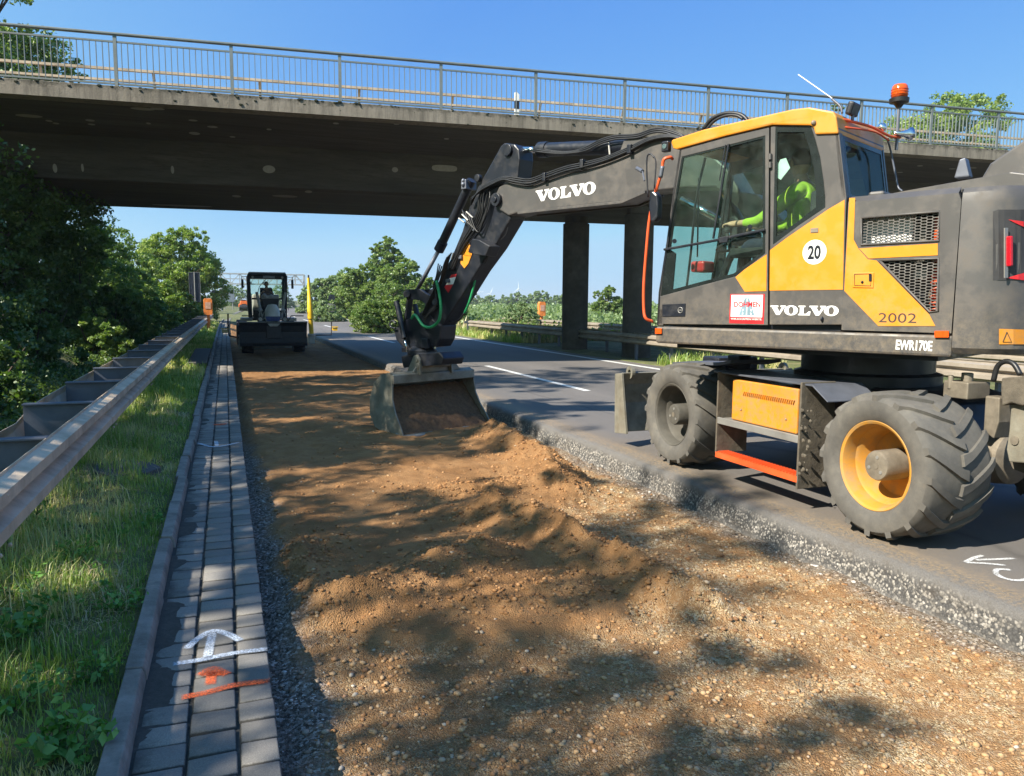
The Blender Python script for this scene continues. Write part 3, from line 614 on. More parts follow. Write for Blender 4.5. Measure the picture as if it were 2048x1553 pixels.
c = ramp(t, nz(t, 0.7, 8, 0.7, stretch(t, p, (0.35, 2.2, 2.2))), [(0.3, (0.050, 0.045, 0.036)), (0.55, (0.085, 0.077, 0.062)), (0.75, (0.125, 0.115, 0.095))])
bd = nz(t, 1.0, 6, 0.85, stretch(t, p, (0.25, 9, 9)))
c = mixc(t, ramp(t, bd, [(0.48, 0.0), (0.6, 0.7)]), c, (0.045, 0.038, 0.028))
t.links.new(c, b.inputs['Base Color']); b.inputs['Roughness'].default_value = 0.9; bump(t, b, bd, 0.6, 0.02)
patch = mat('repair_mortar', (0.33, 0.31, 0.27), 0.9, 0, 0.12, 12)
br = empty('road_bridge', (4, 24.8, 0), 'stained concrete road bridge crossing over the motorway on dark round pillars', 'bridge')
A0, A1 = -34.0, 62.0
mb = MB(); mb.plate([[(0.45, 6.16), (0.45, 5.93), (3.35, 5.76), (3.55, 4.72), (3.75, 4.67), (9.25, 4.67), (9.45, 4.72), (9.65, 5.76), (12.5, 5.93), (12.5, 6.16)]], lambda a, z, d: BF(d, a, z), A0, A1)
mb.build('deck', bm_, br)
for y0, nm in ((0.0, 'near'), (12.52, 'far')):
    mb = MB(); y1 = y0+0.43 if nm == 'near' else y0+0.42
    n = 120; mb.plate([[(y0, 5.90), (y0+.43, 5.90), (y0+.43, 6.19), (y0+.02, 6.215), (y0, 6.195)]], lambda a, z, d: BF(d, a, z), A0, A1)
    mb.build('edge_beam', cm, br)
# moss crust along the beam's top edge
r = random.Random(5); mb = MB()
for k in range(420):
    a = r.uniform(-6, 14) if r.random() < .8 else r.uniform(-9, 25); s = r.uniform(.008, .03)*(1.3 if a < 3 else 1)
    mb.ball(BF(a, r.uniform(-0.012, .05), 6.205-abs(r.gauss(0, .02)) if r.random() < .7 else 6.2-abs(r.gauss(0, .1))), s, 5, 4, (1.5, .6, .8))
mb.build('moss', mat('dark_moss', (0.022, 0.026, 0.012), 0.95, 0, 0.5, 20), br)['kind'] = 'stuff'
# repair patches on soffit and web
def ell(cx, cy, rx, ry, n=24, pw=2.0): return [(cx+rx*abs(cos(q))**(2/pw)*(1 if cos(q) > 0 else -1), cy+ry*abs(sin(q))**(2/pw)*(1 if sin(q) > 0 else -1)) for q in [2*pi*i/n for i in range(n)]]
mb = MB(); WN = (BX.cross((BF(0, 3.55, 4.72)-BF(0, 3.35, 5.76)).normalized())).normalized()
WP = BF(0, 3.35, 5.76); WU = (BF(0, 3.35, 5.76)-BF(0, 3.55, 4.72)).normalized()
if WN.dot(BY) > 0: WN = -WN
for px, py, rx, ry in ((889, 337, .36, .085), (790, 340, .085, .07), (538, 339, .16, .10), (110, 337, .05, .11), (165, 336, .03, .10), (345, 340, .04, .10)):
    q = onP(px, py, WP, WN)-WP; ca = q.dot(BX); cz = q.dot(WU)
    pw = 3.5 if px == 889 else 2
    mb = MB(); mb.sheet([ell(ca, cz, rx, ry, 28, pw)], lambda a, z, d: WP+BX*a+WU*z+WN*d, 0.004); mb.build('repair_patch', patch, br)
SP_ = BF(0, 0.45, 5.93); SU = (BF(0, 3.35, 5.76)-SP_).normalized(); SN = BX.cross(SU).normalized()
if SN.z > 0: SN = -SN
for px, py, rx, ry in ((58, 232, .28, .08), (285, 218, .25, .07), (315, 218, .15, .06), (98, 242, .07, .06), (112, 247, .07, .05), (180, 241, .1, .06), (183, 249, .08, .05), (386, 241, .1, .05), (389, 267, .13, .09), (425, 254, .12, .06), (297, 247, .05, .05), (465, 274, .07, .05), (672, 247, .07, .05), (793, 248, .07, .05), (538, 259, .06, .05), (900, 253, .1, .05), (893, 278, .07, .04), (1010, 261, .1, .04), (1880, 318, .2, .05), (1905, 338, .12, .04), (1945, 336, .15, .04), (1800, 345, .1, .04), (1840, 332, .1, .04)):
    q = onP(px, py, SP_, SN)-SP_; ca = q.dot(BX); cz = q.dot(SU)
    mb = MB(); mb.sheet([ell(ca, cz, rx, ry*1.5)], lambda a, z, d: SP_+BX*a+SU*z+SN*d, 0.004); mb.build('repair_patch', patch, br)
for px, py, w in ((365, 472-60, .9), (473, 393, .12), (570, 393, .35), (617, 384, .1)):
    q = onz(px, py, 4.665)-BO; mb = MB(); mb.sheet([ell(q.dot(BX), q.dot(BY), w, .25)], lambda a, y, d: BF(a, y, 4.665), 0); mb.build('repair_patch', patch, br)
# pillars
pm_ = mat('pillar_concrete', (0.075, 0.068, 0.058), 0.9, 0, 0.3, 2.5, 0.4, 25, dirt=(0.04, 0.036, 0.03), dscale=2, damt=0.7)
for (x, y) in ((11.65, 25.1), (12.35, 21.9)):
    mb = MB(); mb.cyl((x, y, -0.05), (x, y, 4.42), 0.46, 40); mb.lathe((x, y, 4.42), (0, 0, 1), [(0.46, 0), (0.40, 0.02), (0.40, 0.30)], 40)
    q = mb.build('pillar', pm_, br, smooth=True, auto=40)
for a, y in ((-11.5, 6.5), (34, 6.5)):
    mb = MB(); c_ = BF(a, y, 2.3); mb.box(c_, (1.2, 12.2, 4.75), (BX, BY, Vector((0, 0, 1)))); mb.build('abutment', pm_, br)
# railing: its own thing on the bridge
rs = mat('grey_green_railing_paint', (0.19, 0.215, 0.215), 0.5, 0.3, 0.12, 4, dirt=(0.12, 0.11, 0.08), damt=0.3)
rl = empty('bridge_railing', BF(8, 0.2, 6.2), 'grey steel railing with vertical bars along the near edge of the bridge', 'railing')
mb = MB(); mb.bar(BF(-16.2, .2, 7.33), BF(38.3, .2, 7.33), 0.11, 0.05); mb.build('handrail', rs, rl, bevel=0.012)
PA = [-2.08+2.36*k for k in range(-6, 18)]
for k, a in enumerate(PA):
    mb = MB(); mb.box(BF(a, .2, 6.76), (.07, .055, 1.10), (BX, BY, Vector((0, 0, 1)))); mb.build('post', rs, rl)
    if k < len(PA)-1:
        mb = MB(); a1 = a+2.36
        mb.bar(BF(a+.04, .2, 7.17), BF(a1-.04, .2, 7.17), .04, .035); mb.bar(BF(a+.04, .2, 6.30), BF(a1-.04, .2, 6.30), .04, .035)
        for j in range(1, 19): q = a+2.36*j/19; mb.box(BF(q, .2, 6.735), (.014, .03, .83), (BX, BY, Vector((0, 0, 1))))
        mb.build('bar_panel', rs, rl)
def wbeam(mb, pts, side, ztop, thick=0.004, depth=0.085, hgt=0.31):
    """W-profile rail along pts (x,y); side = outward normal sign"""
    pr = [(0, 0), (0.02, -.02), (1, -.045), (1, -.10), (.15, -.135), (.15, -.175), (1, -.21), (1, -.265), (.02, -.29), (0, -.31)]
    n = len(pts); vs = []
    for i, q in enumerate(pts):
        q = Vector(q); d = (Vector(pts[min(i+1, n-1)])-Vector(pts[max(i-1, 0)])); d.z = 0; d.normalize(); nn = Vector((d.y, -d.x, 0))*side
        for a, z in pr: vs.append(q+nn*(a*depth)+Vector((0, 0, ztop+z*hgt/.31)))
    k = len(pr); fs = [(i*k+j, i*k+j+1, (i+1)*k+j+1, (i+1)*k+j) for i in range(n-1) for j in range(k-1)]
    mb.add(vs, fs); return mb
# guard rail on the bridge deck
bg_ = empty('bridge_guard_rail', BF(8, 1.5, 6.2), 'tan steel guard rail on curved posts behind the bridge railing', 'guard rail')
mb = MB(); wbeam(mb, [BF(a, 1.45, 0) for a in (-16, 38)], 1, 6.97); wbeam(mb, [BF(a, 1.47, 0) for a in (-16, 38)], 1, 6.62+.10, hgt=.1) if False else None
mb = MB(); mb.bar(BF(-16, 1.45, 6.93), BF(38, 1.45, 6.93), .08, .055); mb.build('upper_rail', M['railtan'], bg_)
mb = MB(); mb.bar(BF(-16, 1.45, 6.68), BF(38, 1.45, 6.68), .08, .05); mb.build('lower_rail', M['railtan'], bg_)
for k in range(-7, 18):
    a = -1.55+2.36*k*0.999
    mb = MB(); mb.tube([BF(a, 1.62, 6.18), BF(a, 1.62, 6.6), BF(a, 1.55, 6.8), BF(a, 1.48, 6.94)], .035, 6); mb.build('post', M['railtan'], bg_)
# delineator post on the deck
q = onP(1034, 222, BF(0, 1.0, 0), BY); q.z = 6.18
d_ = empty('delineator_post', q, 'white delineator post with a black band behind the bridge railing', 'delineator')
mb = MB(); mb.plate([[(-.06, 0), (.06, 0), (.06, .78), (-.02, .84), (-.06, .82)]], lambda a, z, d: q+BX*a+Vector((0, 0, z))+BY*d, 0, .05); mb.build('post_body', M['white'], d_)
mb = MB(); mb.box(q+Vector((0, 0, .52))+BY*(-.003+.025), (.124, .055, .2), (BX, BY, Vector((0, 0, 1)))); mb.build('black_band', M['black'], d_)

# ================================================================== GUARD RAILS AT THE ROAD
gl = empty('guard_rail', (-1.1, 12, 0), 'double weathered guard rail with dark spacer beams along the grass verge', 'guard rail')
def RX(y): return -1.13 + 0.004*max(0, y-18) + bend(y)
mb = MB(); wbeam(mb, [Vector((RX(y), y, 0)) for y in list(np.arange(0.8, 60, 2.0))], 1, 0.76); 
o_ = mb.build('front_rail', M['railtan'], gl); sd_ = o_.modifiers.new('thick', 'SOLIDIFY'); sd_.thickness = 0.006
for y in (4.1, 8.1, 12.1, 16.1, 20.1):
    mb = MB(); wbeam(mb, [Vector((RX(y)+.003, y, 0)), Vector((RX(y)+.003, y+.32, 0))], 1, 0.762)
    for dz in (-.03, -.155, -.28):
        for dy in (.07, .25): mb.ball((RX(y)+(.03 if dz == -.155 else .09), y+dy, .76+dz-(0.03 if dz != -.155 else 0)), .012, 6, 4)
    o_ = mb.build('rail_joint', M['railtan'], gl); sd_ = o_.modifiers.new('thick', 'SOLIDIFY'); sd_.thickness = 0.008
bk = [(-3.4, 4.6, .42), (-2.6, 6.2, .45), (-1.80, 7.3, .56), (-1.68, 8.1, .70)]+[(RX(y)-.55, y, .72) for y in np.arange(9.6, 60, 2.0)]
mb = MB(); pts = spline(bk, 3); n = len(pts)
mb.add([q+Vector((a, 0, z)) for q in pts for a, z in ((0, 0), (-.03, -.08), (0, -.2))], [(i*3+j, i*3+j+1, i*3+j+4, i*3+j+3) for i in range(n-1) for j in range(2)])
o_ = mb.build('back_rail', M['railtan'], gl); sd_ = o_.modifiers.new('thick', 'SOLIDIFY'); sd_.thickness = 0.006
for k in range(28):
    y = 3.85+1.92*k; x = RX(y)
    mb = MB(); mb.box((x-.27, y, .755), (.55, .10, .016)); mb.box((x-.27, y, .60), (.55, .012, .30)); mb.box((x-.27, y, .455), (.55, .08, .012))
    mb.build('spacer', M['darksteel'], gl, bevel=0.003)
    mb = MB(); mb.box((x-.40, y+.035, .33), (.10, .008, .82)); mb.box((x-.35, y+.055, .33), (.008, .05, .82)); mb.box((x-.45, y+.055, .33), (.008, .05, .82)); mb.build('post', M['darksteel'], gl)

def median_rail(name, label, x0, f, y0, y1, z, side, step=2.0, double=True):
    g = empty(name, (x0, (y0+y1)/2, 0), label, 'guard rail')
    ys_ = list(np.arange(y0, y1+.1, 4.0))
    for s in ((-1, 1) if double else (side,)):
        mb = MB(); wbeam(mb, [Vector((f(y)+s*.20, y, 0)) for y in ys_], s, z)
        o_ = mb.build('rail', M['rail_median'], g); sd_ = o_.modifiers.new('thick', 'SOLIDIFY'); sd_.thickness = 0.006
    for y in np.arange(y0+1, y1, step):
        mb = MB(); x = f(y); mb.box((x, y, z/2-.15), (.10, .055, z+.25)); mb.box((x, y, z-.12), (.40, .05, .12)); mb.build('post', M['darksteel'], g)
median_rail('guard_rail', 'long double guard rail between the near lanes and the bridge pillars', 11.7, lambda y: 11.75+.0*y+0.25*sin(y*.02)+bend(y), 6, 40, 0.75, -1)
median_rail('guard_rail', 'guard rail on the far side of the bridge pillars by the opposite lanes', 16.4, lambda y: 16.6+bend(y), 10, 46, 0.74, 1)

# ================================================================== SIGNS, CALL BOXES, GANTRY
def callbox(x, y, z0, label):
    g = empty('emergency_call_post', (x, y, z0), label, 'call post')
    mb = MB(); mb.box((x, y, z0+.35), (.16, .14, .8)); mb.build('stem', M['callorange'], g, bevel=.01)
    mb = MB(); mb.plate([[(-.20, .7), (.20, .7), (.22, .78), (.22, 1.5), (.16, 1.58), (-.16, 1.58), (-.22, 1.5), (-.22, .78)]], lambda a, q, d: Vector((x+a, y+d, z0+q)), -.14, .14); mb.build('housing', M['callorange'], g, bevel=.015)
    mb = MB(); mb.box((x, y-.145, z0+1.2), (.28, .02, .36)); h_ = mb.build('flap', mat('pale_flap', (0.62, 0.36, 0.25), .5), g)
    return g
q = onY(417, 640, 45); callbox(q.x, 45, .2, 'orange emergency call post beside the left guard rail near the dark signs')
q = onY(1083, 645, 45); callbox(q.x, 45, .15, 'orange emergency call post in the grass left of the bridge pillars')
signback = mat('dark_sign_back', (0.025, 0.03, 0.045), .5, .3)
a0 = onY(377, 545, 60); a1 = onY(402, 605, 60); g = empty('road_sign', ((a0.x+a1.x)/2, 60, .4), 'tall dark narrow sign back on a grey pole in front of the left tree', 'road sign')
w = (a1.x-a0.x)
for i, s in enumerate((-1, 1)):
    mb = MB(); mb.box(((a0.x+a1.x)/2+s*w*.26, 60, (a0.z+a1.z)/2), (w*.45, .04, a0.z-a1.z)); mb.build('panel', signback, g, bevel=.01)
    mb = MB(); cx = (a0.x+a1.x)/2+s*w*.26
    for dx in (-w*.225, w*.225): mb.box((cx+dx, 59.97, (a0.z+a1.z)/2), (.02, .02, a0.z-a1.z))
    mb.box((cx, 59.97, a0.z), (w*.45, .02, .02)); mb.build('panel_edge', M['steel'], g)
mb = MB(); mb.cyl(((a0.x+a1.x)/2, 59.95, .2), ((a0.x+a1.x)/2, 59.95, a0.z+.03), .035, 10); mb.build('pole', M['steel'], g)
def roundsign(x, y, z, r, label, extra=None, pole_to=0.0):
    g = empty('road_sign', (x, y, pole_to), label, 'road sign')
    mb = MB(); mb.cyl((x, y, pole_to), (x, y, z+r), .04, 8); mb.build('pole', M['steel'], g)
    mb = MB(); mb.cyl((x, y-.05, z), (x, y-.08, z), r, 24); mb.build('disc', signback, g)
    if extra: mb = MB(); mb.box((x, y-.06, z-r-.55), (.7, .03, .7)); mb.build('plate', M['steel'], g); mb = MB(); mb.bar((x-.3, y-.085, z-r-.8), (x+.3, y-.085, z-r-.3), .02, .06, (0, 1, 0)); mb.build('stripe', signback, g)
    return g
q = onY(663, 596, 70); roundsign(q.x, 70, q.z, .30, 'dark round sign above a square plate at the far side of the road', True, .1)
q = onY(430, 588, 75); roundsign(q.x, 75, q.z, .36, 'pale grey round sign back behind the left call post', None, .1)
q = onY(457, 590, 140); g = empty('direction_sign', (q.x, 140, 0), 'blue grey direction board behind the gantry beside the left trees', 'road sign')
mb = MB(); mb.box((q.x, 140, q.z), (1.9, .08, 2.4)); mb.build('board', mat('sign_board_back', (0.22, 0.25, 0.30), .5, .3), g)
for s in (-.6, .6): mb = MB(); mb.cyl((q.x+s, 140.1, 0), (q.x+s, 140.1, q.z+1), .07, 8); mb.build('pole', M['steel'], g)
# gantry
ga = empty('sign_gantry', (5, 130, 0), 'white lattice gantry spanning the motorway far behind the grader', 'gantry')
wm = mat('gantry_steel', (0.42, 0.43, 0.44), .5, .2)
L_ = onY(441, 548, 130); R_ = onY(608, 550, 130); zt = (L_.z+R_.z)/2; zb = onY(520, 569, 130).z
for x in (L_.x, R_.x):
    mb = MB(); mb.box((x, 130, zt/2), (.34, .34, zt)); mb.build('column', wm, ga, bevel=.02)
for y in (129.4, 130.6):
    mb = MB(); mb.bar((L_.x, y, zt), (R_.x, y, zt), .2, .2); mb.bar((L_.x, y, zb), (R_.x, y, zb), .2, .2); mb.bar((L_.x, y, (zt+zb)/2), (R_.x, y, (zt+zb)/2), .10, .10); mb.build('chord', wm, ga)
    mb = MB(); n = 9
    for i in range(n):
        xa = L_.x+(R_.x-L_.x)*i/n; xb = L_.x+(R_.x-L_.x)*(i+1)/n
        mb.bar((xa, y, zb if i % 2 else zt), (xb, y, zt if i % 2 else zb), .11, .11); mb.bar((xb, y, zb), (xb, y, zt), .11, .11)
    mb.build('lattice', wm, ga)
for k in (.35, .5, .72): mb = MB(); mb.box((L_.x+(R_.x-L_.x)*k, 129.2, zb+.2), (.3, .3, .35)); mb.build('camera_housing', M['darksteel'], ga)
# wind turbines
tm = mat('turbine_white', (0.75, 0.77, 0.8), .5)
for i, (px, py, ang) in enumerate(((960, 583, 20), (1033, 585, 70), (1038, 578, 0))):
    px = (958, 1028, 1038)[i]
for px, py, ang, h, lab in ((955, 585, 35, 4, 'leftmost white wind turbine partly hidden beside the green hose'), (980, 588, 95, 5, 'middle white wind turbine low behind the far trees'), (1037, 578, 5, 8, 'rightmost white wind turbine above the far tree line')):
    q = onY(px, py, 900); g = empty('wind_turbine', (q.x, 900, 0), lab, 'wind turbine', 'wind turbines on the horizon')
    mb = MB(); mb.tube([(q.x, 900, 0), (q.x, 900, q.z)], [.9, .45], 10); mb.build('tower', tm, g, smooth=True)
    mb = MB(); mb.box((q.x, 900.8, q.z), (.9, 2.2, .9)); mb.build('nacelle', tm, g, bevel=.1)
    for k in range(3):
        an = radians(ang+90+120*k); d = Vector((cos(an), 0, sin(an))); c0 = Vector((q.x, 899.2, q.z)); mb = MB()
        mb.tube([c0, c0+d*2, c0+d*9.5], [.3, .42, .08], 5); mb.build('blade', tm, g)
# ================================================================== EXCAVATOR
TH = radians(25); UF = Vector((-sin(TH), cos(TH), 0)); UL = Vector((-cos(TH), -sin(TH), 0)); UO = Vector((5.45, 5.45, 0)); UZ = Vector((0, 0, 1))
def E(f, z, l): return UO + UF*f + UL*l + UZ*z
def toF(px, py, l):
    v = onP(px, py, UO+UL*l, UL)-UO; return (v.dot(UF), v.z)
def k1(L, l=1.25): return [toF(1200+x/2.415, 130+y/2.415, l) for x, y in L]
def k3(L, l=0.17): return [toF(700+x/2.3186, 230+y/2.3186, l) for x, y in L]
def E1(x, y, l=1.25): f, z = k1([(x, y)], l)[0]; return E(f, z, l)
def E3(x, y, l=0.17): f, z = k3([(x, y)], l)[0]; return E(f, z, l)
def BB(f, z, l):  # backward-facing plane frame: (l, z) with depth along -f
    return E(f, z, l)
ex = empty('excavator', (5.45, 5.45, 0), 'big yellow and dark grey wheeled excavator with its bucket in the soil', 'excavator')
AXU = (UF, UL, UZ)
def ebox(mb, f0, f1, l0, l1, z0, z1): return mb.box(E((f0+f1)/2, (z0+z1)/2, (l0+l1)/2), (abs(f1-f0), abs(l1-l0), abs(z1-z0)), AXU)
def cwplan(z0, z1, inset=0.0):
    h = 1.25-inset; pts = [(-1.024, h), (-1.12, h), (-1.25, h-.035), (-1.36, h-.12), (-1.45, h-.26), (-1.55, h-.5), (-1.66+inset, .4), (-1.70+inset, 0), (-1.66+inset, -.4), (-1.55, -h+.5), (-1.45, -h+.26), (-1.36, -h+.12), (-1.25, -h+.035), (-1.12, -h), (-1.024, -h)]
    return pts
# --- lower frame skirt
mb = MB(); ebox(mb, -1.025, 1.44, -1.25, 1.25, 1.30, 1.455); body = mb.build('lower_frame', M['grey'], ex, bevel=.02)
# frame is hollow below: dark underside
mb = MB(); ebox(mb, -0.9, 1.3, -1.1, 1.1, 1.26, 1.302); mb.build('frame_underside', M['black'], ex)
# --- counterweight
mb = MB()
pl = cwplan(0, 0); lay = []
for z, ins in ((1.33, .03), (1.37, 0), (1.48, 0), (1.50, .0), (2.36, 0), (2.43, .012), (2.465, .045)):
    lay.append([E(f+(ins*.6 if f < -1.3 else 0), z, l*(1-ins/1.25)) for f, l in pl])
n = len(pl); vs = [v for L in lay for v in L]; fs = [(i*n+j, i*n+(j+1) % n, (i+1)*n+(j+1) % n, (i+1)*n+j) for i in range(len(lay)-1) for j in range(n)]
fs += [tuple(range(n)), tuple((len(lay)-1)*n+j for j in range(n))[::-1]]
mb.add(vs, fs); cw = mb.build('counterweight', M['grey'], ex, smooth=True, auto=32)
# recess with lamp and red flashes: follows the rounded corner
def cwsurf(px_k1_x, py_k1_y, off):
    """point of the counterweight's rounded side seen at a crop pixel, pushed out by off"""
    px, py = 1200+px_k1_x/2.415, 130+py_k1_y/2.415; d = ray(px, py); best = None
    for (fa, la), (fb, lb) in zip(pl[:9], pl[1:10]):
        A = E(fa, 0, la); B = E(fb, 0, lb); t_ = (B-A); nn = Vector((t_.y, -t_.x, 0)).normalized()
        if nn.dot(A-E(-1.2, 0, 0)) < 0: nn = -nn
        dn = d.dot(nn)
        if dn > -1e-4: continue
        P = CAMPOS+d*((A-CAMPOS).dot(nn)/dn); u = (P-A).dot(t_)/t_.length_squared
        if -0.02 <= u <= 1.02: best = P+nn*off; break
    return best
def cwpatch(name, poly, m, off, parent, bevel=0):
    # subdivide polygon in image columns so that it hugs the rounded corner
    vs = []; xs_ = sorted(set([p[0] for p in poly])); x0, x1 = xs_[0], xs_[-1]; N = 8; fs = []
    def yr(x):
        ys_ = []
        for i in range(len(poly)):
            (xa, ya), (xb, yb) = poly[i], poly[(i+1) % len(poly)]
            if min(xa, xb) <= x <= max(xa, xb) and xa != xb: ys_.append(ya+(yb-ya)*(x-xa)/(xb-xa))
        return (min(ys_), max(ys_)) if ys_ else None
    cols = []
    for i in range(N+1):
        x = x0+(x1-x0)*(i/N)*.999+.3*(i == 0); y = yr(x)
        if y is None: continue
        a = cwsurf(x, y[0], off); b_ = cwsurf(x, y[1], off)
        if a and b_: cols.append((a, b_))
    mb = MB()
    for i, (a, b_) in enumerate(cols): vs += [a, b_]
    mb.add(vs, [(2*i, 2*i+1, 2*i+3, 2*i+2) for i in range(len(cols)-1)])
    return mb.build(name, m, parent)
recm = mat('recess_plastic', (0.035, 0.034, 0.036), .6)
cwpatch('lamp_recess', [(1898, 708), (1912, 700), (2110, 700), (2110, 1040), (1898, 1040)], recm, .004, cw)
cwpatch('red_flash', [(1968, 748), (2110, 765), (2110, 800), (2060, 792)], M['red'], .009, cw)
cwpatch('red_flash', [(1962, 1030), (2110, 985), (2110, 1050)], M['red'], .009, cw)
cwpatch('warning_label', [(1925, 1275), (2110, 1281), (2110, 1350), (1925, 1350)], M['yellow'], .005, cw)
a = cwsurf(1962, 830, .03); b_ = cwsurf(1962, 975, .03); mb = MB(); mb.bar(a, b_, .05, .03, (1, 0, 0)); mb.build('tail_lamp', M['lens_red'], cw, bevel=.008)
a = cwsurf(1950, 790, .03); b_ = cwsurf(1950, 1030, .03); mb = MB(); mb.bar(a, b_, .008, .03, (1, 0, 0)); mb.build('lamp_bracket', M['steel'], cw)
a = [cwsurf(x, y, .009) for x, y in ((1962, 1290), (1942, 1338), (1984, 1338), (1962, 1290))]
mb = MB(); mb.tube(a, .0022, 4); mb.build('warning_triangle', M['black'], cw)
# --- engine bay side cover, painted yellow stripe panel, mesh grilles
cover_out = [(-1.015, 1.47), (-1.02, 2.38), (-1.0, 2.43), (-0.255, 2.43), (-0.255, 1.47)]
g1 = k1([(1262, 740), (1640, 708), (1638, 850), (1262, 870)]); g2 = k1([(1350, 945), (1635, 935), (1632, 1190), (1592, 1195)])
mb = MB(); mb.plate([cover_out, g1, g2], lambda a, b, d: E(a, b, d), 1.25, 1.21)
# chamfered upper edge strip
A = [E(-1.0, 2.43, 1.25), E(-.255, 2.43, 1.25), E(-.255, 2.475, 1.19), E(-1.0, 2.475, 1.19), E(-1.0, 2.40, 1.19), E(-.255, 2.40, 1.19)]
mb.add(A, [(0, 1, 2, 3), (0, 3, 4), (1, 5, 2), (3, 2, 5, 4)])
cover = mb.build('engine_cover', M['grey'], ex)
rim = MB()
for G in (g1, g2):
    c_ = (sum(p[0] for p in G)/len(G), sum(p[1] for p in G)/len(G)); O_ = [(c_[0]+(p[0]-c_[0])*1.0, c_[1]+(p[1]-c_[1])*1.0) for p in G]
    rim2 = MB(); pts = [E(p[0], p[1], 1.252) for p in O_]; rim2.tube(pts+[pts[0]], .009, 6); rim2.build('grille_frame', M['grey'], cover, smooth=True)
def honey(poly, cell=0.034):
    mb = MB(); xs_ = [p[0] for p in poly]; zs = [p[1] for p in poly]
    P = np.array(poly); w = cell*1.45; hgt = cell*.62
    def inside(x, z): return bool(inpoly(np.array([x]), np.array([z]), poly)[0])
    nx_ = int((max(xs_)-min(xs_))/(w*.75))+2; nz_ = int((max(zs)-min(zs))/hgt)+2
    for i in range(nx_):
        for j in range(nz_):
            cx = min(xs_)+i*w*.75; cz = min(zs)+j*hgt+(hgt/2 if i % 2 else 0)
            V_ = [(cx+w/2*cos(radians(60*k))*1.0, cz+hgt/2/sin(radians(60))*sin(radians(60*k))) for k in range(4)]
            for k in range(3):
                (xa, za), (xb, zb_) = V_[k], V_[k+1]
                if inside((xa+xb)/2, (za+zb_)/2): mb.bar(E(xa, za, 1.232), E(xb, zb_, 1.232), .0055, .004, tuple(UL))
    return mb
gmn = mat('grille_wire', (0.16, 0.15, 0.14), .5, .3)
for G in (g1, g2): honey(G).build('grille', gmn, cover)
# decals: yellow stripe painted on cover
st = k1([(1190, 645), (1233, 643), (1226, 845), (1250, 890), (1295, 940), (1335, 945), (1590, 1205), (1620, 1262), (1345, 1262), (1176, 1092)]); st = [(min(f, -.262), max(z, 1.478)) for f, z in st]
mb = MB(); mb.plate([st], lambda a, b, d: E(a, b, d), 1.2495, 1.2535); mb.build('yellow_stripe', M['yellow'], cover)
st2 = k1([(1252, 887), (1632, 863), (1632, 920), (1298, 936)]); mb = MB(); mb.plate([st2], lambda a, b, d: E(a, b, d), 1.2495, 1.2535); mb.build('yellow_stripe', M['yellow'], cover)
# engine bay contents
mb = MB(); ebox(mb, -1.0, -.27, -1.2, .78, 1.46, 2.40); mb.build('engine_bay', M['black'], ex)
mb = MB(); ebox(mb, -.68, -.30, .95, 1.12, 2.06, 2.32); mb.build('air_box', M['white'], cover, bevel=.01)
for z0, z1 in ((2.13, 2.29), (1.62, 2.05)):
    mb = MB(); f = -.86
    hel = [E(f+.035*cos(k*.9), z0+(z1-z0)*k/60, 1.10+.035*sin(k*.9)) for k in range(61)]; mb.tube(hel, .012, 6); mb.build('orange_conduit', M['orange'], cover, smooth=True)
mb = MB(); mb.lathe(E(-.78, 1.92, .9), UL, [(.12, 0), (.12, .12), (.09, .16), (.03, .17)], 20); mb.build('pulley', M['dirtyrim'], cover)
mb = MB(); ebox(mb, -.80, -.70, 1.02, 1.12, 1.85, 1.93); mb.build('filter_block', M['steel'], cover, bevel=.01)
mb = MB(); ebox(mb, -.80, -.62, .9, 1.0, 2.1, 2.3); mb.cyl(E(-.74, 2.08, 1.05), E(-.74, 2.3, 1.05), .035, 10); mb.build('engine_block', M['hub'], cover)
mb = MB(); mb.tube(spline([E(-.62, 2.02, 1.0), E(-.75, 2.05, 1.12), E(-.88, 1.9, 1.1), E(-.8, 1.72, 1.05), E(-.9, 1.6, 1.0)]), .012, 6); mb.build('hose', M['hub'], cover, smooth=True)
# door latch on cover
la = k1([(1222, 1005), (1325, 1003), (1322, 1078), (1222, 1076)]); mb = MB(); mb.plate([la], lambda a, b, d: E(a, b, d), 1.253, 1.260); lt = mb.build('latch', M['yellow'], cover, bevel=.003)
la = k1([(1232, 1012), (1312, 1010), (1310, 1068), (1232, 1066)]); mb = MB(); fr = [E(a, b, 1.261) for a, b in la]; mb.tube(fr+[fr[0]], .0025, 5); mb.ball(E1(1267, 1050, 1.26), .011, 8, 5); mb.bar(E1(1306, 1012, 1.262), E1(1306, 1045, 1.262), .02, .006, tuple(UL)); mb.build('keyhole', M['black'], lt)
# lettering on cover
f0, z0 = k1([(1345, 1246)])[0]; f1, z1 = k1([(1532, 1188)])[0]
FR = lambda a, b, d: E(-a, b, d)
dk = mat('dark_lettering', (0.05, 0.035, 0.03), .5)
text_mb('2002', FR, -f0, z0+.004, .070, d=1.2545, width=f0-f1).build('lettering', dk, cover)
f0, z0 = k1([(1430, 1340)])[0]; f1, z1 = k1([(1610, 1290)])[0]
text_mb('EWR170E', FR, -f0, 1.342, .068, bold=.03, d=1.2515, width=f0-f1).build('lettering', M['letter'], body)
for x0, x1, y0, y1 in ((1618, 1688, 1285, 1318), (262, 302, 1272, 1300)):
    a = k1([(x0, y0), (x1, y0), (x1, y1), (x0, y1)]); a = [(min(f, 1.435), z) for f, z in a]; mb = MB(); mb.plate([a], lambda p, q, d: E(p, q, d), 1.25, 1.268); mb.build('marker_lamp', M['lens_or'], body, bevel=.004)
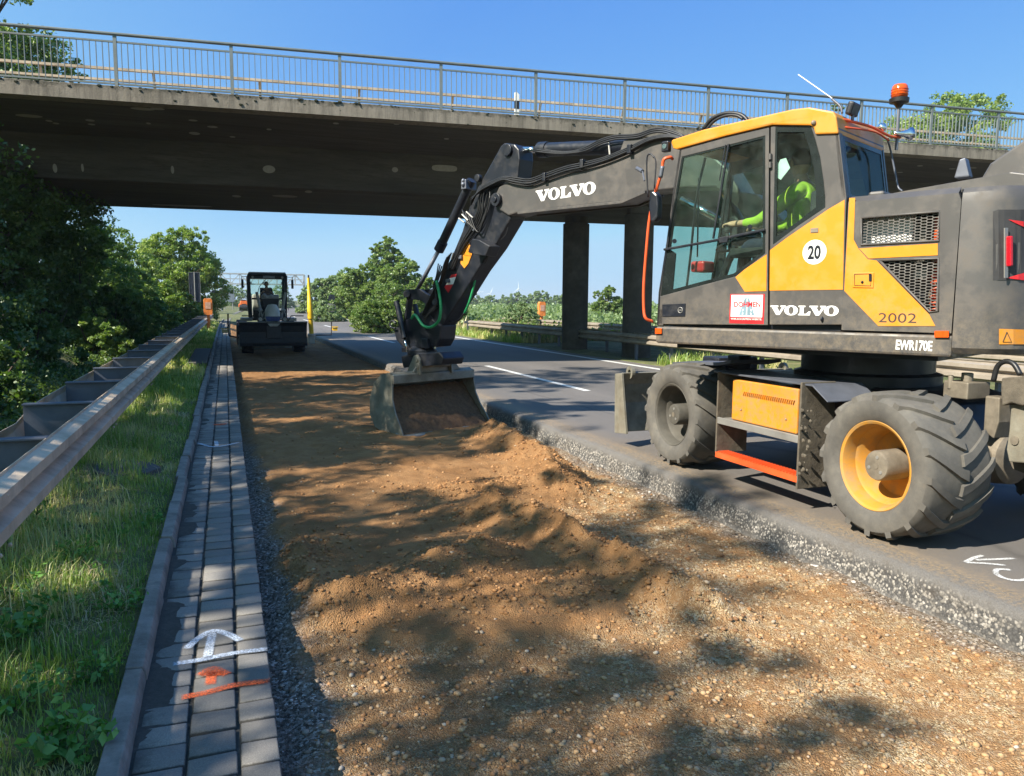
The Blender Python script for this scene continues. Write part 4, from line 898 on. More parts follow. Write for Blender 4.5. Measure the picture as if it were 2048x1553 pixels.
# hood top
hood = MB(); ebox(hood, -1.0, -.27, -1.2, 1.16, 2.40, 2.472); hood = hood.build('hood', M['grey'], ex, bevel=.01)
mb = MB(); pts = [(-.36, 2.472), (-.36, 2.49), (-.52, 2.51), (-.95, 2.55), (-1.25, 2.575), (-1.6, 2.49), (-1.6, 2.465)]
mb.plate([pts], lambda a, b, d: E(a, b, d), -1.0, .98); mb.build('raised_hood', M['grey'], hood, bevel=.035)
mb = MB(); ebox(mb, -.42, -.30, .5, 1.0, 2.475, 2.53); mb.build('hinge_block', M['grey'], hood, bevel=.02)
mb = MB(); q = E1(1770, 520, .35); mb.plate([[(-.05, -.05), (.06, -.05), (.03, .09), (-.01, .10)]], lambda a, b, d: q+UF*a+UZ*b+UL*d, 0, .10); mb.build('fuel_cap_lever', M['darksteel'], hood, bevel=.01)
q = E1(1965, 505, .1); mb = MB(); mb.plate([[(-.30, -.1), (.12, -.1), (.06, .02), (-.16, .17), (-.30, .19)]], lambda a, b, d: q+UF*a+UZ*b+UL*d, -.3, .25); mb.build('exhaust_shield', M['grey'], hood, bevel=.02)

# --- cab
cab = empty('cab', E(.6, 1.46, .8)); cab.parent = ex; cab.location = E(.6, 1.46, .8)-Vector((5.45, 5.45, 0))
door_out = k1([(275, 1258), (283, 1100), (300, 1000), (322, 850), (352, 620), (385, 410), (600, 350), (817, 300), (810, 1258)])
door_out = [(f, max(z, 1.475)) for f, z in door_out]
dhole = k1([(292, 1118), (306, 1010), (318, 890), (330, 820), (395, 445), (797, 343), (797, 912), (655, 1022), (480, 1068)])
dglass = k1([(345, 1087), (362, 912), (330, 880), (345, 790), (402, 450), (785, 355), (784, 905), (645, 1008), (480, 1052)])
mb = MB(); mb.plate([door_out, dhole], lambda a, b, d: E(a, b, d), 1.25, 1.205); door = mb.build('door', M['grey'], cab, bevel=.006)
blk = mat('black_glass_border', (0.012, 0.016, 0.016), .25)
dg2 = k1([(350, 1085), (365, 912), (318, 880), (340, 790), (402, 450), (785, 355), (784, 905), (645, 1008), (480, 1050)])
mb = MB(); mb.plate([dhole, dg2], lambda a, b, d: E(a, b, d), 1.246, 1.236); mb.build('window_seal', blk, door)
mb = MB(); mb.plate([dg2], lambda a, b, d: E(a, b, d), 1.238, 1.234); mb.build('window_glass', M['glass'], door)
mb = MB(); mb.bar(E1(310, 893, 1.262), E1(560, 848, 1.262), .02, .028, tuple(UL)); mb.bar(E1(555, 849, 1.262), E1(797, 797, 1.262), .02, .028, tuple(UL)); mb.build('window_bar', M['black'], door, bevel=.004)
mb = MB(); mb.bar(E1(622, 383, 1.258), E1(547, 840, 1.258), .014, .016, tuple(UL)); mb.bar(E1(606, 386, 1.256), E1(577, 560, 1.256), .008, .006, tuple(UL)); mb.build('slide_rail', M['black'], door)
mb = MB(); mb.plate([k1([(582, 835), (628, 828), (625, 858), (585, 862)])], lambda a, b, d: E(a, b, d), 1.262, 1.285); mb.build('window_catch', M['black'], door, bevel=.004)
for x, y in ((360, 852), (724, 783)): mb = MB(); mb.cyl(E1(x, y, 1.24), E1(x, y, 1.255), .020, 14); mb.build('suction_knob', M['black'], door)
yd = k1([(655, 1026), (700, 988), (806, 916), (804, 1093), (700, 1096)]); mb = MB(); mb.plate([yd], lambda a, b, d: E(a, b, d), 1.2495, 1.2535); mb.build('yellow_panel', M['yellow'], door)
mb = MB(); mb.plate([k1([(302, 1158), (415, 1153), (412, 1215), (302, 1217)])], lambda a, b, d: E(a, b, d), 1.251, 1.256); hd = mb.build('door_handle', M['black'], door, bevel=.004)
mb = MB(); q = k1([(390, 1185)])[0]; ring = [E(q[0]+.024*cos(a*.35), q[1]+.024*sin(a*.35), 1.258) for a in range(19)]; mb.tube(ring, .003, 5); mb.bar(E(q[0]-.026, q[1], 1.258), E(q[0]+.026, q[1], 1.258), .006, .003, tuple(UL)); mb.build('badge', M['steel'], door)
for y in (430, 470): mb = MB(); mb.cyl(E1(822, y, 1.262), E1(822, y+28, 1.262), .014, 10); mb.build('hinge', M['grey'], door)
# sticker with company name
sa = k1([(624, 1248)])[0]; sb = k1([(797, 1107)])[0]; sw = sa[0]-sb[0]; sh = sb[1]-sa[1]
mb = MB(); mb.plate([[(sb[0], sa[1]), (sa[0], sa[1]), (sa[0], sb[1]), (sb[0], sb[1])]], lambda a, b, d: E(a, b, d), 1.2495, 1.2515); stk = mb.build('company_sticker', M['red'], door)
def SF(a, b, d): return E(sa[0]-a*sw, sa[1]+b*sh, 1.2515+d)
mb = MB(); mb.sheet([[(.04, .22), (.95, .22), (.95, .97), (.04, .97)]], SF, .001); mb.build('sticker_field', M['letter'], stk)
road_b = mat('sticker_blue_grey', (0.20, 0.30, 0.36), .5)
mb = MB(); mb.sheet([[(.28, .28), (.74, .28), (.57, .84), (.50, .91), (.43, .84)]], SF, .0018); mb.build('sticker_road', road_b, stk)
mb = MB(); mb.sheet([[(.49, .28), (.52, .28), (.512, .88), (.498, .88)]], SF, .0024)
for y0 in (.3, .42): mb.sheet([[(.37, y0), (.40, y0), (.412, y0+.07), (.385, y0+.07)]], SF, .0024); mb.sheet([[(.62, y0), (.65, y0), (.64, y0+.07), (.61, y0+.07)]], SF, .0024)
mb.build('sticker_line', M['letter'], stk)
FS = lambda a, b, d: E(-a, b, d)
text_mb('DOHMEN', FS, -(sa[0]-.13*sw), sa[1]+.57*sh, .17*sh, bold=.02, d=1.2545, width=.76*sw).build('lettering', M['red'], stk)
text_mb('WIR.SCHAFFEN.WERTE.', FS, -(sa[0]-.05*sw), sa[1]+.125*sh, .055*sh, bold=.015, d=1.2535, width=.90*sw).build('lettering', M['letter'], stk)
text_mb('www.strassenbau.de', FS, -(sa[0]-.5*sw), sa[1]+.04*sh, .03*sh, d=1.2535, width=.42*sw) if False else None
# rear quarter panel
q_out = k1([(823, 299), (1024, 290), (1150, 318), (1165, 430), (1190, 640), (1172, 1256), (818, 1256)]); q_out = [(f, max(z, 1.475)) for f, z in q_out]
qh = k1([(848, 302), (1016, 296), (1038, 360), (1062, 450), (1078, 560), (1086, 640), (1086, 690), (960, 775), (836, 868)])
qg = k1([(856, 325), (985, 325), (1010, 400), (1032, 500), (1042, 600), (1042, 688), (950, 760), (850, 830)])
mb = MB(); mb.plate([q_out, qh], lambda a, b, d: E(a, b, d), 1.25, 1.20); qp = mb.build('rear_quarter_panel', M['grey'], cab, bevel=.006)
mb = MB(); mb.plate([qh, qg], lambda a, b, d: E(a, b, d), 1.246, 1.236); mb.build('window_seal', blk, qp)
mb = MB(); mb.plate([qg], lambda a, b, d: E(a, b, d), 1.238, 1.234); mb.build('window_glass', M['glass'], qp)
yq = k1([(822, 896), (900, 838), (1100, 700), (1182, 652), (1174, 1086), (820, 1091)]); mb = MB(); mb.plate([yq], lambda a, b, d: E(a, b, d), 1.2495, 1.2535); yq_ = mb.build('yellow_panel', M['yellow'], qp)
mb = MB(); mb.plate([k1([(1018, 790), (1056, 788), (1056, 810), (1018, 812)])], lambda a, b, d: E(a, b, d), 1.253, 1.259); mb.build('nameplate', M['hub'], qp, bevel=.003)
c20 = k1([(1037, 905)])[0]; rr = abs(k1([(1037-57, 905)])[0][0]-c20[0])*1.0
mb = MB(); mb.cyl(E(c20[0], c20[1], 1.2535), E(c20[0], c20[1], 1.2555), rr, 40); s20 = mb.build('speed_sticker', M['letter'], qp)
ring = [E(c20[0]+rr*.9*cos(2*pi*k/40), c20[1]+rr*.9*sin(2*pi*k/40), 1.2562) for k in range(41)]; mb = MB(); mb.tube(ring, .0016, 4); mb.build('sticker_ring', M['black'], s20)
text_mb('20', FS, -(c20[0]+rr*.56), c20[1]-rr*.53, rr*1.05, bold=.035, d=1.2565, width=rr*1.10).build('lettering', M['black'], s20)
f0, z0 = k1([(822, 1205)])[0]; f1, _z = k1([(1155, 1153)])[0]
volvo_mb(FS, -f0, z0-.004, f0-f1, .052*1.45, 1.2515).build('lettering', M['letter'], qp)
mb = MB(); mb.ball(E1(1072, 1228, 1.26), .016, 8, 6, (1, .6, 1.3)); mb.build('key_lock', M['black'], qp)
# A-pillar front return, windshield, right wall, rear wall
front = [(f+.0, z) for f, z in k1([(275, 1258), (283, 1100), (322, 850), (352, 620), (385, 410)])]
LR = .32
def wallF(l0, l1, m, nm, off0=0.0):
    mb = MB(); n = len(front); vs = [E(f-off0, z, l0) for f, z in front]+[E(f-off0, z, l1) for f, z in front]
    mb.add(vs, [(i, i+1, n+i+1, n+i) for i in range(n-1)]); o = mb.build(nm, m, cab)
    sd_ = o.modifiers.new('t', 'SOLIDIFY'); sd_.thickness = .02; return o
wallF(1.25, 1.19, M['black'], 'front_pillar'); wallF(LR, LR+.06, M['black'], 'front_pillar'); wallF(1.19, LR+.06, M['glass'], 'windshield', .005)
mb = MB(); ebox(mb, 1.36, 1.42, LR, 1.25, 1.46, 1.62); mb.build('front_sill', M['grey'], cab, bevel=.01)
rw_out = [(f, z) for f, z in door_out[:-1]]+[q_out[2], q_out[4], (-.25, 1.475)]
rw_in = [(1.30, 1.75), (1.22, 2.9), (.45, 3.0), (.05, 2.95), (-.08, 2.5), (-.1, 1.85)]
rwo = [(1.43, 1.475), (1.41, 1.8), (1.35, 2.2), (1.24, 3.03), (.4, 3.08), (-.12, 3.0), (-.24, 2.47), (-.25, 1.475)]
mb = MB(); mb.plate([rwo, rw_in], lambda a, b, d: E(a, b, d), LR, LR+.04); mb.build('right_wall', M['black'], cab)
mb = MB(); mb.plate([rw_in], lambda a, b, d: E(a, b, d), LR+.02, LR+.024); mb.build('window_glass', M['glass'], cab)
def RWF(a, b, d):  # rear wall: a = l, b = z, follows the slanted back edge
    f = -.15-.10*(3.0-b)/.55*.9 if b > 2.45 else -.255; return E(f+d, b, a)
mb = MB(); mb.plate([[(1.25, 2.47), (1.25, 2.99), (LR, 2.99), (LR, 2.47)], [(1.185, 2.485), (1.185, 2.955), (LR+.03, 2.955), (LR+.03, 2.485)]], RWF, 0, .03); mb.build('rear_wall', M['grey'], cab)
mb = MB(); mb.plate([[(1.185, 2.48), (1.185, 2.955), (LR+.03, 2.955), (LR+.03, 2.48)], [(1.14, 2.50), (1.14, 2.91), (LR+.07, 2.91), (LR+.07, 2.50)]], RWF, .004, .012); mb.build('window_seal', blk, cab)
mb = MB(); mb.plate([[(1.14, 2.48), (1.14, 2.91), (LR+.07, 2.91), (LR+.07, 2.48)]], RWF, .008, .012); mb.build('window_glass', M['glass'], cab)
mb = MB(); mb.plate([[(1.20, 1.47), (1.20, 2.47), (LR, 2.47), (LR, 1.47)]], lambda a, b, d: E(d, b, a), -.255, -.235); mb.build('bulkhead', M['black'], cab)
mb = MB(); ebox(mb, -.23, 1.38, LR+.02, 1.20, 1.46, 1.52); mb.build('cab_floor', M['black'], cab)
# roof
ro = k1([(343, 377), (346, 362), (500, 312), (930, 214), (1010, 205), (1128, 226), (1140, 250), (1150, 332), (1038, 336), (1030, 305), (1018, 293), (830, 290), (600, 345), (372, 408), (352, 404)], 1.27)
mb = MB(); mb.plate([ro], lambda a, b, d: E(a, b, d), 1.27, LR-.02); roof = mb.build('cab_roof', M['yellow'], cab, bevel=.022)
mb = MB(); mb.ball(E1(1032, 280, 1.275), .02, 8, 6); mb.build('roof_plug', M['hub'], roof)
mb = MB(); q = E1(330, 395, 1.28); mb.box(q+UF*.02, (.07, .06, .09), AXU); wl = mb.build('work_lamp', M['black'], cab, bevel=.01)
mb = MB(); mb.cyl(q+UF*.02+UL*.03, q+UF*.02+UL*.036, .022, 16); mb.build('lamp_lens', M['chrome'], wl)
# interior
seat = MB(); ebox(seat, .15, .66, .52, 1.04, 1.86, 2.02); ebox(seat, .02, .15, .54, 1.02, 1.98, 2.58); ebox(seat, .03, .12, .66, .90, 2.60, 2.80); ebox(seat, .2, .6, .57, 1.0, 1.5, 1.86); seat.build('driver_seat', M['seat'], cab, bevel=.03)
for l in (.47, 1.05): mb = MB(); ebox(mb, .3, .80, l-.05, l+.05, 2.06, 2.14); mb.cyl(E(.82, 2.12, l), E(.86, 2.28, l), .018, 8); mb.ball(E(.86, 2.30, l), .03, 8, 6); mb.build('armrest_console', M['seat'], cab, bevel=.01)
mb = MB(); mb.tube([E(1.2, 1.5, .76), E(1.0, 2.05, .76), E(.93, 2.18, .76)], .035, 10); sc_ = mb.build('steering_column', M['black'], cab)
cc_ = E(.92, 2.2, .76); ax1 = UL; ax2 = (UF*-.55+UZ*-.83).normalized(); ax2 = ax2.cross(UL).normalized() if False else (UF*.8-UZ*.25).normalized()
mb = MB(); mb.tube([cc_+(ax1*cos(2*pi*k/24)+ax2*sin(2*pi*k/24))*.18 for k in range(25)], .014, 6); mb.bar(cc_-ax1*.17, cc_+ax1*.17, .02, .015); mb.build('steering_wheel', M['black'], sc_)
mb = MB(); ebox(mb, 1.0, 1.08, .42, .62, 2.2, 2.42); mb.bar(E(1.05, 1.6, .42), E(1.04, 2.25, .46), .03, .03); mb.build('monitor', M['black'], cab, bevel=.01)
mb = MB(); mb.plate([k1([(878, 460), (905, 452), (925, 500), (880, 558), (862, 545), (860, 500)], 1.20)], lambda a, b, d: E(a, b, d), 1.226, 1.222); mb.build('paper_note', M['paper'], cab)
mb = MB(); mb.box(E(1.18, 2.0, .9), (.14, .2, .10), AXU); mb.build('first_aid_pouch', M['red'], cab, bevel=.02)
mb = MB(); mb.tube(spline([E(1.24, 1.62, 1.10), E(1.2, 2.1, 1.08), E(1.16, 2.6, 1.08), E(1.10, 2.95, 1.05)]), .012, 6); mb.tube([E(1.3, 2.1, .8), E(1.22, 2.8, .95)], .008, 5); mb.build('wiper_arm', M['black'], cab)
mb = MB(); ebox(mb, .2, .9, .45, 1.05, 2.98, 3.04); mb.build('roof_lining', M['seat'], cab)
# grab rails and mirror
def tube_part(nm, pts, r, m, par, seg=8, n=5): mb = MB(); mb.tube(spline(pts, n), r, seg); return mb.build(nm, m, par, smooth=True)
def T1(L, l): return [E1(x, y, l) for x, y in L]
tube_part('grab_rail', [E1(350, 455, 1.25), E1(340, 447, 1.30)]+T1([(312, 455), (303, 480), (298, 520), (270, 610), (240, 740), (224, 900), (212, 1060), (212, 1180), (222, 1225)], 1.33)+[E1(255, 1240, 1.27)], .014, M['orange'], ex)
tube_part('rail_sleeve', T1([(302, 490), (292, 545)], 1.335), .019, M['darksteel'], ex)
mir = MB(); mir.plate([[(f, z) for f, z in k1([(252, 615), (270, 612), (288, 630), (292, 680), (288, 740), (270, 762), (252, 755), (246, 690)], 1.38)]], lambda a, b, d: E(a, b, d), 1.34, 1.42); mir = mir.build('mirror', M['black'], ex, bevel=.02)
tube_part('mirror_arm', T1([(262, 450), (245, 432), (228, 445), (226, 520), (232, 640)], 1.36), .007, M['black'], mir)
tube_part('mirror_arm', T1([(262, 442), (270, 480), (262, 600)], 1.36), .006, M['black'], mir)
mb = MB(); mb.cyl(E1(178, 500, 1.2), E1(205, 515, 1.25), .018, 10); mb.cyl(E1(205, 515, 1.25), E1(215, 560, 1.3), .008, 6); mb.build('marker_camera', M['darksteel'], ex)
# beacon, lamps, antenna on the cab's rear roof edge
lb = .45
qb = toF(1200+1437/2.415, 130+310/2.415, lb)
mb = MB(); mb.tube([E(qb[0], 2.92, lb), E(qb[0], toF(1200+1437/2.415, 130+190/2.415, lb)[1], lb)], .013, 8); bc = mb.build('beacon_mast', M['darksteel'], ex)
zb_ = toF(1200+1440/2.415, 130+190/2.415, lb)[1]; mb = MB(); mb.lathe(E(qb[0], zb_, lb), UZ, [(.02, -.03), (.04, 0), (.073, .01), (.076, .04), (.065, .045)], 28); mb.build('beacon_base', M['rubber'], bc, smooth=True, auto=40)
mb = MB(); mb.lathe(E(qb[0], zb_+.05, lb), UZ, [(.060, -.005), (.063, .045), (.058, .085), (.047, .10), (.02, .105)], 28); bl = mb.build('beacon_lens', M['lens_or'], bc, smooth=True)
mb = MB()
for k in (.02, .04, .06): mb.tube([E(qb[0], zb_+.05+k, lb)+Vector((cos(2*pi*j/24), sin(2*pi*j/24), 0))*.0635 for j in range(25)], .003, 4)
mb.build('lens_ribs', M['lens_or'], bl)
def T2(x, y, l): return E1(x, y, l)
tube_part('roof_guard_rail', [T2(1135, 288, 1.20), T2(1152, 268, 1.15), T2(1190, 268, 1.08), T2(1310, 300, .8), T2(1400, 345, .55), T2(1450, 350, .42)], .011, M['orange'], ex)
tube_part('roof_guard_rail', [T2(1165, 300, 1.15), T2(1320, 322, .8), T2(1395, 365, .58)], .008, M['orange'], ex)
mb = MB(); q = T2(1222, 215, 1.02); mb.box(q, (.05, .15, .10), ((UF*.9+UZ*.3).normalized(), UL, (UZ*.95-UF*.3).normalized())); wl = mb.build('work_lamp', M['black'], ex, bevel=.015)
mb = MB(); mb.tube([q, q-UZ*.08], .012, 6); mb.build('lamp_bracket', M['darksteel'], wl)
tube_part('antenna', [T2(1165, 200, 1.12), T2(1125, 165, 1.12), T2(957, 47, 1.12)], .0035, M['white'], ex)
tube_part('antenna_base', [T2(1170, 235, 1.12), T2(1160, 200, 1.12), T2(1120, 165, 1.12)], .009, M['darksteel'], ex)
mb = MB(); mb.ball(T2(1362, 303, .62), .035, 12, 8); mb.build('rear_lamp', M['chrome'], ex, smooth=True)
mb = MB(); a = T2(1420, 330, .5); b_ = T2(1500, 335, .38); mb.tube([a, a+(b_-a)*.5, a+(b_-a)*.8, b_], [.012, .02, .035, .055], 16); mb.build('horn', M['chrome'], ex, smooth=True)
tube_part('cable', [T2(1390, 365, .5), T2(1405, 420, .42), T2(1425, 520, .40), T2(1440, 590, .40), T2(1460, 610, .42)], .008, M['darksteel'], ex)

# --- boom
bt = .17
boom_l = [(672, 372), (690, 335), (745, 292), (870, 302), (960, 268), (1085, 236), (1180, 202), (1300, 152), (1400, 108), (1480, 108)]
boom_r = [(1480, 298), (1370, 355), (1260, 404), (1000, 430), (780, 454), (735, 470), (690, 440)]
B = k3(boom_l, bt)+[(1.75, 3.38), (1.35, 3.0), (.95, 2.3), (.62, 1.72), (.45, 1.56), (.32, 1.66), (.30, 1.85)]
B += [(.55, 2.2), (.75, 2.35)] if False else []
top = k3(boom_l, bt)+[(1.80, 3.36), (1.40, 3.02), (.9, 2.25), (.55, 1.62)]
bot = [(.28, 1.72), (.62, 2.3), (1.05, 2.72), (1.5, 2.83), (1.85, 2.86)]+k3([(1480, 298)], bt)[:0]+k3([(1370, 357), (1260, 404), (1000, 430), (780, 454), (735, 468), (690, 440)], bt)
mb = MB(); mb.plate([top+bot], lambda a, b, d: E(a, b, d), bt, -bt); boom = mb.build('boom', M['grey'], ex, bevel=.018)
bot_l = k3([(1370, 358), (1260, 406), (1000, 432), (780, 456)], bt)
for s in (1, -1):
    mb = MB()
    for i in range(3): mb.bar(E(*bot_l[i], s*(bt+.006)), E(*bot_l[i+1], s*(bt+.006)), .02, .03, tuple(UZ))
    mb.build('weld_flange', M['grey'], boom, bevel=.004)
    mb = MB(); q = k3([(685, 395)], bt)[0]; mb.cyl(E(*q, s*(bt-.02)), E(*q, s*(bt+.05)), .085, 24); mb.cyl(E(*q, s*(bt+.05)), E(*q, s*(bt+.07)), .035, 16); mb.build('pivot_pin', M['black'], boom, bevel=.006)
fa, za = k3([(868, 402)], bt)[0]; fb, zb_ = k3([(1140, 362)], bt)[0]
sl = (zb_-za)/(fa-fb); LW = sqrt((fa-fb)**2+(zb_-za)**2); ca_, sa_ = (fa-fb)/LW, (zb_-za)/LW
def BFm(a, b, d): return E(fa-(a*ca_-b*sa_)-.0*b, za+(a*sa_+b*ca_), d)
volvo_mb(BFm, -.02, -.005, LW+.02, .135, bt+.003).build('lettering', M['letter'], boom)
# lift cylinders (chrome rods seen through the cab)
for l, pa, pb in ((.20, (760, 850), (395, 648)), (-.20, (700, 820), (520, 465))):
    a = E1(*pa, l); b_ = E1(*pb, l); m_ = a+(b_-a)*.45
    mb = MB(); mb.cyl(a, m_, .06, 16); lc = mb.build('lift_cylinder', M['black'], boom, smooth=True, auto=40)
    mb = MB(); mb.cyl(m_, b_, .036, 14); mb.build('cylinder_rod', M['chrome'], lc, smooth=True)
mb = MB(); mb.box(E(.55, 1.75, 0), (.5, .5, .6), AXU); mb.build('boom_foot', M['black'], ex, bevel=.03)
# arm cylinder on top
cl = 0.0
a = E3(772, 163, cl); m_ = E3(880, 163, cl); b_ = E3(1300, 148, cl)
mb = MB(); mb.cyl(a, m_, .038, 16); ac_r = mb.build('cylinder_rod', M['chrome'], boom, smooth=True)
mb = MB(); mb.cyl(m_, b_, .082, 22); mb.cyl(m_-(b_-m_).normalized()*.0, m_+(b_-m_).normalized()*.14, .095, 22); mb.cyl(b_-(b_-m_).normalized()*.03, b_+(b_-m_).normalized()*.10, .06, 16); mb.build('arm_cylinder', M['black'], boom, smooth=True, auto=40)
mb = MB(); mb.tube([E3(1200, 128, .09), E3(1205, 185, .1)], .012, 6); mb.tube([E3(1222, 128, -.09), E3(1205, 118, 0), E3(1200, 128, .09)], .012, 6); mb.build('hose_clamp', M['steel'], boom)
mb = MB(); mb.plate([k3([(1240, 205), (1270, 120), (1330, 105), (1400, 110), (1300, 190)], .12)], lambda a, b, d: E(a, b, d), .12, .09); mb.build('cylinder_bracket', M['grey'], boom)
# hoses along boom
def T3(L, l): return [E3(x, y, l) for x, y in L]
for i, (dy, l) in enumerate(((0, .20), (10, .215), (20, .20), (-9, .18))):
    tube_part('hose', T3([(560, 410-dy), (600, 350+dy*.5), (660, 315+dy*.6), (710, 295+dy*.6), (760, 300+dy), (830, 308+dy), (900, 285+dy), (1000, 250+dy), (1080, 232+dy), (1180, 205+dy*.8), (1290, 160+dy*.8), (1390, 112+dy*.6), (1480, 98+dy*.5), (1540, 110+dy*.4)], l), .0115, M['rubber'], boom, 7, 5)
for i, (dy, l) in enumerate(((0, .12), (9, .13), (-8, .08))):
    tube_part('hose', T3([(850, 160+dy), (960, 175+dy*.6), (1040, 172+dy*.5), (1100, 155+dy), (1160, 125+dy), (1230, 105+dy), (1330, 98+dy), (1400, 75+dy), (1450, 72+dy), (1520, 92+dy), (1560, 110)], l), .011, M['rubber'], boom, 7, 5)
for x, y in ((1080, 228), (905, 290), (1300, 160)):
    mb = MB(); mb.box(E3(x, y, .20), (.05, .07, .10), AXU); mb.build('hose_clamp', M['black'], boom, bevel=.008)
tube_part('hose', [E1(500, 310, .3), E1(540, 262, .3), E1(600, 236, .3), E1(660, 236, .3), E1(700, 255, .3), E1(730, 300, .3)], .02, M['rubber'], boom, 8, 6)
tube_part('hose', [E1(515, 312, .34), E1(555, 270, .34), E1(610, 246, .34), E1(660, 246, .34), E1(690, 262, .34)], .014, M['rubber'], boom, 8, 6)
# --- stick (arm)
at_ = .13
armp = k3([(698, 145), (716, 130), (762, 136), (782, 160), (786, 205), (776, 290), (764, 400), (746, 480), (665, 618), (590, 722), (505, 860), (432, 972), (384, 990), (350, 945), (345, 880), (400, 790), (470, 660), (520, 540), (552, 430), (590, 340), (640, 250)], at_)
mb = MB(); mb.plate([armp], lambda a, b, d: E(a, b, d), at_, -at_); arm = mb.build('arm', M['black'], ex, bevel=.018)
for s in (1, -1):
    q = k3([(735, 165)], at_)[0]; mb = MB(); mb.cyl(E(*q, s*(at_-.01)), E(*q, s*(at_+.035)), .075, 20); mb.build('pivot_pin', M['black'], arm, bevel=.006)
    q = k3([(600, 295)], at_)[0]; mb = MB(); mb.cyl(E(*q, s*(at_-.01)), E(*q, s*(at_+.05)), .05, 16); mb.build('pivot_pin', M['black'], arm, bevel=.006)
a = E3(585, 300, .0); m_ = E3(418, 628, 0); b_ = E3(312, 812, 0)
mb = MB(); mb.cyl(a+UF*.09, m_+UF*.03, .062, 20); mb.cyl(m_+(a-m_)*.12+UF*.03, m_+UF*.03, .075, 20); mb.build('bucket_cylinder', M['black'], arm, smooth=True, auto=40)
mb = MB(); mb.cyl(m_+UF*.03, b_, .03, 14); mb.build('cylinder_rod', M['darksteel'], arm, smooth=True)
mb = MB(); q = E3(560, 325, .0)+UF*.04; mb.box(q, (.10, .2, .13), AXU); mb.ball(q+UL*.1, .035, 8, 6); mb.ball(q+UL*.1+UZ*.05, .028, 8, 6); mb.build('valve_block', M['darksteel'], arm, bevel=.02)
# hose clutter on the arm
rr_ = random.Random(4)
for k in range(7):
    o1 = rr_.uniform(-12, 12); tube_part('hose', T3([(700+o1, 300+k*3), (640+o1, 320+k*4), (605+o1+k*3, 380), (590+k*5, 450+o1), (560+k*6, 520+o1), (520+k*4, 590+o1), (485+k*3, 660), (455+k*4, 720)], .155+.012*(k % 3)), .009, M['rubber'], arm, 6, 5)
for k in range(4):
    tube_part('hose', T3([(520+k*14, 440+k*12), (545+k*12, 500+k*10), (580+k*6, 520+k*8), (610, 490+k*8), (640-k*3, 420+k*12), (650, 350+k*8)], .16+.015*k), .0095, M['rubber'], arm, 6, 5)
for k in range(5):
    tube_part('hose', T3([(470-k*5, 640+k*5), (450-k*4, 700), (432-k*4, 760+k*3), (405-k*5, 820), (372-k*6, 880+k*4), (350-k*4, 930)], .165+.014*k), .010, M['rubber'], arm, 6, 5)
for x, y in ((620, 560), (560, 690), (500, 800)):
    mb = MB(); mb.box(E3(x-45, y-30, .15), (.06, .05, .05), AXU); mb.build('hose_clamp', M['darksteel'], arm, bevel=.006)
for x0, y0, x1, y1 in ((505, 480, 530, 500), (520, 462, 548, 490), (540, 450, 570, 478), (480, 640, 470, 670)):
    mb = MB(); mb.cyl(E3(x0, y0, .18), E3(x1, y1, .18), .012, 8); mb.build('hose_fitting', M['steel'], arm)
tube_part('hose', T3([(735, 500), (725, 550), (700, 578), (680, 580)], .10), .005, M['rubber'], arm, 6, 6)
tube_part('hose', T3([(690, 545), (685, 600), (668, 640)], .10), .005, M['rubber'], arm, 6, 6)
tube_part('hose', T3([(640, 660), (625, 690), (605, 688)], .14), .006, M['rubber'], arm, 6, 6)
mb = MB(); q = k3([(610, 578), (645, 585), (692, 612), (672, 658), (622, 652), (590, 640)], .16); mb.plate([q], lambda a, b, d: E(a, b, d), .33, .13); wl = mb.build('work_lamp', M['black'], arm, bevel=.01)
mb = MB(); mb.plate([k3([(545, 588), (572, 628), (548, 690), (530, 712), (513, 690), (512, 650), (530, 610)], .14)], lambda a, b, d: E(a, b, d), .14, .134); wn = mb.build('warning_label', M['yellow'], arm)
pts = T3([(545, 612), (528, 650), (560, 655), (545, 612)], .143); mb = MB(); mb.tube(pts, .003, 4); mb.build('warning_triangle', M['black'], wn)
for nm, m, Lq in (('red_band', M['red'], [(470, 742), (494, 738), (490, 752), (462, 758)]), ('white_band', M['letter'], [(462, 758), (490, 752), (478, 786), (443, 790)]), ('red_band', M['red'], [(443, 790), (478, 786), (455, 826), (437, 800)])):
    mb = MB(); mb.plate([k3(Lq, .134)], lambda a, b, d: E(a, b, d), .134, .129); mb.build(nm, m, arm)
# --- linkage
mb = MB(); mb.plate([k3([(250, 822), (262, 810), (330, 808), (352, 825), (392, 848), (410, 880), (385, 895), (330, 862), (268, 852), (252, 842)], .14)], lambda a, b, d: E(a, b, d), .16, .11); mb.plate([k3([(250, 822), (262, 810), (330, 808), (352, 825), (392, 848), (410, 880), (385, 895), (330, 862), (268, 852), (252, 842)], .14)], lambda a, b, d: E(a, b, d), -.11, -.16)
lk = mb.build('guide_link', M['black'], arm, bevel=.012)
mb = MB(); mb.cyl(E3(262, 832, .22), E3(262, 832, -.2), .05, 18); mb.cyl(E3(395, 870, .2), E3(395, 870, -.2), .045, 18); mb.build('link_pin', M['black'], lk, bevel=.006)
for s in (1, -1):
    mb = MB(); mb.bar(E3(280, 840, s*.1), E3(262, 975, s*.1), .05, .10, tuple(UL)); mb.build('push_link', M['black'], arm, bevel=.012)
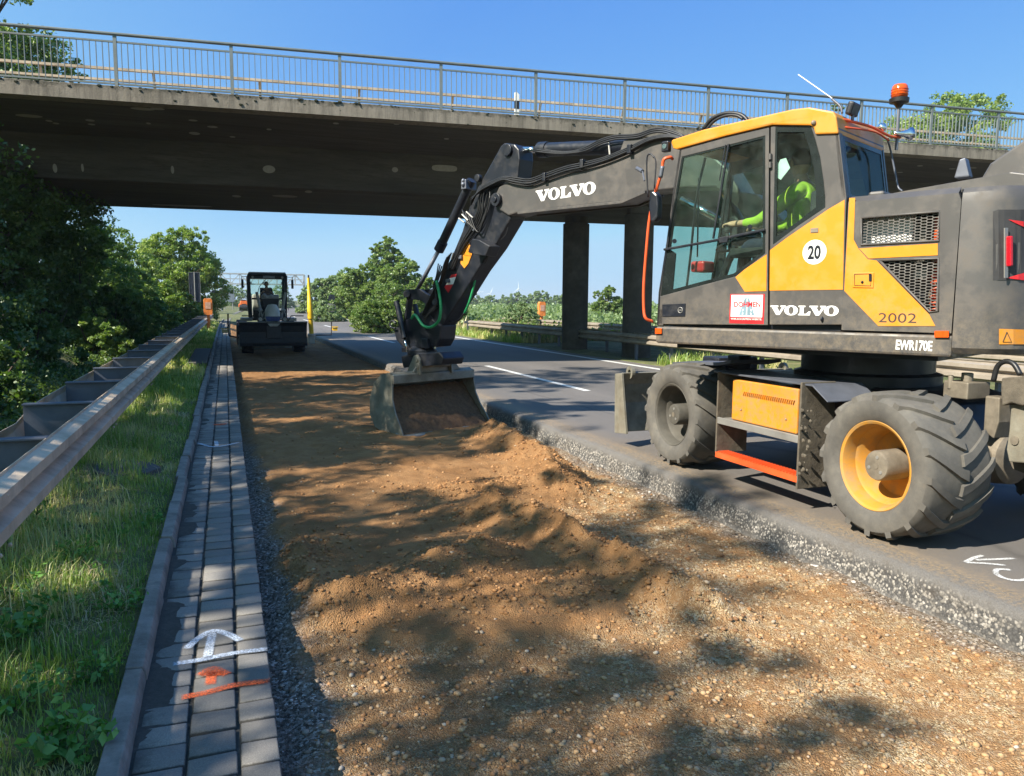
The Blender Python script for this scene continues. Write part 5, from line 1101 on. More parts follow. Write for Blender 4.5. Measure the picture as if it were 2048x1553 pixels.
# --- tiltrotator
tr = empty('tiltrotator', E3(330, 1090, 0)); tr.parent = ex; tr.location = E3(330, 1090, 0)-Vector((5.45, 5.45, 0))
mb = MB(); mb.plate([k3([(240, 960), (300, 930), (345, 905), (400, 960), (425, 975), (418, 1040), (400, 1075), (300, 1085), (250, 1080), (215, 1045), (205, 1000)], .14)], lambda a, b, d: E(a, b, d), .15, -.15); mb.build('quick_hitch_body', M['black'], tr, bevel=.03)
for x, y, l in ((215, 865, .22), (300, 880, -.26)):
    a = E3(x, y, l); b_ = E3(x+38, y+170, l); c_ = E3(x+50, y+235, l); mb = MB(); mb.cyl(a, b_, .042, 16); tc = mb.build('tilt_cylinder', M['black'], tr, smooth=True, auto=40)
    mb = MB(); mb.cyl(b_, c_, .018, 10); mb.build('cylinder_rod', M['chrome'], tc, smooth=True)
tube_part('hook', T3([(210, 990), (190, 985), (186, 965), (198, 955), (212, 968)], .2), .014, M['black'], tr, 8, 5)
c0 = E3(335, 1085, 0); mb = MB(); mb.lathe(c0, UZ, [(.14, .05), (.20, .0), (.22, -.02), (.22, -.09), (.17, -.12), (.17, -.18)], 32); mb.build('rotor', M['black'], tr, smooth=True, auto=35)
mb = MB(); mb.box(E3(355, 1060, .16), (.14, .10, .14), AXU); mb.build('hydraulic_block', M['black'], tr, bevel=.012); mb = MB(); mb.box(E3(275, 1090, .14), (.24, .12, .07), AXU); mb.build('hydraulic_block', M['black'], tr, bevel=.012)
mb = MB(); mb.cyl(E3(393, 1050, .1), E3(393, 1085, .1), .018, 10); mb.build('cylinder_rod', M['chrome'], tr)
mb = MB(); mb.plate([k3([(240, 1118), (300, 1105), (420, 1100), (440, 1130), (430, 1160), (250, 1172)], .18)], lambda a, b, d: E(a, b, d), .20, -.20); mb.build('coupler', M['black'], tr, bevel=.02)
# green and black hoses
tube_part('green_hose', T3([(400, 770), (412, 820), (420, 870), (420, 920), (408, 960), (375, 985), (340, 978), (315, 945), (300, 928), (285, 945)], .24), .021, M['green'], tr, 10, 6)
tube_part('green_hose', T3([(586, 722), (575, 790), (552, 870), (530, 920)], .05), .016, M['green'], tr, 10, 6)
tube_part('hose', T3([(530, 920), (505, 952), (475, 963), (440, 945)], .05), .014, M['rubber'], tr, 8, 6)
for k in range(4): tube_part('hose', T3([(410+k*8, 690+k*6), (400+k*5, 750), (385+k*4, 800+k*6), (400, 860+k*8), (380-k*6, 900+k*10), (340, 930+k*10)], .17+.012*k), .0095, M['rubber'], tr, 6, 5)
for k in range(14):
    q = T3([(400+6*k*.3, 780+k*14)], .24)[0]

# --- bucket
bk_ = empty('bucket', E3(350, 1300, 0)); bk_.parent = ex
b0 = onz(806, 876, -.215); b1 = onz(984, 848, -.20)
be = Vector((b1.x-b0.x, b1.y-b0.y, 0)); BWD = be.length; be.normalize(); bmv = Vector((be.y, -be.x, 0)); 
if bmv.y > 0: bmv = -bmv
bc0 = (b0+b1)/2; bc0.z = -.215
bk_.location = bc0-Vector((5.45, 5.45, 0))
def BK(m, z, e): return bc0+bmv*m+be*e+UZ*(z+.215)
hw = BWD/2
side = [(0, -.205), (-.10, -.05), (-.22, .10), (-.31, .28), (-.335, .50), (-.33, .60), (-.42, .66), (-.62, .62), (-.78, .48), (-.86, .25), (-.82, .02), (-.68, -.14), (-.45, -.205)]
def tp(z): return 1-.10*max(0, min(1, (z+.2)/.85))
for s in (-1, 1):
    mb = MB(); n = len(side); tess = tessellate_polygon([[Vector((a, b, 0)) for a, b in side]])
    vs = [BK(a, b, s*hw*tp(b)) for a, b in side]+[BK(a, b, s*(hw*tp(b)-.022)) for a, b in side]
    mb.add(vs, [tuple(t_) for t_ in tess]+[tuple(i+n for i in t_) for t_ in tess]+[(i, (i+1) % n, n+(i+1) % n, n+i) for i in range(n)]); mb.build('side_plate', M['bucket'], bk_)
shell = side[5:]+[(0, -.21)]
def prof_off(P, k): return [(-.42+(a+.42)*k, .2+(b-.2)*k) for a, b in P]
mb = MB(); So = shell; Si = prof_off(shell, .95)
n = len(So); vs = []
for P in (So, Si):
    for s in (-1, 1): vs += [BK(a, b, s*(hw*tp(b)-.004)) for a, b in P]
mb.add(vs, [(i, i+1, n+i+1, n+i) for i in range(n-1)]+[(2*n+i, 2*n+i+1, 3*n+i+1, 3*n+i) for i in range(n-1)]+[(0, n, 3*n, 2*n), (n-1, 2*n-1, 4*n-1, 3*n-1)])
mb.build('shell', M['bucket'], bk_)
mb = MB(); mb.add([BK(m, z, s*hw*1.01) for s in (-1, 1) for m, z in ((.03, -.225), (.03, -.205), (-.16, -.17), (-.16, -.20))], [(0, 1, 2, 3), (4, 5, 6, 7), (0, 1, 5, 4), (1, 2, 6, 5), (2, 3, 7, 6), (3, 0, 4, 7)]); mb.build('cutting_edge', M['steel'], bk_, bevel=.006)
mb = MB(); mb.add([BK(m, z, s*hw*tp(.6)) for s in (-1, 1) for m, z in ((-.315, .50), (-.315, .625), (-.36, .64), (-.36, .50))], [(0, 1, 2, 3), (4, 5, 6, 7), (0, 1, 5, 4), (1, 2, 6, 5), (2, 3, 7, 6), (3, 0, 4, 7)]); mb.build('lip_beam', M['bucket'], bk_, bevel=.01)
mb = MB(); mb.plate([[(-.5*hw, .60), (-.30*hw, .80), (.28*hw, .86), (.45*hw, .80), (.62*hw, .64)]], lambda a, b, d: BK(d, b, a), -.36, -.40); mb.build('top_plate', M['bucket'], bk_, bevel=.01)
for e_ in (-.30, .30): mb = MB(); mb.plate([[(-.28, .60), (-.30, .82), (-.36, .90), (-.44, .88), (-.60, .64)]], lambda a, b, d: BK(a, b, d), e_-.02, e_+.02); mb.build('hanger_plate', M['bucket'], bk_, bevel=.008)
for z_, m_ in ((.83, -.36), (.74, -.34)): mb = MB(); mb.cyl(BK(m_, z_, -.33), BK(m_, z_, .33), .038, 16); mb.build('bucket_pin', M['bucket'], bk_, bevel=.005)
# soil in bucket
r = np.random.default_rng(3); ny_, nx_ = 30, 60; vs = []
for j in range(ny_):
    t_ = j/(ny_-1)
    for i in range(nx_):
        e_ = -1+2*i/(nx_-1); m_ = -.04-.55*t_; z_ = -.19+.62*t_**1.15+.05*(1-e_*e_)*sin(pi*t_)
        q = BK(m_, z_, e_*(hw*tp(z_)-.025)); nn_ = mnoise.fractal(Vector((e_*6, t_*6, 3)), 1, 2, 5)*.025+mnoise.noise(Vector((e_*40, t_*30, 1)))*.008
        vs.append(q+UZ*nn_)
mb = MB(); mb.add(vs, [(j*nx_+i, j*nx_+i+1, (j+1)*nx_+i+1, (j+1)*nx_+i) for j in range(ny_-1) for i in range(nx_-1)])
so = mb.build('soil_load', mat('damp_soil', (0.13, 0.065, 0.03), .95, 0, .4, 18, .9, 90, dirt=(.3, .2, .12), dscale=60, damt=.3), None, smooth=True); tag(so, 'dark brown soil filling the excavator bucket', 'soil')

# --- chassis in world axes (road direction)
def k2(x, y, X): q = onX(1200+x/2.415, 630+y/2.415, X); return (q.y, q.z)
def XW(X): return lambda a, b, d: Vector((X+d, a, b))
mb = MB(); mb.plate([[(4.1, .55), (4.3, .92), (4.6, .98), (6.6, .98), (7.0, .85), (7.0, .55)]], lambda a, b, d: Vector((d, a, b)), 5.05, 5.95); ch = mb.build('chassis', M['black'], ex, bevel=.02)
mb = MB(); mb.lathe(Vector((5.45, 5.45, .96)), (0, 0, 1), [(.62, 0), (.62, .10), (.56, .12), (.56, .34)], 40); mb.build('slewing_ring', M['black'], ex, smooth=True, auto=40)
for Y in (4.15, 6.8):
    mb = MB(); mb.cyl((4.8, Y, .53), (6.2, Y, .53), .10, 16); mb.lathe(Vector((5.5, Y, .53)), (0, 1, 0), [(.06, -.2), (.2, -.12), (.22, 0), (.2, .12), (.06, .2)], 20); mb.build('axle', M['hub'], ex, smooth=True, auto=40)
# wheels
def tyre_mesh(sgn):
    """tyre centred on origin, axis X, outer side at -X*sgn"""
    R = .53; hwid = .275
    prof_ = [(.312, -hwid+.035), (.325, -hwid+.01), (.36, -hwid-.012), (.42, -hwid-.022), (.465, -hwid-.012), (.49, -hwid+.012), (.500, -hwid+.045), (.503, -.12), (.504, 0), (.503, .12), (.500, hwid-.045), (.49, hwid-.012), (.465, hwid+.012), (.42, hwid+.022), (.36, hwid+.012), (.325, hwid-.01), (.312, hwid-.035), (.30, 0)]
    mb = MB(); mb.lathe((0, 0, 0), (1, 0, 0), prof_, 72, closed=True)
    def P(x, a, r_): return Vector((x, -sin(a)*r_, cos(a)*r_))
    NL = 16
    def surf(x): ax_ = abs(x)/hwid; return .503-.012*ax_**3
    for side_ in (-1, 1):
        for k in range(NL):
            a0_ = 2*pi*(k+(.5 if side_ > 0 else 0))/NL; prev = None; N = 7; ring = []
            for i in range(N):
                t_ = i/(N-1); x = side_*(hwid+.012-(hwid+.0)*t_*1.0); x = side_*max(.004, abs(x)) if i < N-1 else side_*(-.02)
                a = a0_+.36*t_**.9; w = (.064 if i else .056)+(.02 if i == N-1 else 0); rb = surf(x)-.012; rt = R-.002-.014*(1-t_)**3
                if i == 0: rt = .505; rb = .465
                ring.append([P(x, a-w, rb), P(x, a-w*.82, rt), P(x, a+w*.82, rt), P(x, a+w, rb)])
            vs = [v for q in ring for v in q]; fs = []
            for i in range(N-1):
                for j in range(3): fs.append((i*4+j, i*4+j+1, i*4+4+j+1, i*4+4+j))
            fs += [(0, 1, 2, 3), tuple((N-1)*4+j for j in (3, 2, 1, 0))]
            mb.add(vs, fs)
    return mb
tyrem, t, b, o = newmat('dusty_tyre_rubber'); p = pos(t)
c = ramp(t, nz(t, 5, 7, .7, p), [(0.3, (0.07, 0.066, 0.06)), (0.55, (0.11, 0.102, 0.09)), (0.75, (0.16, 0.145, 0.12))])
c = mixc(t, ramp(t, nz(t, 9, 8, .8, p), [(0.55, 0), (0.75, .5)]), c, (0.16, 0.13, 0.095))
t.links.new(c, b.inputs['Base Color']); b.inputs['Roughness'].default_value = .85; bump(t, b, nz(t, 120, 5, .7, p), .25, .004)
tm_ = tyre_mesh(1)
def wheel(x, y, rimm, outer):
    w = empty('wheel', (x, y, .53)); w.parent = ex; w.location = Vector((x, y, .53))-Vector((5.45, 5.45, 0)); c = Vector((x, y, .53))
    m2 = MB(); m2.v = [(v[0]+x, v[1]+y, v[2]+.53) for v in tm_.v] if outer < 0 else [(x-v[0], y+v[1], v[2]+.53) for v in tm_.v]; m2.f = tm_.f; m2.m = tm_.m
    m2.build('tyre', tyrem, w, smooth=True, auto=30)
    o1 = .275-.02
    mb = MB(); mb.lathe(c, (outer, 0, 0), [(.318, o1-.012), (.325, o1+.004), (.318, o1+.010), (.300, o1), (.288, o1-.03), (.280, o1-.10), (.262, o1-.125), (.250, o1-.20), (.235, o1-.235), (.10, o1-.24), (.05, o1-.24), (.05, -.2), (.31, -.2)], 56, closed=True); mb.build('rim', rimm, w, smooth=True, auto=28)
    mb = MB(); mb.lathe(c, (outer, 0, 0), [(.112, o1-.24), (.108, o1-.03), (.100, o1-.015), (.088, o1-.012)], 40); hb = mb.build('hub', M['hub'] if rimm == M['rimyellow'] else M['dirtyrim'], w, smooth=True, auto=30)
    for k in range(3):
        a = radians(100+120*k); q = c+Vector((outer*(o1-.012), cos(a)*.062, sin(a)*.062)); mb = MB(); mb.cyl(q, q+Vector((outer*.004, 0, 0)), .013, 10); mb.build('hub_bolt', M['steel'], hb)
    mb = MB(); mb.cyl(c+Vector((outer*(o1-.012), 0, 0)), c+Vector((outer*(o1-.009), 0, 0)), .025, 16); mb.build('hub_cap', M['hub'], hb)
wheel(4.53, 4.15, M['rimyellow'], -1); wheel(4.53, 6.8, M['dirtyrim'], -1); wheel(6.42, 4.15, M['rimyellow'], 1); wheel(6.42, 6.8, M['dirtyrim'], 1)
# side box with steps
def bxy(mb, X0, X1, pts): mb.plate([[k2(x, y, (X0)) for x, y in pts]], lambda a, b, d: Vector((d, a, b)), X0, X1); return mb
stp = empty('step_frame', (4.5, 5.5, .4)); stp.parent = ex; stp.location = Vector((4.5, 5.5, .4))-Vector((5.45, 5.45, 0))
mb = bxy(MB(), 4.36, 4.95, [(590, 245), (660, 262), (665, 425), (590, 450), (586, 448)])
ya = k2(590, 450, 4.3)[0]; yb = k2(985, 480, 4.3)[0]; yc = k2(1150, 290, 4.3)[0]
Y1, Y0, Y2 = ya, yb, yc
mb = MB(); mb.box((4.42, Y1+.01, .66), (.34, .02, .76)); mb.build('side_plate', M['mud'], stp, bevel=.004)
mb = MB(); mb.box((4.42, Y0-.01, .62), (.34, .02, .86)); mb.build('side_plate', M['mud'], stp, bevel=.004)
mb = MB(); mb.box((4.42, (Y0+Y1)/2, .60), (.32, Y1-Y0, .02)); mb.box((4.26, (Y0+Y1)/2, .59), (.02, Y1-Y0, .06)); mb.build('step', M['steel'], stp, bevel=.004)
mb = MB(); mb.box((4.32, (Y0+Y1)/2-.0, .285), (.14, Y1-Y0+.02, .016)); mb.box((4.255, (Y0+Y1)/2, .268), (.012, Y1-Y0+.02, .05))
for k in range(28): mb.box((4.32, Y0+(Y1-Y0)*(k+.5)/28, .296), (.12, .012, .012))
mb.build('step', M['orange'], stp)
tbx = MB(); tbx.box((4.48, (Y0+Y1)/2-.02, .80), (.34, (Y1-Y0)*.80, .37)); tbx = tbx.build('tool_box', M['yellow'], ex, bevel=.012)
mb = MB()
for k in range(26): mb.box((4.302, Y0+(Y1-Y0)*(.12+.62*k/26), .875), (.012, .010, .035), (Vector((1, 0, 0)), Vector((0, .9, .4)).normalized(), Vector((0, -.4, .9)).normalized()))
mb.build('louvre', M['yellow'], tbx)
for k in (.2, .75): mb = MB(); mb.ball((4.308, Y0+(Y1-Y0)*k, .72), .010, 6, 4); mb.build('box_lock', M['hub'], tbx)
# fender plate
mb = MB(); mb.plate([[(Y1+.12, 1.04), (Y0-.10, 1.04), (Y0-.27, .93), (Y0-.27, .92), (Y0-.10, 1.025), (Y1+.12, 1.025)]], lambda a, b, d: Vector((d, a, b)), 4.28, 4.78); mb.build('fender', M['darksteel'], ex, bevel=.003)
mb = MB(); mb.plate([[(Y0-.02, .98), (Y0-.02, .18), (Y0-.06, .18), (Y0-.40, .95), (Y0-.62, .97)]], lambda a, b, d: Vector((d, a, b)), 4.82, 4.86); mb.build('mud_guard', M['mud'], ex)
mb = MB(); rr_ = random.Random(8)
for k in range(50): mb.ball((4.25+rr_.uniform(-.005, .005) if k % 2 else 4.815, Y0-.02-rr_.uniform(0, .12) if k % 2 else Y0-.05-rr_.uniform(0, .3), .25+rr_.uniform(0, .6)), rr_.uniform(.006, .02), 5, 4, (.5, 1, 1))
ms_ = mb.build('mud_splashes', M['mud'], stp); ms_['kind'] = 'stuff'
for y_ in (7.55,):
    mb = MB(); mb.plate([[(7.35, 1.02), (7.0, 1.06), (6.5, 1.08), (6.3, 1.12), (6.3, 1.09), (6.5, 1.05), (7.0, 1.03), (7.33, .97)]], lambda a, b, d: Vector((d, a, b)), 4.6, 5.2); mb.build('fender', M['darksteel'], ex)
mb = MB(); mb.box((5.1, 7.0, 1.0), (.5, .3, .2)); mb.cyl((4.9, 7.1, 1.02), (5.3, 7.1, 1.02), .05, 10); mb.box((4.85, 6.5, 1.08), (.15, .2, .14)); mb.build('blade_bracket', M['black'], ex, bevel=.02)
# dozer blade in front
Yb = 8.0
bp = [(Yb+.02, .16), (Yb-.03, .19), (Yb+.05, .35), (Yb+.07, .55), (Yb+.03, .75), (Yb-.04, .86), (Yb-.09, .86), (Yb-.02, .72), (Yb+.0, .5), (Yb-.05, .3), (Yb-.10, .17)]
mb = MB(); mb.plate([bp], lambda a, b, d: Vector((d, a, b)), 4.30, 6.72); db = mb.build('dozer_blade', M['bucket'], ex, bevel=.008)
mb = MB(); mb.plate([[(Yb-.24, .17), (Yb+.04, .14), (Yb+.06, .84), (Yb-.10, .86), (Yb-.16, .55)]], lambda a, b, d: Vector((d, a, b)), 4.27, 4.30); mb.build('end_plate', M['bucket'], db, bevel=.004)
for x in (4.42, 6.6): mb = MB(); mb.lathe(Vector((x-.02, Yb-.05, .86)), (1, 0, 0), [(.075, 0), (.075, .04), (.035, .04), (.035, 0)], 20, closed=True); mb.build('lifting_eye', M['bucket'], db)
for x in (5.1, 5.9): mb = MB(); mb.bar((x, 7.95, .45), (x, 6.95, .62), .12, .16); mb.build('blade_arm', M['black'], db, bevel=.01)
# rear stabiliser blade / outrigger frame
rs_ = empty('rear_stabiliser', (5.5, 3.2, .4)); rs_.parent = ex; rs_.location = Vector((5.5, 3.2, .4))-Vector((5.45, 5.45, 0))
Xr = 4.95
def k2r(L, X): return [k2(x, y, X) for x, y in L]
mb = MB(); mb.plate([k2r([(1938, 305), (2110, 292), (2110, 420), (2040, 440), (1985, 425), (1940, 440), (1934, 360)], Xr)], lambda a, b, d: Vector((d, a, b)), Xr, Xr+.35); mb.build('stabiliser_housing', M['mud'], rs_, bevel=.01)
mb = MB(); mb.plate([k2r([(1985, 428), (2110, 425), (2110, 720), (1975, 712), (1962, 650), (1975, 560)], Xr+.05)], lambda a, b, d: Vector((d, a, b)), Xr+.05, Xr+.12); sl_ = mb.build('stabiliser_arm', M['bucket'], rs_, bevel=.01)
mb = MB(); q = onX(1200+2000/2.415, 630+608/2.415, Xr+.04); mb.cyl(q, q+Vector((.02, 0, 0)), .03, 12); mb.build('arm_bolt', M['hub'], sl_)
mb = MB(); q = onX(1200+1770/2.415, 630+360/2.415, 5.0); mb.box(q, (.22, .20, .12)); mb.cyl(q+Vector((0, 0, .05)), q+Vector((0, 0, .12)), .04, 10); mb.cyl(q-Vector((.1, -.05, 0)), q+Vector((-.1, .05, .1)), .02, 8); mb.build('valve_body', M['hub'], rs_, bevel=.01)
mb = MB(); mb.plate([k2r([(1860, 390), (1930, 400), (1925, 520), (1900, 600), (1850, 560)], 5.0)], lambda a, b, d: Vector((d, a, b)), 5.0, 5.2); mb.build('bracket', M['hub'], rs_, bevel=.01)
tube_part('hose', [onX(1200+x/2.415, 630+y/2.415, 5.0) for x, y in ((1900, 320), (1920, 250), (1960, 225), (2000, 240), (2030, 290))], .018, M['rubber'], rs_, 8, 5)
mb = MB(); mb.box((5.5, 3.1, .62), (1.2, .5, .25)); mb.bar((5.1, 2.95, .3), (5.9, 2.95, .3), .12, .3); mb.build('stabiliser_beam', M['black'], rs_, bevel=.02)
mb = MB(); mb.plate([k2r([(1975, 708), (2110, 715), (2110, 790), (1990, 745)], 5.1)], lambda a, b, d: Vector((d, a, b)), 5.1, 5.4); mb.build('stabiliser_foot', M['mud'], rs_, bevel=.01)
# ================================================================== PEOPLE
def skin_body(name, joints, edges, m, parent, sub=2, origin=None):
    """joints: {name: (pos, radius)}; first joint is the root"""
    names = list(joints); me = bpy.data.meshes.new(name); og = Vector(origin if origin is not None else joints[names[0]][0])
    me.from_pydata([tuple(Vector(joints[n][0])-og) for n in names], [(names.index(a), names.index(b)) for a, b in edges], [])
    o = bpy.data.objects.new(name, me); COL.objects.link(o); me.materials.append(m)
    sk = o.modifiers.new('skin', 'SKIN'); sk.use_smooth_shade = True
    for i, n in enumerate(names):
        r_ = joints[n][1]; me.skin_vertices[0].data[i].radius = (r_, r_) if not isinstance(r_, tuple) else r_
    me.skin_vertices[0].data[0].use_root = True
    ss_ = o.modifiers.new('sub', 'SUBSURF'); ss_.levels = 1; ss_.render_levels = sub
    setpar(o, og, parent); return o
def seated_person(name, label, P, Fw, Lt, top, legs, hands_at, head_turn=0.0, vest=None, hat=False, scale=1.0, parent=None):
    """P hip centre, Fw forward, Lt left; hands_at = (left hand point, right hand point)"""
    Up = Vector((0, 0, 1)); s = scale
    def q(f, l, u): return P+Fw*f*s+Lt*l*s+Up*u*s
    person = empty(name, P-Up*.15, label, 'person')
    J = {'pelvis': (q(0, 0, .06), (.15*s, .12*s)), 'belly': (q(.01, 0, .2), (.145*s, .11*s)), 'chest': (q(.0, 0, .40), (.165*s, .115*s)), 'neckb': (q(.01, 0, .52), .07*s), 'neck': (q(.03, 0, .58), .052*s), 'headc': (q(.045, 0, .66), .062*s)}
    Ed = [('pelvis', 'belly'), ('belly', 'chest'), ('chest', 'neckb'), ('neckb', 'neck'), ('neck', 'headc')]
    for sd_, nm, hp in ((1, 'L', hands_at[0]), (-1, 'R', hands_at[1])):
        sh = q(.0, .17*sd_, .47); hp = Vector(hp); el = (sh+hp)/2+Up*(-.12*s)+Lt*sd_*.06*s; wr = hp+(el-hp).normalized()*.07
        J['sh'+nm] = (sh, .062*s); J['el'+nm] = (el, .042*s); J['wr'+nm] = (wr, .028*s); J['pa'+nm] = (hp, (.036*s, .018*s))
        Ed += [('neckb', 'sh'+nm), ('sh'+nm, 'el'+nm), ('el'+nm, 'wr'+nm), ('wr'+nm, 'pa'+nm)]
        d = (hp-wr).normalized(); sidev = Lt*sd_
        for k, (off, ln) in enumerate(((-.027, .030), (-.009, .036), (.009, .034), (.027, .026))):
            a = hp+d*.03*s+sidev*off*s; b_ = a+d*ln*s-Up*.008*s; c_ = b_+(d*.3-Up*.95).normalized()*.026*s
            J[f'f{nm}{k}a'] = (a, .0095*s); J[f'f{nm}{k}b'] = (b_, .0085*s); J[f'f{nm}{k}c'] = (c_, .007*s)
            Ed += [('pa'+nm, f'f{nm}{k}a'), (f'f{nm}{k}a', f'f{nm}{k}b'), (f'f{nm}{k}b', f'f{nm}{k}c')]
        ta = hp-sidev*.036*s; tb = ta+d*.03*s-sidev*.012*s-Up*.01*s
        J['t'+nm+'a'] = (ta, .011*s); J['t'+nm+'b'] = (tb, .009*s); Ed += [('pa'+nm, 't'+nm+'a'), ('t'+nm+'a', 't'+nm+'b')]
        if legs:
            J['hip'+nm] = (q(.03, .1*sd_, .02), .085*s); J['kn'+nm] = (q(.44, .13*sd_, .06), .058*s); J['an'+nm] = (q(.50, .13*sd_, -.36), .042*s); J['to'+nm] = (q(.66, .14*sd_, -.42), .038*s)
            Ed += [('pelvis', 'hip'+nm), ('hip'+nm, 'kn'+nm), ('kn'+nm, 'an'+nm), ('an'+nm, 'to'+nm)]
    body = skin_body('body', J, Ed, M['skin'], person)
    # clothing shells following the same skeleton
    JT = {k: (v[0], tuple(x*1.13 for x in v[1]) if isinstance(v[1], tuple) else v[1]*1.22) for k, v in J.items() if k in ('belly', 'chest', 'pelvis', 'shL', 'elL', 'shR', 'elR', 'neckb')}
    for nm in 'LR': JT['fo'+nm] = ((J['el'+nm][0]*.25+J['wr'+nm][0]*.75), .038*s)
    skin_body('shirt', JT, [('pelvis', 'belly'), ('belly', 'chest'), ('chest', 'neckb'), ('neckb', 'shL'), ('neckb', 'shR'), ('shL', 'elL'), ('shR', 'elR'), ('elL', 'foL'), ('elR', 'foR')], top, person)
    if legs:
        JL = {'pelvis': (J['pelvis'][0], (.165*s, .13*s))}
        for nm in 'LR':
            for k in ('hip', 'kn', 'an'): JL[k+nm] = (J[k+nm][0], J[k+nm][1]*1.2)
        skin_body('trousers', JL, [('pelvis', 'hipL'), ('hipL', 'knL'), ('knL', 'anL'), ('pelvis', 'hipR'), ('hipR', 'knR'), ('knR', 'anR')], M['navy'], person)
    # head
    Hf = (Fw*cos(head_turn)+Lt*sin(head_turn)).normalized(); Hl = Up.cross(Hf)
    hc = q(.05, 0, .72); mb = MB(); vs = []; NS, NR = 20, 16
    for i in range(NR+1):
        th_ = pi*i/NR
        for k in range(NS):
            a = 2*pi*k/NS; x = sin(th_)*cos(a); y = sin(th_)*sin(a); z = cos(th_); rx = .098; ry = .076; rzz = .12
            if z < 0: ry *= 1-.28*(-z)**1.5; rx *= 1-.12*(-z)
            if x > 0 and -.25 < z < .2: rx *= .97
            px_ = x*rx; 
            if abs(y) < .22 and x > 0: px_ += .020*math.exp(-((z+.12)/.14)**2)*(1-abs(y)/.22)      # nose
            if x > .6 and abs(abs(y)-.36) < .2 and abs(z-.05) < .14: px_ -= .010                       # eye sockets
            if x > .6 and abs(y) < .35 and abs(z+.42) < .07: px_ += .004                             # lips
            if x > .5 and z < -.7 and abs(y) < .4: px_ += .012                                       # chin
            vs.append(hc+(Hf*px_+Hl*(y*ry)+Up*(z*rzz))*s)
    mb.add(vs, [(i*NS+k, i*NS+(k+1) % NS, (i+1)*NS+(k+1) % NS, (i+1)*NS+k) for i in range(NR) for k in range(NS)])
    head = mb.build('head', M['skin'], person, smooth=True)
    for sd_ in (-1, 1):
        mb = MB(); mb.ball(hc+(Hl*sd_*.076-Hf*.005)*s, .022*s, 8, 6, (1, .5, 1.4)); mb.build('ear', M['skin'], head, smooth=True)
        mb = MB(); mb.ball(hc+(Hl*sd_*.028+Hf*.084+Up*.006)*s, .011*s, 8, 6); mb.build('eye', M['hair'], head, smooth=True)
    mb = MB(); vs = []; n2 = 18
    for i in range(8):
        th_ = pi*.56*i/7
        for k in range(n2):
            a = 2*pi*k/n2; x = sin(th_)*cos(a); y = sin(th_)*sin(a); z = cos(th_)
            zz = z if not (x > .1 and i > 4) else cos(pi*.56*4.4/7)
            vs.append(hc+(Hf*(x*.104-.006)+Hl*(y*.084)+Up*(zz*.127+.004))*s)
    mb.add(vs, [(i*n2+k, i*n2+(k+1) % n2, (i+1)*n2+(k+1) % n2, (i+1)*n2+k) for i in range(7) for k in range(n2)]); mb.build('hair', M['hair'], head, smooth=True)
    return person
seated_person('person', 'excavator driver in a bright yellow-green vest seated behind the cab window', E(.30, 2.12, .78), UF, UL, M['vest'], True, (E(.86, 2.36, 1.00), E(.86, 2.36, .54)), -.5)

# ================================================================== MOTOR GRADER (coming towards the camera)
GX, GY = 1.57, 29.0
gr = empty('motor_grader', (GX, GY, -.3), 'pale grey motor grader with a wide dark front blade parked under the bridge edge', 'grader')
dusty = mat('grader_grey_paint', (0.48, 0.46, 0.42), .5, .1, .15, 4, dirt=(.2, .16, .1), damt=.4)
gblack = mat('grader_black_steel', (0.03, 0.031, 0.037), .5, .2, .25, 6, dirt=(.08, .06, .05), damt=.3)
lightm = mat('grader_light_bonnet', (0.78, 0.78, 0.75), .4, 0, .1, 5)
blue = mat('blue_lettering_band', (0.03, 0.07, 0.25), .4)
def G(x, y, z): return Vector((GX+x, GY+y, z))
# front blade: curved plate
bp = [(-.05, .08), (.06, .17), (.12, .35), (.12, .55), (.05, .76), (-.08, .90), (-.05, .92), (.08, .80), (.16, .57), (.16, .33), (.10, .14), (-.02, .06)]
mb = MB(); mb.plate([bp], lambda a, b, d: G(d, a-.55, b+.02), -1.14, 1.14); fb_ = mb.build('front_blade', gblack, gr, bevel=.006)
mb = MB(); mb.tube([G(-1.14, -.63, .925), G(1.14, -.63, .925)], .02, 8); mb.build('blade_lip', M['steel'], fb_)
mb = MB(); mb.plate([[(-.22, .88), (.22, .88), (.12, .78), (-.12, .78)]], lambda a, b, d: G(a, -.62+d, b), -.04, 0); mb.build('blade_shackle', dusty, fb_)
# front wheels
def gwheel(x, y, r_, w, z0=-.28, nm='wheel'):
    we = empty('wheel', G(x, y, z0)); we.parent = gr; we.location = G(x, y, z0)-gr.location
    mb = MB(); mb.lathe(G(x-w/2, y, z0+r_), (1, 0, 0), [(r_*.55, 0), (r_*.9, -.02), (r_, .05), (r_*1.0, w-.05), (r_*.9, w+.02), (r_*.55, w)], 28, closed=True)
    for k in range(20):
        a = 2*pi*k/20
        for s in (-1, 1): mb.bar(G(x+s*w*.48, y+sin(a)*r_*.99, z0+r_+cos(a)*r_*.99), G(x, y+sin(a+.2)*r_*1.01, z0+r_+cos(a+.2)*r_*1.01), .05, .04, (0, sin(a), cos(a)))
    mb.build('tyre', gblack, we)
    mb = MB(); mb.lathe(G(x-w*.4, y, z0+r_), (1, 0, 0), [(r_*.56, 0), (r_*.5, w*.2), (r_*.2, w*.3), (r_*.2, w*.6), (r_*.5, w*.7), (r_*.56, w*.8)], 24, closed=True); mb.build('rim', dusty, we)
gwheel(-.87, .35, .53, .36); gwheel(.90, .35, .53, .36)
for y in (5.2, 6.6): gwheel(-.95, y, .56, .38); gwheel(.95, y, .56, .38)
mb = MB(); mb.bar(G(-.9, .35, .30), G(.9, .35, .30), .16, .2); mb.box(G(0, .35, .40), (.5, .3, .3)); mb.build('front_axle', gblack, gr, bevel=.02)
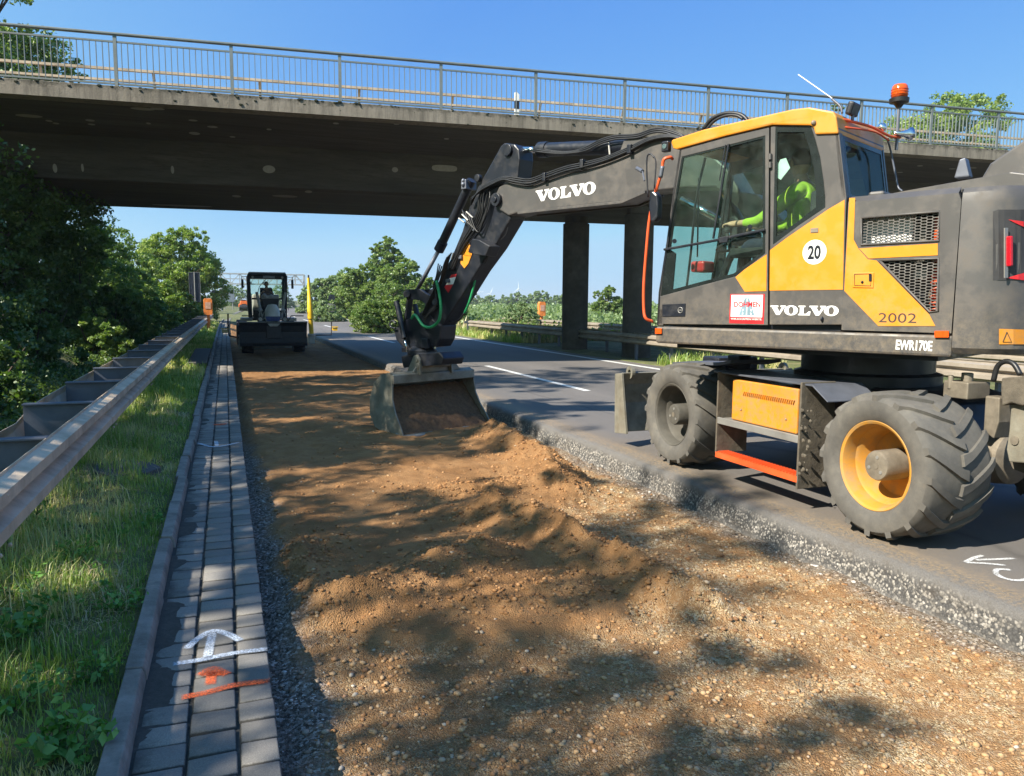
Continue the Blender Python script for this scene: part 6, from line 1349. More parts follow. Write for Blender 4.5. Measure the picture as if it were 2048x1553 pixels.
# push plate, main frame
mb = MB(); mb.box(G(0, -.35, .6), (.5, .35, .5)); mb.bar(G(0, -.2, .8), G(0, 1.6, 1.25), .34, .3); mb.bar(G(0, 1.6, 1.25), G(0, 4.0, 1.3), .3, .32); mb.bar(G(0, 4.0, 1.2), G(0, 4.8, .9), .5, .5); mb.build('main_frame', gblack, gr, bevel=.02)
mb = MB(); mb.lathe(G(0, .0, .95), (0, .25, 1), [(.02, .62), (.16, .58), (.25, .40), (.27, .15), (.24, 0)], 24); nose = mb.build('front_ball_housing', lightm, gr, smooth=True, auto=40)
mb = MB(); mb.plate([[(-.22, .96), (.22, .96), (.26, 1.12), (-.26, 1.12)]], lambda a, b, d: G(a, -.22+d-.06*(b-1), b), -.03, 0); mb.build('lettering_plate', blue, nose)
for s in (-1, 1):
    mb = MB(); mb.cyl(G(s*.38, .5, 1.30), G(s*.50, .6, 1.98), .05, 12); mb.cyl(G(s*.32, .45, .98), G(s*.38, .5, 1.30), .035, 12); mb.build('lift_cylinder', dusty, gr, smooth=True, auto=40)
    mb = MB(); mb.ball(G(s*.40, .35, 1.33), .085, 12, 8, (1, 1, .8)); mb.cyl(G(s*.40, .28, 1.33), G(s*.40, .25, 1.33), .04, 10); mb.build('cylinder_yoke', dusty, gr, smooth=True)
    mb = MB(); mb.cyl(G(s*.42, -.05, 1.02), G(s*.42, -.12, 1.02), .10, 16); hl = mb.build('headlight', gblack, gr); mb = MB(); mb.cyl(G(s*.42, -.12, 1.02), G(s*.42, -.13, 1.02), .07, 16); mb.build('lamp_lens', M['steel'], hl)
    mb = MB(); mb.tube(spline([G(s*.22, .1, 1.1), G(s*.34, .05, 1.0), G(s*.45, .0, 1.15), G(s*.40, .2, 1.35)]), .018, 6); mb.tube(spline([G(s*.15, .2, 1.3), G(s*.28, .15, 1.25), G(s*.35, .1, 1.05)]), .016, 6); mb.build('hose', dusty, gr, smooth=True)
    # handrail
    mb = MB(); mb.tube([G(s*1.05, -.3, 1.14), G(s*.62, -.3, 1.14), G(s*.5, -.3, .94), G(s*.5, -.3, .90)], .022, 6); mb.build('tow_rail', gblack, gr)
    mb = MB(); mb.box(G(s*.82, 3.1, .95), (.42, 1.4, .12)); mb.build('fender', dusty, gr, bevel=.02)
# articulated dark mechanism behind
mb = MB(); mb.plate([[(-.25, 1.3), (.25, 1.3), (.32, 1.75), (-.32, 1.75)]], lambda a, b, d: G(a, 1.2+d, b), 0, .2); mb.build('saddle', gblack, gr, bevel=.03)
mb = MB(); mb.box(G(0, 1.4, 1.80), (.62, .15, .14)); mb.ball(G(-.2, 1.3, 1.86), .08, 10, 6); mb.ball(G(.05, 1.3, 1.84), .07, 10, 6); mb.build('saddle_cylinders', dusty, gr, bevel=.02)
# moldboard (diagonal blade under the frame)
mb = MB(); mb.plate([[(-.02, -.22), (.08, -.1), (.11, .1), (.08, .3), (-.02, .42), (-.05, .42), (.04, .28), (.06, .1), (.03, -.1), (-.06, -.22)]], lambda a, b, d: G(d, 2.2+a-.18*d, b-.05), -1.15, 1.35); mb.build('moldboard', dusty, gr)
mb = MB(); mb.lathe(G(0, 2.4, .62), (0, 0, 1), [(.6, 0), (.6, .1), (.5, .1), (.5, 0)], 28, closed=True); mb.build('circle_ring', gblack, gr)
# cab
gc_ = empty('cab', G(0, 3.2, 1.0)); gc_.parent = gr; gc_.location = G(0, 3.2, 1.0)-gr.location
s_ = 1.105
def GC(x, y, z): return G(x*s_, y, z)
y0, y1 = 2.9, 4.3; zt = 2.66
for x, y in ((-.63, y0), (.63, y0), (-.63, y1), (.63, y1)):
    mb = MB(); mb.bar(GC(x*.94, y+(.1 if y == y0 else 0), 1.0), GC(x, y, zt), .11, .13, (0, 1, 0)); mb.build('pillar', gblack, gc_, bevel=.01)
mb = MB(); mb.box(GC(0, (y0+y1)/2-.02, zt+.03), (1.42, 1.62, .10)); mb.box(GC(0, y0-.04, zt-.08), (1.32, .08, .14)); rf_ = mb.build('roof', gblack, gc_, bevel=.03)
mb = MB(); mb.box(GC(0, (y0+y1)/2-.02, zt+.10), (1.38, 1.5, .05)); mb.build('roof_cap', lightm, rf_, bevel=.02)
mb = MB(); mb.box(GC(.05, y0-.09, zt-.07), (.44, .015, .10)); mb.build('name_board', mat('pale_grey_board', (0.3, 0.32, 0.36), .5), rf_)
for s in (-1, 1): mb = MB(); mb.cyl(GC(s*.5, y0-.1, zt-.08), GC(s*.5, y0-.14, zt-.08), .045, 12); mb.build('work_lamp', M['steel'], rf_)
mb = MB(); mb.box(GC(0, y0+.05, 1.75), (1.2, .06, .07)); mb.box(GC(0, y0+.1, 1.15), (1.1, .06, .3)); mb.build('cross_frame', gblack, gc_)
mb = MB(); mb.sheet([[(-.58, 1.8), (.58, 1.8), (.60, zt-.12), (-.60, zt-.12)]], lambda a, b, d: GC(a, y0+.05, b), 0); mb.build('windshield', M['glass'], gc_)
mb = MB(); mb.sheet([[(-.56, 1.3), (.56, 1.3), (.58, 1.72), (-.58, 1.72)]], lambda a, b, d: GC(a, y0+.05, b), 0); mb.build('lower_window', M['glass'], gc_)
mb = MB(); mb.sheet([[(-.60, 1.9), (.60, 1.9), (.60, zt-.12), (-.60, zt-.12)]], lambda a, b, d: GC(a, y1, b), 0); mb.build('rear_window', M['glass'], gc_)
for s in (-1, 1): mb = MB(); mb.sheet([[(y0+.1, 1.2), (y1, 1.2), (y1, zt-.12), (y0+.1, zt-.12)]], lambda a, b, d: GC(s*.62, a, b), 0); mb.build('side_window', M['glass'], gc_)
mb = MB(); mb.box(GC(0, y1-.35, 1.5), (.5, .45, .15)); mb.box(GC(0, y1-.12, 1.85), (.48, .12, .7)); mb.build('driver_seat', M['seat'], gc_, bevel=.03)
mb = MB(); mb.bar(GC(0, y0+.25, 1.0), GC(0, y0+.45, 1.95), .12, .12); cst = mb.build('steering_console', gblack, gc_, bevel=.02)
mb = MB(); mb.tube([GC(.17*cos(2*pi*k/20), y0+.48+.05*sin(2*pi*k/20), 1.98+.15*sin(2*pi*k/20)) for k in range(21)], .015, 6); mb.build('steering_wheel', gblack, cst)
mb = MB(); mb.box(GC(0, 3.6, .95), (1.15, 1.4, .1)); mb.build('cab_floor', gblack, gc_)
tube_part('wiper', [GC(-.35, y0-.0, 1.8), GC(-.28, y0-.02, 2.2), GC(-.05, y0-.02, 2.5)], .012, gblack, gc_)
for s in (-1, 1):
    mb = MB(); mb.box(G(s*.93, y0-.1, 2.32), (.09, .06, .34)); mi = mb.build('mirror', gblack, gr, bevel=.015)
    mb = MB(); mb.tube([G(s*.70, y0, 2.60), G(s*.95, y0-.05, 2.60), G(s*.95, y0-.08, 2.3)], .015, 6); mb.tube([G(s*.75, y0, 2.3), G(s*.78, y0-.1, 1.9), G(s*.76, y0-.1, 1.3)], .012, 6); mb.build('mirror_arm', dusty, mi)
# engine hood behind
mb = MB(); mb.box(G(0, 5.9, 1.45), (1.05, 2.6, 1.0)); mb.build('rear_bonnet', dusty, gr, bevel=.06)
# yellow sensor mast at the blade end, ski arms
GXm = onY(619, 600, 30.5)
mp = [onY(617, 556, 35), onY(619, 600, 35), onY(621, 640, 35), onY(623, 668, 35)]
mb = MB(); mb.tube([mp[0], mp[1], mp[1]+Vector((0, 0, -.02)), mp[2]+Vector((0, 0, .3)), mp[2]+Vector((0, 0, .05)), mp[2]+Vector((0, 0, .04)), mp[3]], [.055, .085, .10, .13, .14, .10, .10], 14); ymast = mb.build('sensor_mast', mat('mast_yellow', (0.80, 0.50, 0.02), .45, 0, .08, 6), gr, smooth=True, auto=40)
mb = MB(); mb.cyl(mp[0], mp[0]+Vector((0, 0, .12)), .035, 8); mb.build('mast_tip', gblack, ymast)
mb = MB(); a = mp[3]; mb.cyl(a+Vector((0, 0, 0)), a+Vector((0, 0, -.12)), .17, 14); mb.box(a+Vector((0, 0, -.35)), (.22, .3, .45)); mb.box(a+Vector((-.1, .1, -.6)), (.5, .5, .2)); mb.build('mast_foot', dusty, gr, bevel=.02)
a = onY(628, 671, 35); b_ = onY(663, 670, 35); c_ = onY(663, 643, 35)
mb = MB(); mb.tube([a, b_, c_], .03, 8); arm_ = mb.build('sensor_arm', gblack, gr)
q = onY(670, 659, 35); mb = MB(); mb.box(q, (.20, .14, .13)); mb.box(q+Vector((0, 0, .10)), (.26, .18, .05)); mb.bar(q-Vector((.15, 0, 0)), q, .05, .05); mb.build('sonic_sensor', mat('sensor_yellow', (0.8, 0.5, 0.02), .5), arm_)
a = onY(478, 676, 29.8); b_ = onY(459, 672, 29.8); c_ = onY(456, 662, 29.8); d_ = onY(456, 628, 29.8)
mb = MB(); mb.tube([a, b_, c_, d_], .028, 8); arm_ = mb.build('sensor_arm', gblack, gr)
q = onY(450, 663, 29.8); mb = MB(); mb.box(q, (.22, .14, .12)); mb.box(q+Vector((0, 0, .1)), (.28, .18, .05)); mb.build('sonic_sensor', mat('sensor_cream', (0.75, 0.6, 0.3), .5), arm_)
seated_person('person', 'grader driver in a dark blue shirt seated behind the windshield', GC(0, y1-.42, 1.60), Vector((0, -1, 0)), Vector((1, 0, 0)), M['navy'], True, (GC(.14, y0+.42, 2.03), GC(-.14, y0+.42, 2.03)))
# ================================================================== ROLLER far down the lane
q = onz(489, 622, -.18); RY = 95.0; q = onY(488, 622, RY); RXc = q.x; z0 = q.z-.02
ro_ = empty('road_roller', (RXc, RY, z0), 'small orange road roller far away on the fresh soil lane', 'roller')
k = RY/1544*1.0
mb = MB(); mb.cyl((RXc-.50, RY-.5, z0+.42), (RXc+.50, RY-.5, z0+.42), .42, 24); mb.build('front_drum', gblack, ro_, smooth=True, auto=40)
mb = MB(); mb.cyl((RXc-.50, RY+1.2, z0+.42), (RXc+.50, RY+1.2, z0+.42), .42, 24); mb.build('rear_drum', gblack, ro_, smooth=True, auto=40)
ro_or = mat('roller_orange', (0.80, 0.16, 0.03), .4)
mb = MB(); mb.plate([[(-.56, .45), (.56, .45), (.56, .75), (.40, .85), (.36, 1.15), (-.36, 1.15), (-.40, .85), (-.56, .75)]], lambda a, b, d: Vector((RXc+a, RY+d, z0+b)), -.8, 1.4); mb.build('body', ro_or, ro_, bevel=.04)
mb = MB(); mb.box((RXc, RY-.82, z0+.75), (.5, .03, .12)); mb.box((RXc, RY+.5, z0+1.22), (.5, .4, .14)); mb.build('seat', gblack, ro_, bevel=.03)
for s in (-1, 1): mb = MB(); mb.cyl((RXc+s*.3, RY+.2, z0+1.1), (RXc+s*.3, RY+.2, z0+1.5), .03, 6); mb.build('roll_bar', M['darksteel'], ro_)
mb = MB(); mb.bar((RXc-.3, RY+.2, z0+1.5), (RXc+.3, RY+.2, z0+1.5), .05, .05); mb.build('roll_bar_top', M['darksteel'], ro_)
# ================================================================== CAR on the opposite carriageway
q = onY(690, 620, 95); c0 = Vector((q.x, 95, q.z-.05)); carg = empty('parked_car', c0, 'pale silver car far away on the opposite lanes, half hidden by shrubs', 'car')
cm_ = mat('silver_car_paint', (0.55, 0.57, 0.6), .3, .4)
prof_c = [(-.85, .3), (-.85, .75), (-.80, .92), (-.66, 1.40), (-.5, 1.47), (.5, 1.47), (.66, 1.40), (.80, .92), (.85, .75), (.85, .3)]
mb = MB(); mb.plate([prof_c], lambda a, b, d: c0+Vector((a, d, b)), -.2, 3.2); mb.plate([[(-.85, .3), (-.85, .72), (-.78, .90), (.78, .90), (.85, .72), (.85, .3)]], lambda a, b, d: c0+Vector((a, d, b)), -1.2, -.202); cb = mb.build('body', cm_, carg, bevel=.05)
mb = MB(); mb.sheet([[(-.74, .96), (.74, .96), (.62, 1.36), (-.62, 1.36)]], lambda a, b, d: c0+Vector((a, -.21, b)), 0); mb.build('windshield', M['black'], carg)
for s in (-1, 1):
    for y in (-.6, 2.4): mb = MB(); mb.cyl(c0+Vector((s*.66, y, .31)), c0+Vector((s*.86, y, .31)), .31, 16); mb.build('wheel', gblack, carg)
    mb = MB(); mb.box(c0+Vector((s*.62, -1.21, .66)), (.3, .03, .14)); mb.build('headlight', M['white'], carg)
# ================================================================== VEGETATION
def leafmat(name, c1, c2, c3, trans=0.35):
    m, t, b, o = newmat(name)
    a = _n(t, 'ShaderNodeAttribute', attribute_name='v').outputs['Fac']
    col = ramp(t, a, [(0.0, c1), (0.55, c2), (1.0, c3)])
    d = _n(t, 'ShaderNodeBsdfDiffuse'); tl = _n(t, 'ShaderNodeBsdfTranslucent'); g = _n(t, 'ShaderNodeBsdfGlossy'); g.inputs['Roughness'].default_value = .45
    g.inputs[0].default_value = (.6, .65, .6, 1)
    t.links.new(col, d.inputs[0]); t.links.new(mixc(t, 1.0, col, (1.5, 1.7, .7), 'MULTIPLY'), tl.inputs[0])
    m1 = _n(t, 'ShaderNodeMixShader'); m1.inputs[0].default_value = trans; t.links.new(d.outputs[0], m1.inputs[1]); t.links.new(tl.outputs[0], m1.inputs[2])
    m2 = _n(t, 'ShaderNodeMixShader'); m2.inputs[0].default_value = .06; t.links.new(m1.outputs[0], m2.inputs[1]); t.links.new(g.outputs[0], m2.inputs[2])
    t.links.new(m2.outputs[0], o.inputs[0]); return m
LM = {
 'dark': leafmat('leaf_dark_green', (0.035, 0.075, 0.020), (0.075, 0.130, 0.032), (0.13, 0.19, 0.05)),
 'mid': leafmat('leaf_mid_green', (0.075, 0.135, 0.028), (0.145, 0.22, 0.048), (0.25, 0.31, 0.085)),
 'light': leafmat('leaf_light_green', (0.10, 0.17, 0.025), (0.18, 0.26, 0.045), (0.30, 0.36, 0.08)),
 'far': leafmat('leaf_hazed_green', (0.12, 0.18, 0.085), (0.18, 0.25, 0.11), (0.27, 0.33, 0.15)),  # paler, bluer green: the fading by distance haze is put into the leaf colour
 'grass': leafmat('grass_blade', (0.15, 0.26, 0.04), (0.30, 0.39, 0.08), (0.62, 0.54, 0.27), .3),
 'weed': leafmat('weed_leaf', (0.06, 0.17, 0.035), (0.12, 0.28, 0.055), (0.20, 0.38, 0.09), .3),
 'straw': leafmat('dry_straw', (0.28, 0.22, 0.11), (0.42, 0.34, 0.18), (0.55, 0.46, 0.28), .2),
}
bark = mat('bark', (0.075, 0.055, 0.04), .95, 0, .35, 8, .9, 20)
def leaves(P, size, r, up=0.35, asp=0.62, outd=None):
    """rhombic leaves at P; returns V, F"""
    n = len(P); N = r.normal(size=(n, 3)); N[:, 2] += up
    if outd is not None: N += outd*.9
    N /= np.linalg.norm(N, axis=1)[:, None]; A = r.normal(size=(n, 3)); A[:, 2] -= .3; A -= (A*N).sum(1)[:, None]*N; A /= np.linalg.norm(A, axis=1)[:, None]
    B = np.cross(N, A); s = size*r.uniform(.6, 1.3, n)[:, None]
    V = np.stack([P-A*s*.5, P+B*s*asp*.5+N*s*.06, P+A*s*.5, P-B*s*asp*.5+N*s*.06], 1).reshape(-1, 3)
    return V, np.arange(n*4).reshape(-1, 4)
def crown_pts(blobs, n, r, shell=.55, frag=.35):
    """leaf clusters on lumpy ellipsoids: blobs (x,y,z,rx,ry,rz)"""
    bl = np.array(blobs, float); w = (bl[:, 3]*bl[:, 4]+bl[:, 4]*bl[:, 5]+bl[:, 3]*bl[:, 5]); w /= w.sum()
    ncl = max(24, n//55); ci = r.choice(len(bl), ncl, p=w); d = r.normal(size=(ncl, 3)); d[:, 2] += .15; d /= np.linalg.norm(d, axis=1)[:, None]
    rad = (shell+(1.08-shell)*r.uniform(0, 1, ncl)**.6)[:, None]; C = bl[ci, :3]+d*bl[ci, 3:6]*rad
    cs = (bl[ci, 3:6].mean(1)*r.uniform(.14, .34, ncl)*frag/.35); k = r.integers(0, ncl, n); q = r.normal(size=(n, 3)); q *= (r.uniform(0, 1, n)**.45/np.linalg.norm(q, axis=1))[:, None]
    q[:, 2] *= .62; P = C[k]+q*cs[k][:, None]; cv = r.uniform(0, 1, ncl)
    return P, np.clip(cv[k]*.65+r.uniform(0, .45, n), 0, 1), d[k]
def crown_mesh(name, blobs, n, size, m, seed, parent=None, origin=(0, 0, 0), **kw):
    r = np.random.default_rng(seed); n = int(n*1.9); size = size*.66; P, cv, d = crown_pts(blobs, n, r, **kw); V, F = leaves(P, size, r, outd=d*.6)
    return fast_mesh(name, V, F, m, attr=np.repeat(cv, 4), parent=parent, origin=origin)
def trunk_mb(base, blobs, r0, seed, lean=(0, 0)):
    rr_ = random.Random(seed); b = Vector(base); top = max(blobs, key=lambda q: q[2]); mb = MB()
    tp_ = Vector((top[0], top[1], top[2])); h = tp_-b; pts = [b-Vector((0, 0, .2))]+[b+h*t_+Vector((rr_.uniform(-.1, .1), rr_.uniform(-.1, .1), 0))*h.length*.06*(t_ > .1) for t_ in (0.02, .25, .5, .75, 1)]
    mb.tube(pts, [r0*1.35, r0*1.1, r0*.85, r0*.65, r0*.4, r0*.12], 9)
    for q in blobs:
        t_ = rr_.uniform(.25, .6); s = b+h*t_; e = Vector(q[:3]); mid = s*.5+e*.5+Vector((0, 0, -.1*h.length*.3)); mb.tube(spline([s, mid, e], 3), [r0*.42*(1-.85*i/6) for i in range(7)], 6)
        for k_ in range(3):
            e2 = e+Vector((rr_.uniform(-1, 1)*q[3], rr_.uniform(-1, 1)*q[4], rr_.uniform(-.5, 1)*q[5]))*.75; mb.tube([mid*.4+e*.6, e2], [r0*.16, r0*.03], 5)
    return mb
def tree(name, label, base, blobs, n, size, m, seed, r0=.15, group=None, cat='tree', **kw):
    g = empty(name, base, label, cat, group); crown_mesh('crown', blobs, n, size, m, seed, g, origin=base, **kw)
    trunk_mb(base, blobs, r0, seed).build('trunk', bark, g, smooth=True); return g
def blobset(c, R, H, k, seed, z0=.35, rmin=.35, rmax=.55):
    """k lumps filling an ellipsoid-ish crown centred c, radius R, from z0*H to H"""
    rr_ = random.Random(seed); out = []
    for i in range(k):
        a = 2*pi*i/k*1.618*2+rr_.uniform(-.4, .4); t_ = (i+.5)/k; zz = z0+(1-z0)*t_; prof = sin(pi*min(1, (.18+.72*t_)))**.7
        rad = R*prof*rr_.uniform(.35, .75); br_ = R*rr_.uniform(rmin, rmax)*(.55+.45*prof); out.append((c[0]+cos(a)*rad, c[1]+sin(a)*rad, c[2]+H*zz-br_*.5, br_, br_, br_*.78))
    return out
# ---- visible trees on the left
def gz(x, y): return float(terr(np.array([[x]]), np.array([[y]]))[0, 0])
LT = 'trees on the left embankment'
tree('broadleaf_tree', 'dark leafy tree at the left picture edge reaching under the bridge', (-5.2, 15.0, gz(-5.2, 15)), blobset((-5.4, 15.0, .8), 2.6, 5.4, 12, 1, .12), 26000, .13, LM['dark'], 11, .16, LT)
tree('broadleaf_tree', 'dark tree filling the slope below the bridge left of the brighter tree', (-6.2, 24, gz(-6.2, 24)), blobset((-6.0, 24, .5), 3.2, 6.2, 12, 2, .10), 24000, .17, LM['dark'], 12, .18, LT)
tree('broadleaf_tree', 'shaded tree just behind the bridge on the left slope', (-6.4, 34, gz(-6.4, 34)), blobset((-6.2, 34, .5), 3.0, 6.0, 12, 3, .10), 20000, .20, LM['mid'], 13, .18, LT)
tree('broadleaf_tree', 'tall tree rising above the bridge railing at the top left corner', (-9.2, 36, gz(-9.2, 36)), blobset((-8.5, 35, 1.5), 3.6, 13.2, 18, 4, .3, .4, .6), 32000, .24, LM['mid'], 14, .25, LT)
q = onY(372, 455, 62)
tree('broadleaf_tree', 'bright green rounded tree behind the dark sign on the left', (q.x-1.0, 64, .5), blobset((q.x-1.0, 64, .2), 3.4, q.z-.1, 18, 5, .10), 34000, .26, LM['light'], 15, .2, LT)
tree('broadleaf_tree', 'smaller green tree left of the bright rounded tree', (-7.0, 50, 1.4), blobset((-6.6, 50, .8), 3.2, 4.8, 12, 6, .1), 18000, .24, LM['mid'], 16, .16, LT)
for i, (x, y, R_, H_, lab) in enumerate(((-4.9, 118, 2.4, 5.6, 'green tree behind the left gantry column'), (-6, 105, 3.5, 6.5, 'green tree far behind the bright rounded tree'), (1.0, 175, 5.5, 5.2, 'distant tree at the lane bend left of the grader cab'), (11, 190, 5, 5.0, 'distant tree at the lane bend behind the grader cab'))):
    tree('broadleaf_tree', lab, (x, y, .2), blobset((x, y, 0), R_, H_, 10, 20+i, .1), 9000, .40, LM['far'], 30+i, .15, 'distant trees at the bend')
# overhanging branch at the left edge, close to the camera
br_bl = [(-2.55, 9.2, 3.25, .5, .6, .40), (-2.95, 9.6, 4.0, .6, .6, .45), (-2.75, 9.4, 2.6, .5, .5, .4), (-3.2, 9.6, 3.3, .8, .7, .6), (-3.3, 9.4, 2.2, .6, .6, .5)]
g = empty('broadleaf_tree', (-5.2, 8.6, gz(-5.2, 8.6)), 'nearest tree whose leafy branches hang into the left picture edge', 'tree', LT)
crown_mesh('crown', br_bl+blobset((-5.2, 8.6, .9), 2.0, 5.2, 8, 7, .25), 26000, .095, LM['dark'], 17, g, origin=(-5.2, 8.6, gz(-5.2, 8.6)), frag=.4)
trunk_mb((-5.2, 8.6, gz(-5.2, 8.6)), br_bl[:4]+blobset((-5.2, 8.6, .9), 2.0, 5.2, 5, 7, .25), .13, 5).build('trunk', bark, g, smooth=True)
# shrubs along the slope
SL = 'shrubs on the left slope'
sh = [(-3.2, 12.5, 1.1, 1.1, 'dark'), (-4.4, 11.0, 1.3, 1.7, 'dark'), (-3.6, 17.5, 1.3, 1.7, 'dark'), (-3.0, 21.5, 1.1, 1.4, 'mid'), (-3.4, 27, 1.4, 2.0, 'dark'), (-3.3, 33, 1.3, 2.0, 'mid'), (-3.1, 38.5, 1.4, 2.2, 'mid'), (-3.4, 45, 1.6, 2.6, 'light'), (-2.2, 52, 1.2, 2.3, 'mid'), (-3.8, 57, 1.6, 2.8, 'mid'), (-4.8, 30, 1.5, 3.2, 'dark'), (-4.6, 40, 1.7, 3.6, 'mid')]
slab = ['low dark shrub nearest behind the guard rail', 'dark shrub under the overhanging branches', 'dark shrub on the slope before the bridge shadow', 'low green shrub below the bridge beside the guard rail', 'dark rounded shrub below the far side of the bridge', 'green shrub behind the bridge beside the guard rail', 'green shrub in the sun halfway along the guard rail', 'light green shrub in the sun before the dark sign', 'small leafy shrub at the foot of the dark sign', 'shrub left of the sign on the slope', 'tall dark shrub higher up under the bridge', 'tall green shrub higher up behind the bridge']
for i, (x, y, R_, H_, k_) in enumerate(sh):
    z = gz(x, y); g = empty('shrub', (x, y, z), slab[i], 'shrub', SL)
    crown_mesh('foliage', blobset((x, y, z-.2), R_, H_, 7, 40+i, .05), 6500, .085+.0022*y, LM[k_], 50+i, g, origin=(x, y, z)); mb = MB()
    for a in range(5): mb.tube([(x, y, z-.1), (x+cos(a*1.3)*R_*.5, y+sin(a*1.3)*R_*.5, z+H_*.7)], [.03, .008], 5)
    mb.build('stems', bark, g)
# ---- right-hand tree group beyond the road
RT = 'trees beyond the road on the right'
def pxtree(name, label, px, py_top, py_base, Y, hw_px, n, size, mk, seed, k=14, group=RT, z0=.08, **kw):
    top = onY(px, py_top, Y); R_ = (onY(px+hw_px, py_top, Y).x-onY(px-hw_px, py_top, Y).x)/2; bz = .1; 
    return tree(name, label, (top.x, Y, bz), blobset((top.x, Y, bz), R_, top.z-bz, k, seed, z0), n, size, LM[mk], seed+100, .12+.02*R_, group, **kw)
pxtree('broadleaf_tree', 'tallest tree of the right group with a domed top', 766, 472, 640, 75, 40, 15000, .30, 'mid', 61, z0=.45)
pxtree('broadleaf_tree', 'wide green tree in front of the tallest one on the right', 800, 520, 640, 64, 66, 24000, .26, 'mid', 62)
pxtree('broadleaf_tree', 'dense tree left of the tallest one beyond the road', 722, 528, 640, 70, 52, 20000, .28, 'mid', 63)
pxtree('broadleaf_tree', 'rounded tree left in the right group above the round road sign', 672, 550, 635, 84, 52, 20000, .34, 'far', 64)
pxtree('broadleaf_tree', 'farthest left tree of the right group beside the gantry column', 634, 560, 630, 110, 40, 14000, .42, 'far', 65)
pxtree('broadleaf_tree', 'bushy tree low beside the arm of the excavator', 846, 552, 650, 52, 40, 16000, .20, 'mid', 66)
pxtree('shrub', 'bushy shrub at the foot of the right trees near the road edge', 755, 596, 655, 42, 60, 14000, .15, 'mid', 67, 10)
pxtree('shrub', 'grey green shrub by the far lane below the round sign', 655, 612, 640, 66, 40, 7000, .2, 'far', 68, 8)
pxtree('broadleaf_tree', 'dense round tree between the two bridge pillars', 1212, 571, 640, 58, 30, 15000, .20, 'mid', 69, 12, z0=.04)
pxtree('broadleaf_tree', 'large tree rising behind the bridge railing at the right', 1872, 188, 600, 75, 112, 42000, .60, 'light', 70, 16, z0=.3)
pxtree('broadleaf_tree', 'small tree top behind the bridge railing left of the beacon', 1665, 200, 600, 85, 26, 5000, .45, 'mid', 71, 8, z0=.5)
pxtree('broadleaf_tree', 'tree top behind the bridge railing at the far right edge', 2062, 285, 600, 75, 30, 6000, .45, 'mid', 72, 8, z0=.3)
pxtree('broadleaf_tree', 'green tree between the round road sign and the tallest right tree', 705, 540, 640, 76, 44, 16000, .3, 'far', 73)
pxtree('shrub', 'low bush just right of the excavator arm beyond the guard rail', 905, 598, 650, 46, 34, 9000, .13, 'mid', 74, 8)
pxtree('shrub', 'loose bush in the median under the right turbine', 1035, 606, 650, 40, 44, 9000, .12, 'far', 75, 8)
pxtree('shrub', 'green bush beyond the road between the trees and the excavator arm', 830, 590, 655, 46, 40, 9000, .14, 'mid', 76, 8)
FT = 'far tree line across the fields'
for i, (px, pt, w_, Y) in enumerate(((885, 590, 16, 210), (905, 583, 22, 230), (938, 578, 26, 240), (972, 592, 20, 220), (1000, 590, 24, 240), (1028, 586, 20, 230), (1060, 590, 24, 210), (1080, 580, 28, 190), (1105, 592, 20, 200), (1125, 588, 18, 170), (1150, 592, 22, 220), (1240, 600, 16, 200), (1265, 598, 18, 210), (1290, 600, 20, 190), (855, 592, 18, 200))):
    labs = ['far tree just right of the lower excavator arm', 'second far tree right of the excavator arm', 'far tree by the green hose, near the left turbine', 'low far tree between the turbines', 'far tree left of the middle turbine', 'far tree below the right turbine', 'far tree right of the right turbine', 'broad far tree with a domed top behind the right call post', 'low far tree right of the domed one', 'far tree close to the left bridge pillar', 'far tree hidden mostly by the left bridge pillar', 'far tree right of the round tree between the pillars', 'far tree near the right bridge pillar', 'far tree behind the right bridge pillar', 'far tree seen behind the excavator arm']
    pxtree('broadleaf_tree', labs[i], px, pt, 620, Y, w_, 4200, .85, 'far', 80+i, 8, FT, .05)
# low scrub in the median and field edge: uncountable
def scatter_clumps(name, label, cat, n, xr, yr, hmax, size, mk, seed, per=40, wid=1.0, zf=None, dens=None):
    r = np.random.default_rng(seed); x = r.uniform(*xr, n); y = yr[0]+(yr[1]-yr[0])*r.uniform(0, 1, n)**1.5; 
    if dens is not None: kk = r.uniform(0, 1, n) < dens(x, y); x = x[kk]; y = y[kk]; n = len(x)
    h = hmax*r.uniform(.3, 1, n); z = (zf or terr)(x[None], y[None])[0]
    k = np.repeat(np.arange(n), per); q = r.normal(size=(n*per, 3)); q /= np.linalg.norm(q, axis=1)[:, None]; q *= r.uniform(0, 1, n*per)[:, None]**.5
    P = np.stack([x[k]+q[:, 0]*h[k]*wid, y[k]+q[:, 1]*h[k]*wid, z[k]+h[k]*.45+q[:, 2]*h[k]*.5], -1); cv = np.repeat(r.uniform(0, .7, n), per)+r.uniform(0, .3, n*per)
    V, F = leaves(P, size*(1+.012*np.repeat(y, per).mean()), r); o = fast_mesh(name, V, F, LM[mk], attr=np.repeat(cv, 4)); return tag(o, label, cat, kind='stuff')
scatter_clumps('median_scrub', 'wild green scrub growing in the median beyond the guard rail', 'scrub', 420, (12.4, 16.2), (22, 100), .9, .10, 'mid', 201, 45, dens=lambda x, y: np.where((y < 30) & (y > 19), 0.0, .95))
scatter_clumps('roadside_scrub', 'green scrub at the feet of the trees beyond the road', 'scrub', 900, (13, 34), (46, 120), 1.5, .14, 'far', 207, 45)
scatter_clumps('field_scrub', 'pale green scrub at the field edge beyond the opposite lanes', 'scrub', 700, (29.5, 60), (30, 170), 1.7, .22, 'far', 202, 40)
scatter_clumps('field_scrub', 'dry tall grass and pale scrub beyond the opposite lanes', 'scrub', 500, (28.6, 36), (30, 150), .8, .16, 'straw', 203, 30)
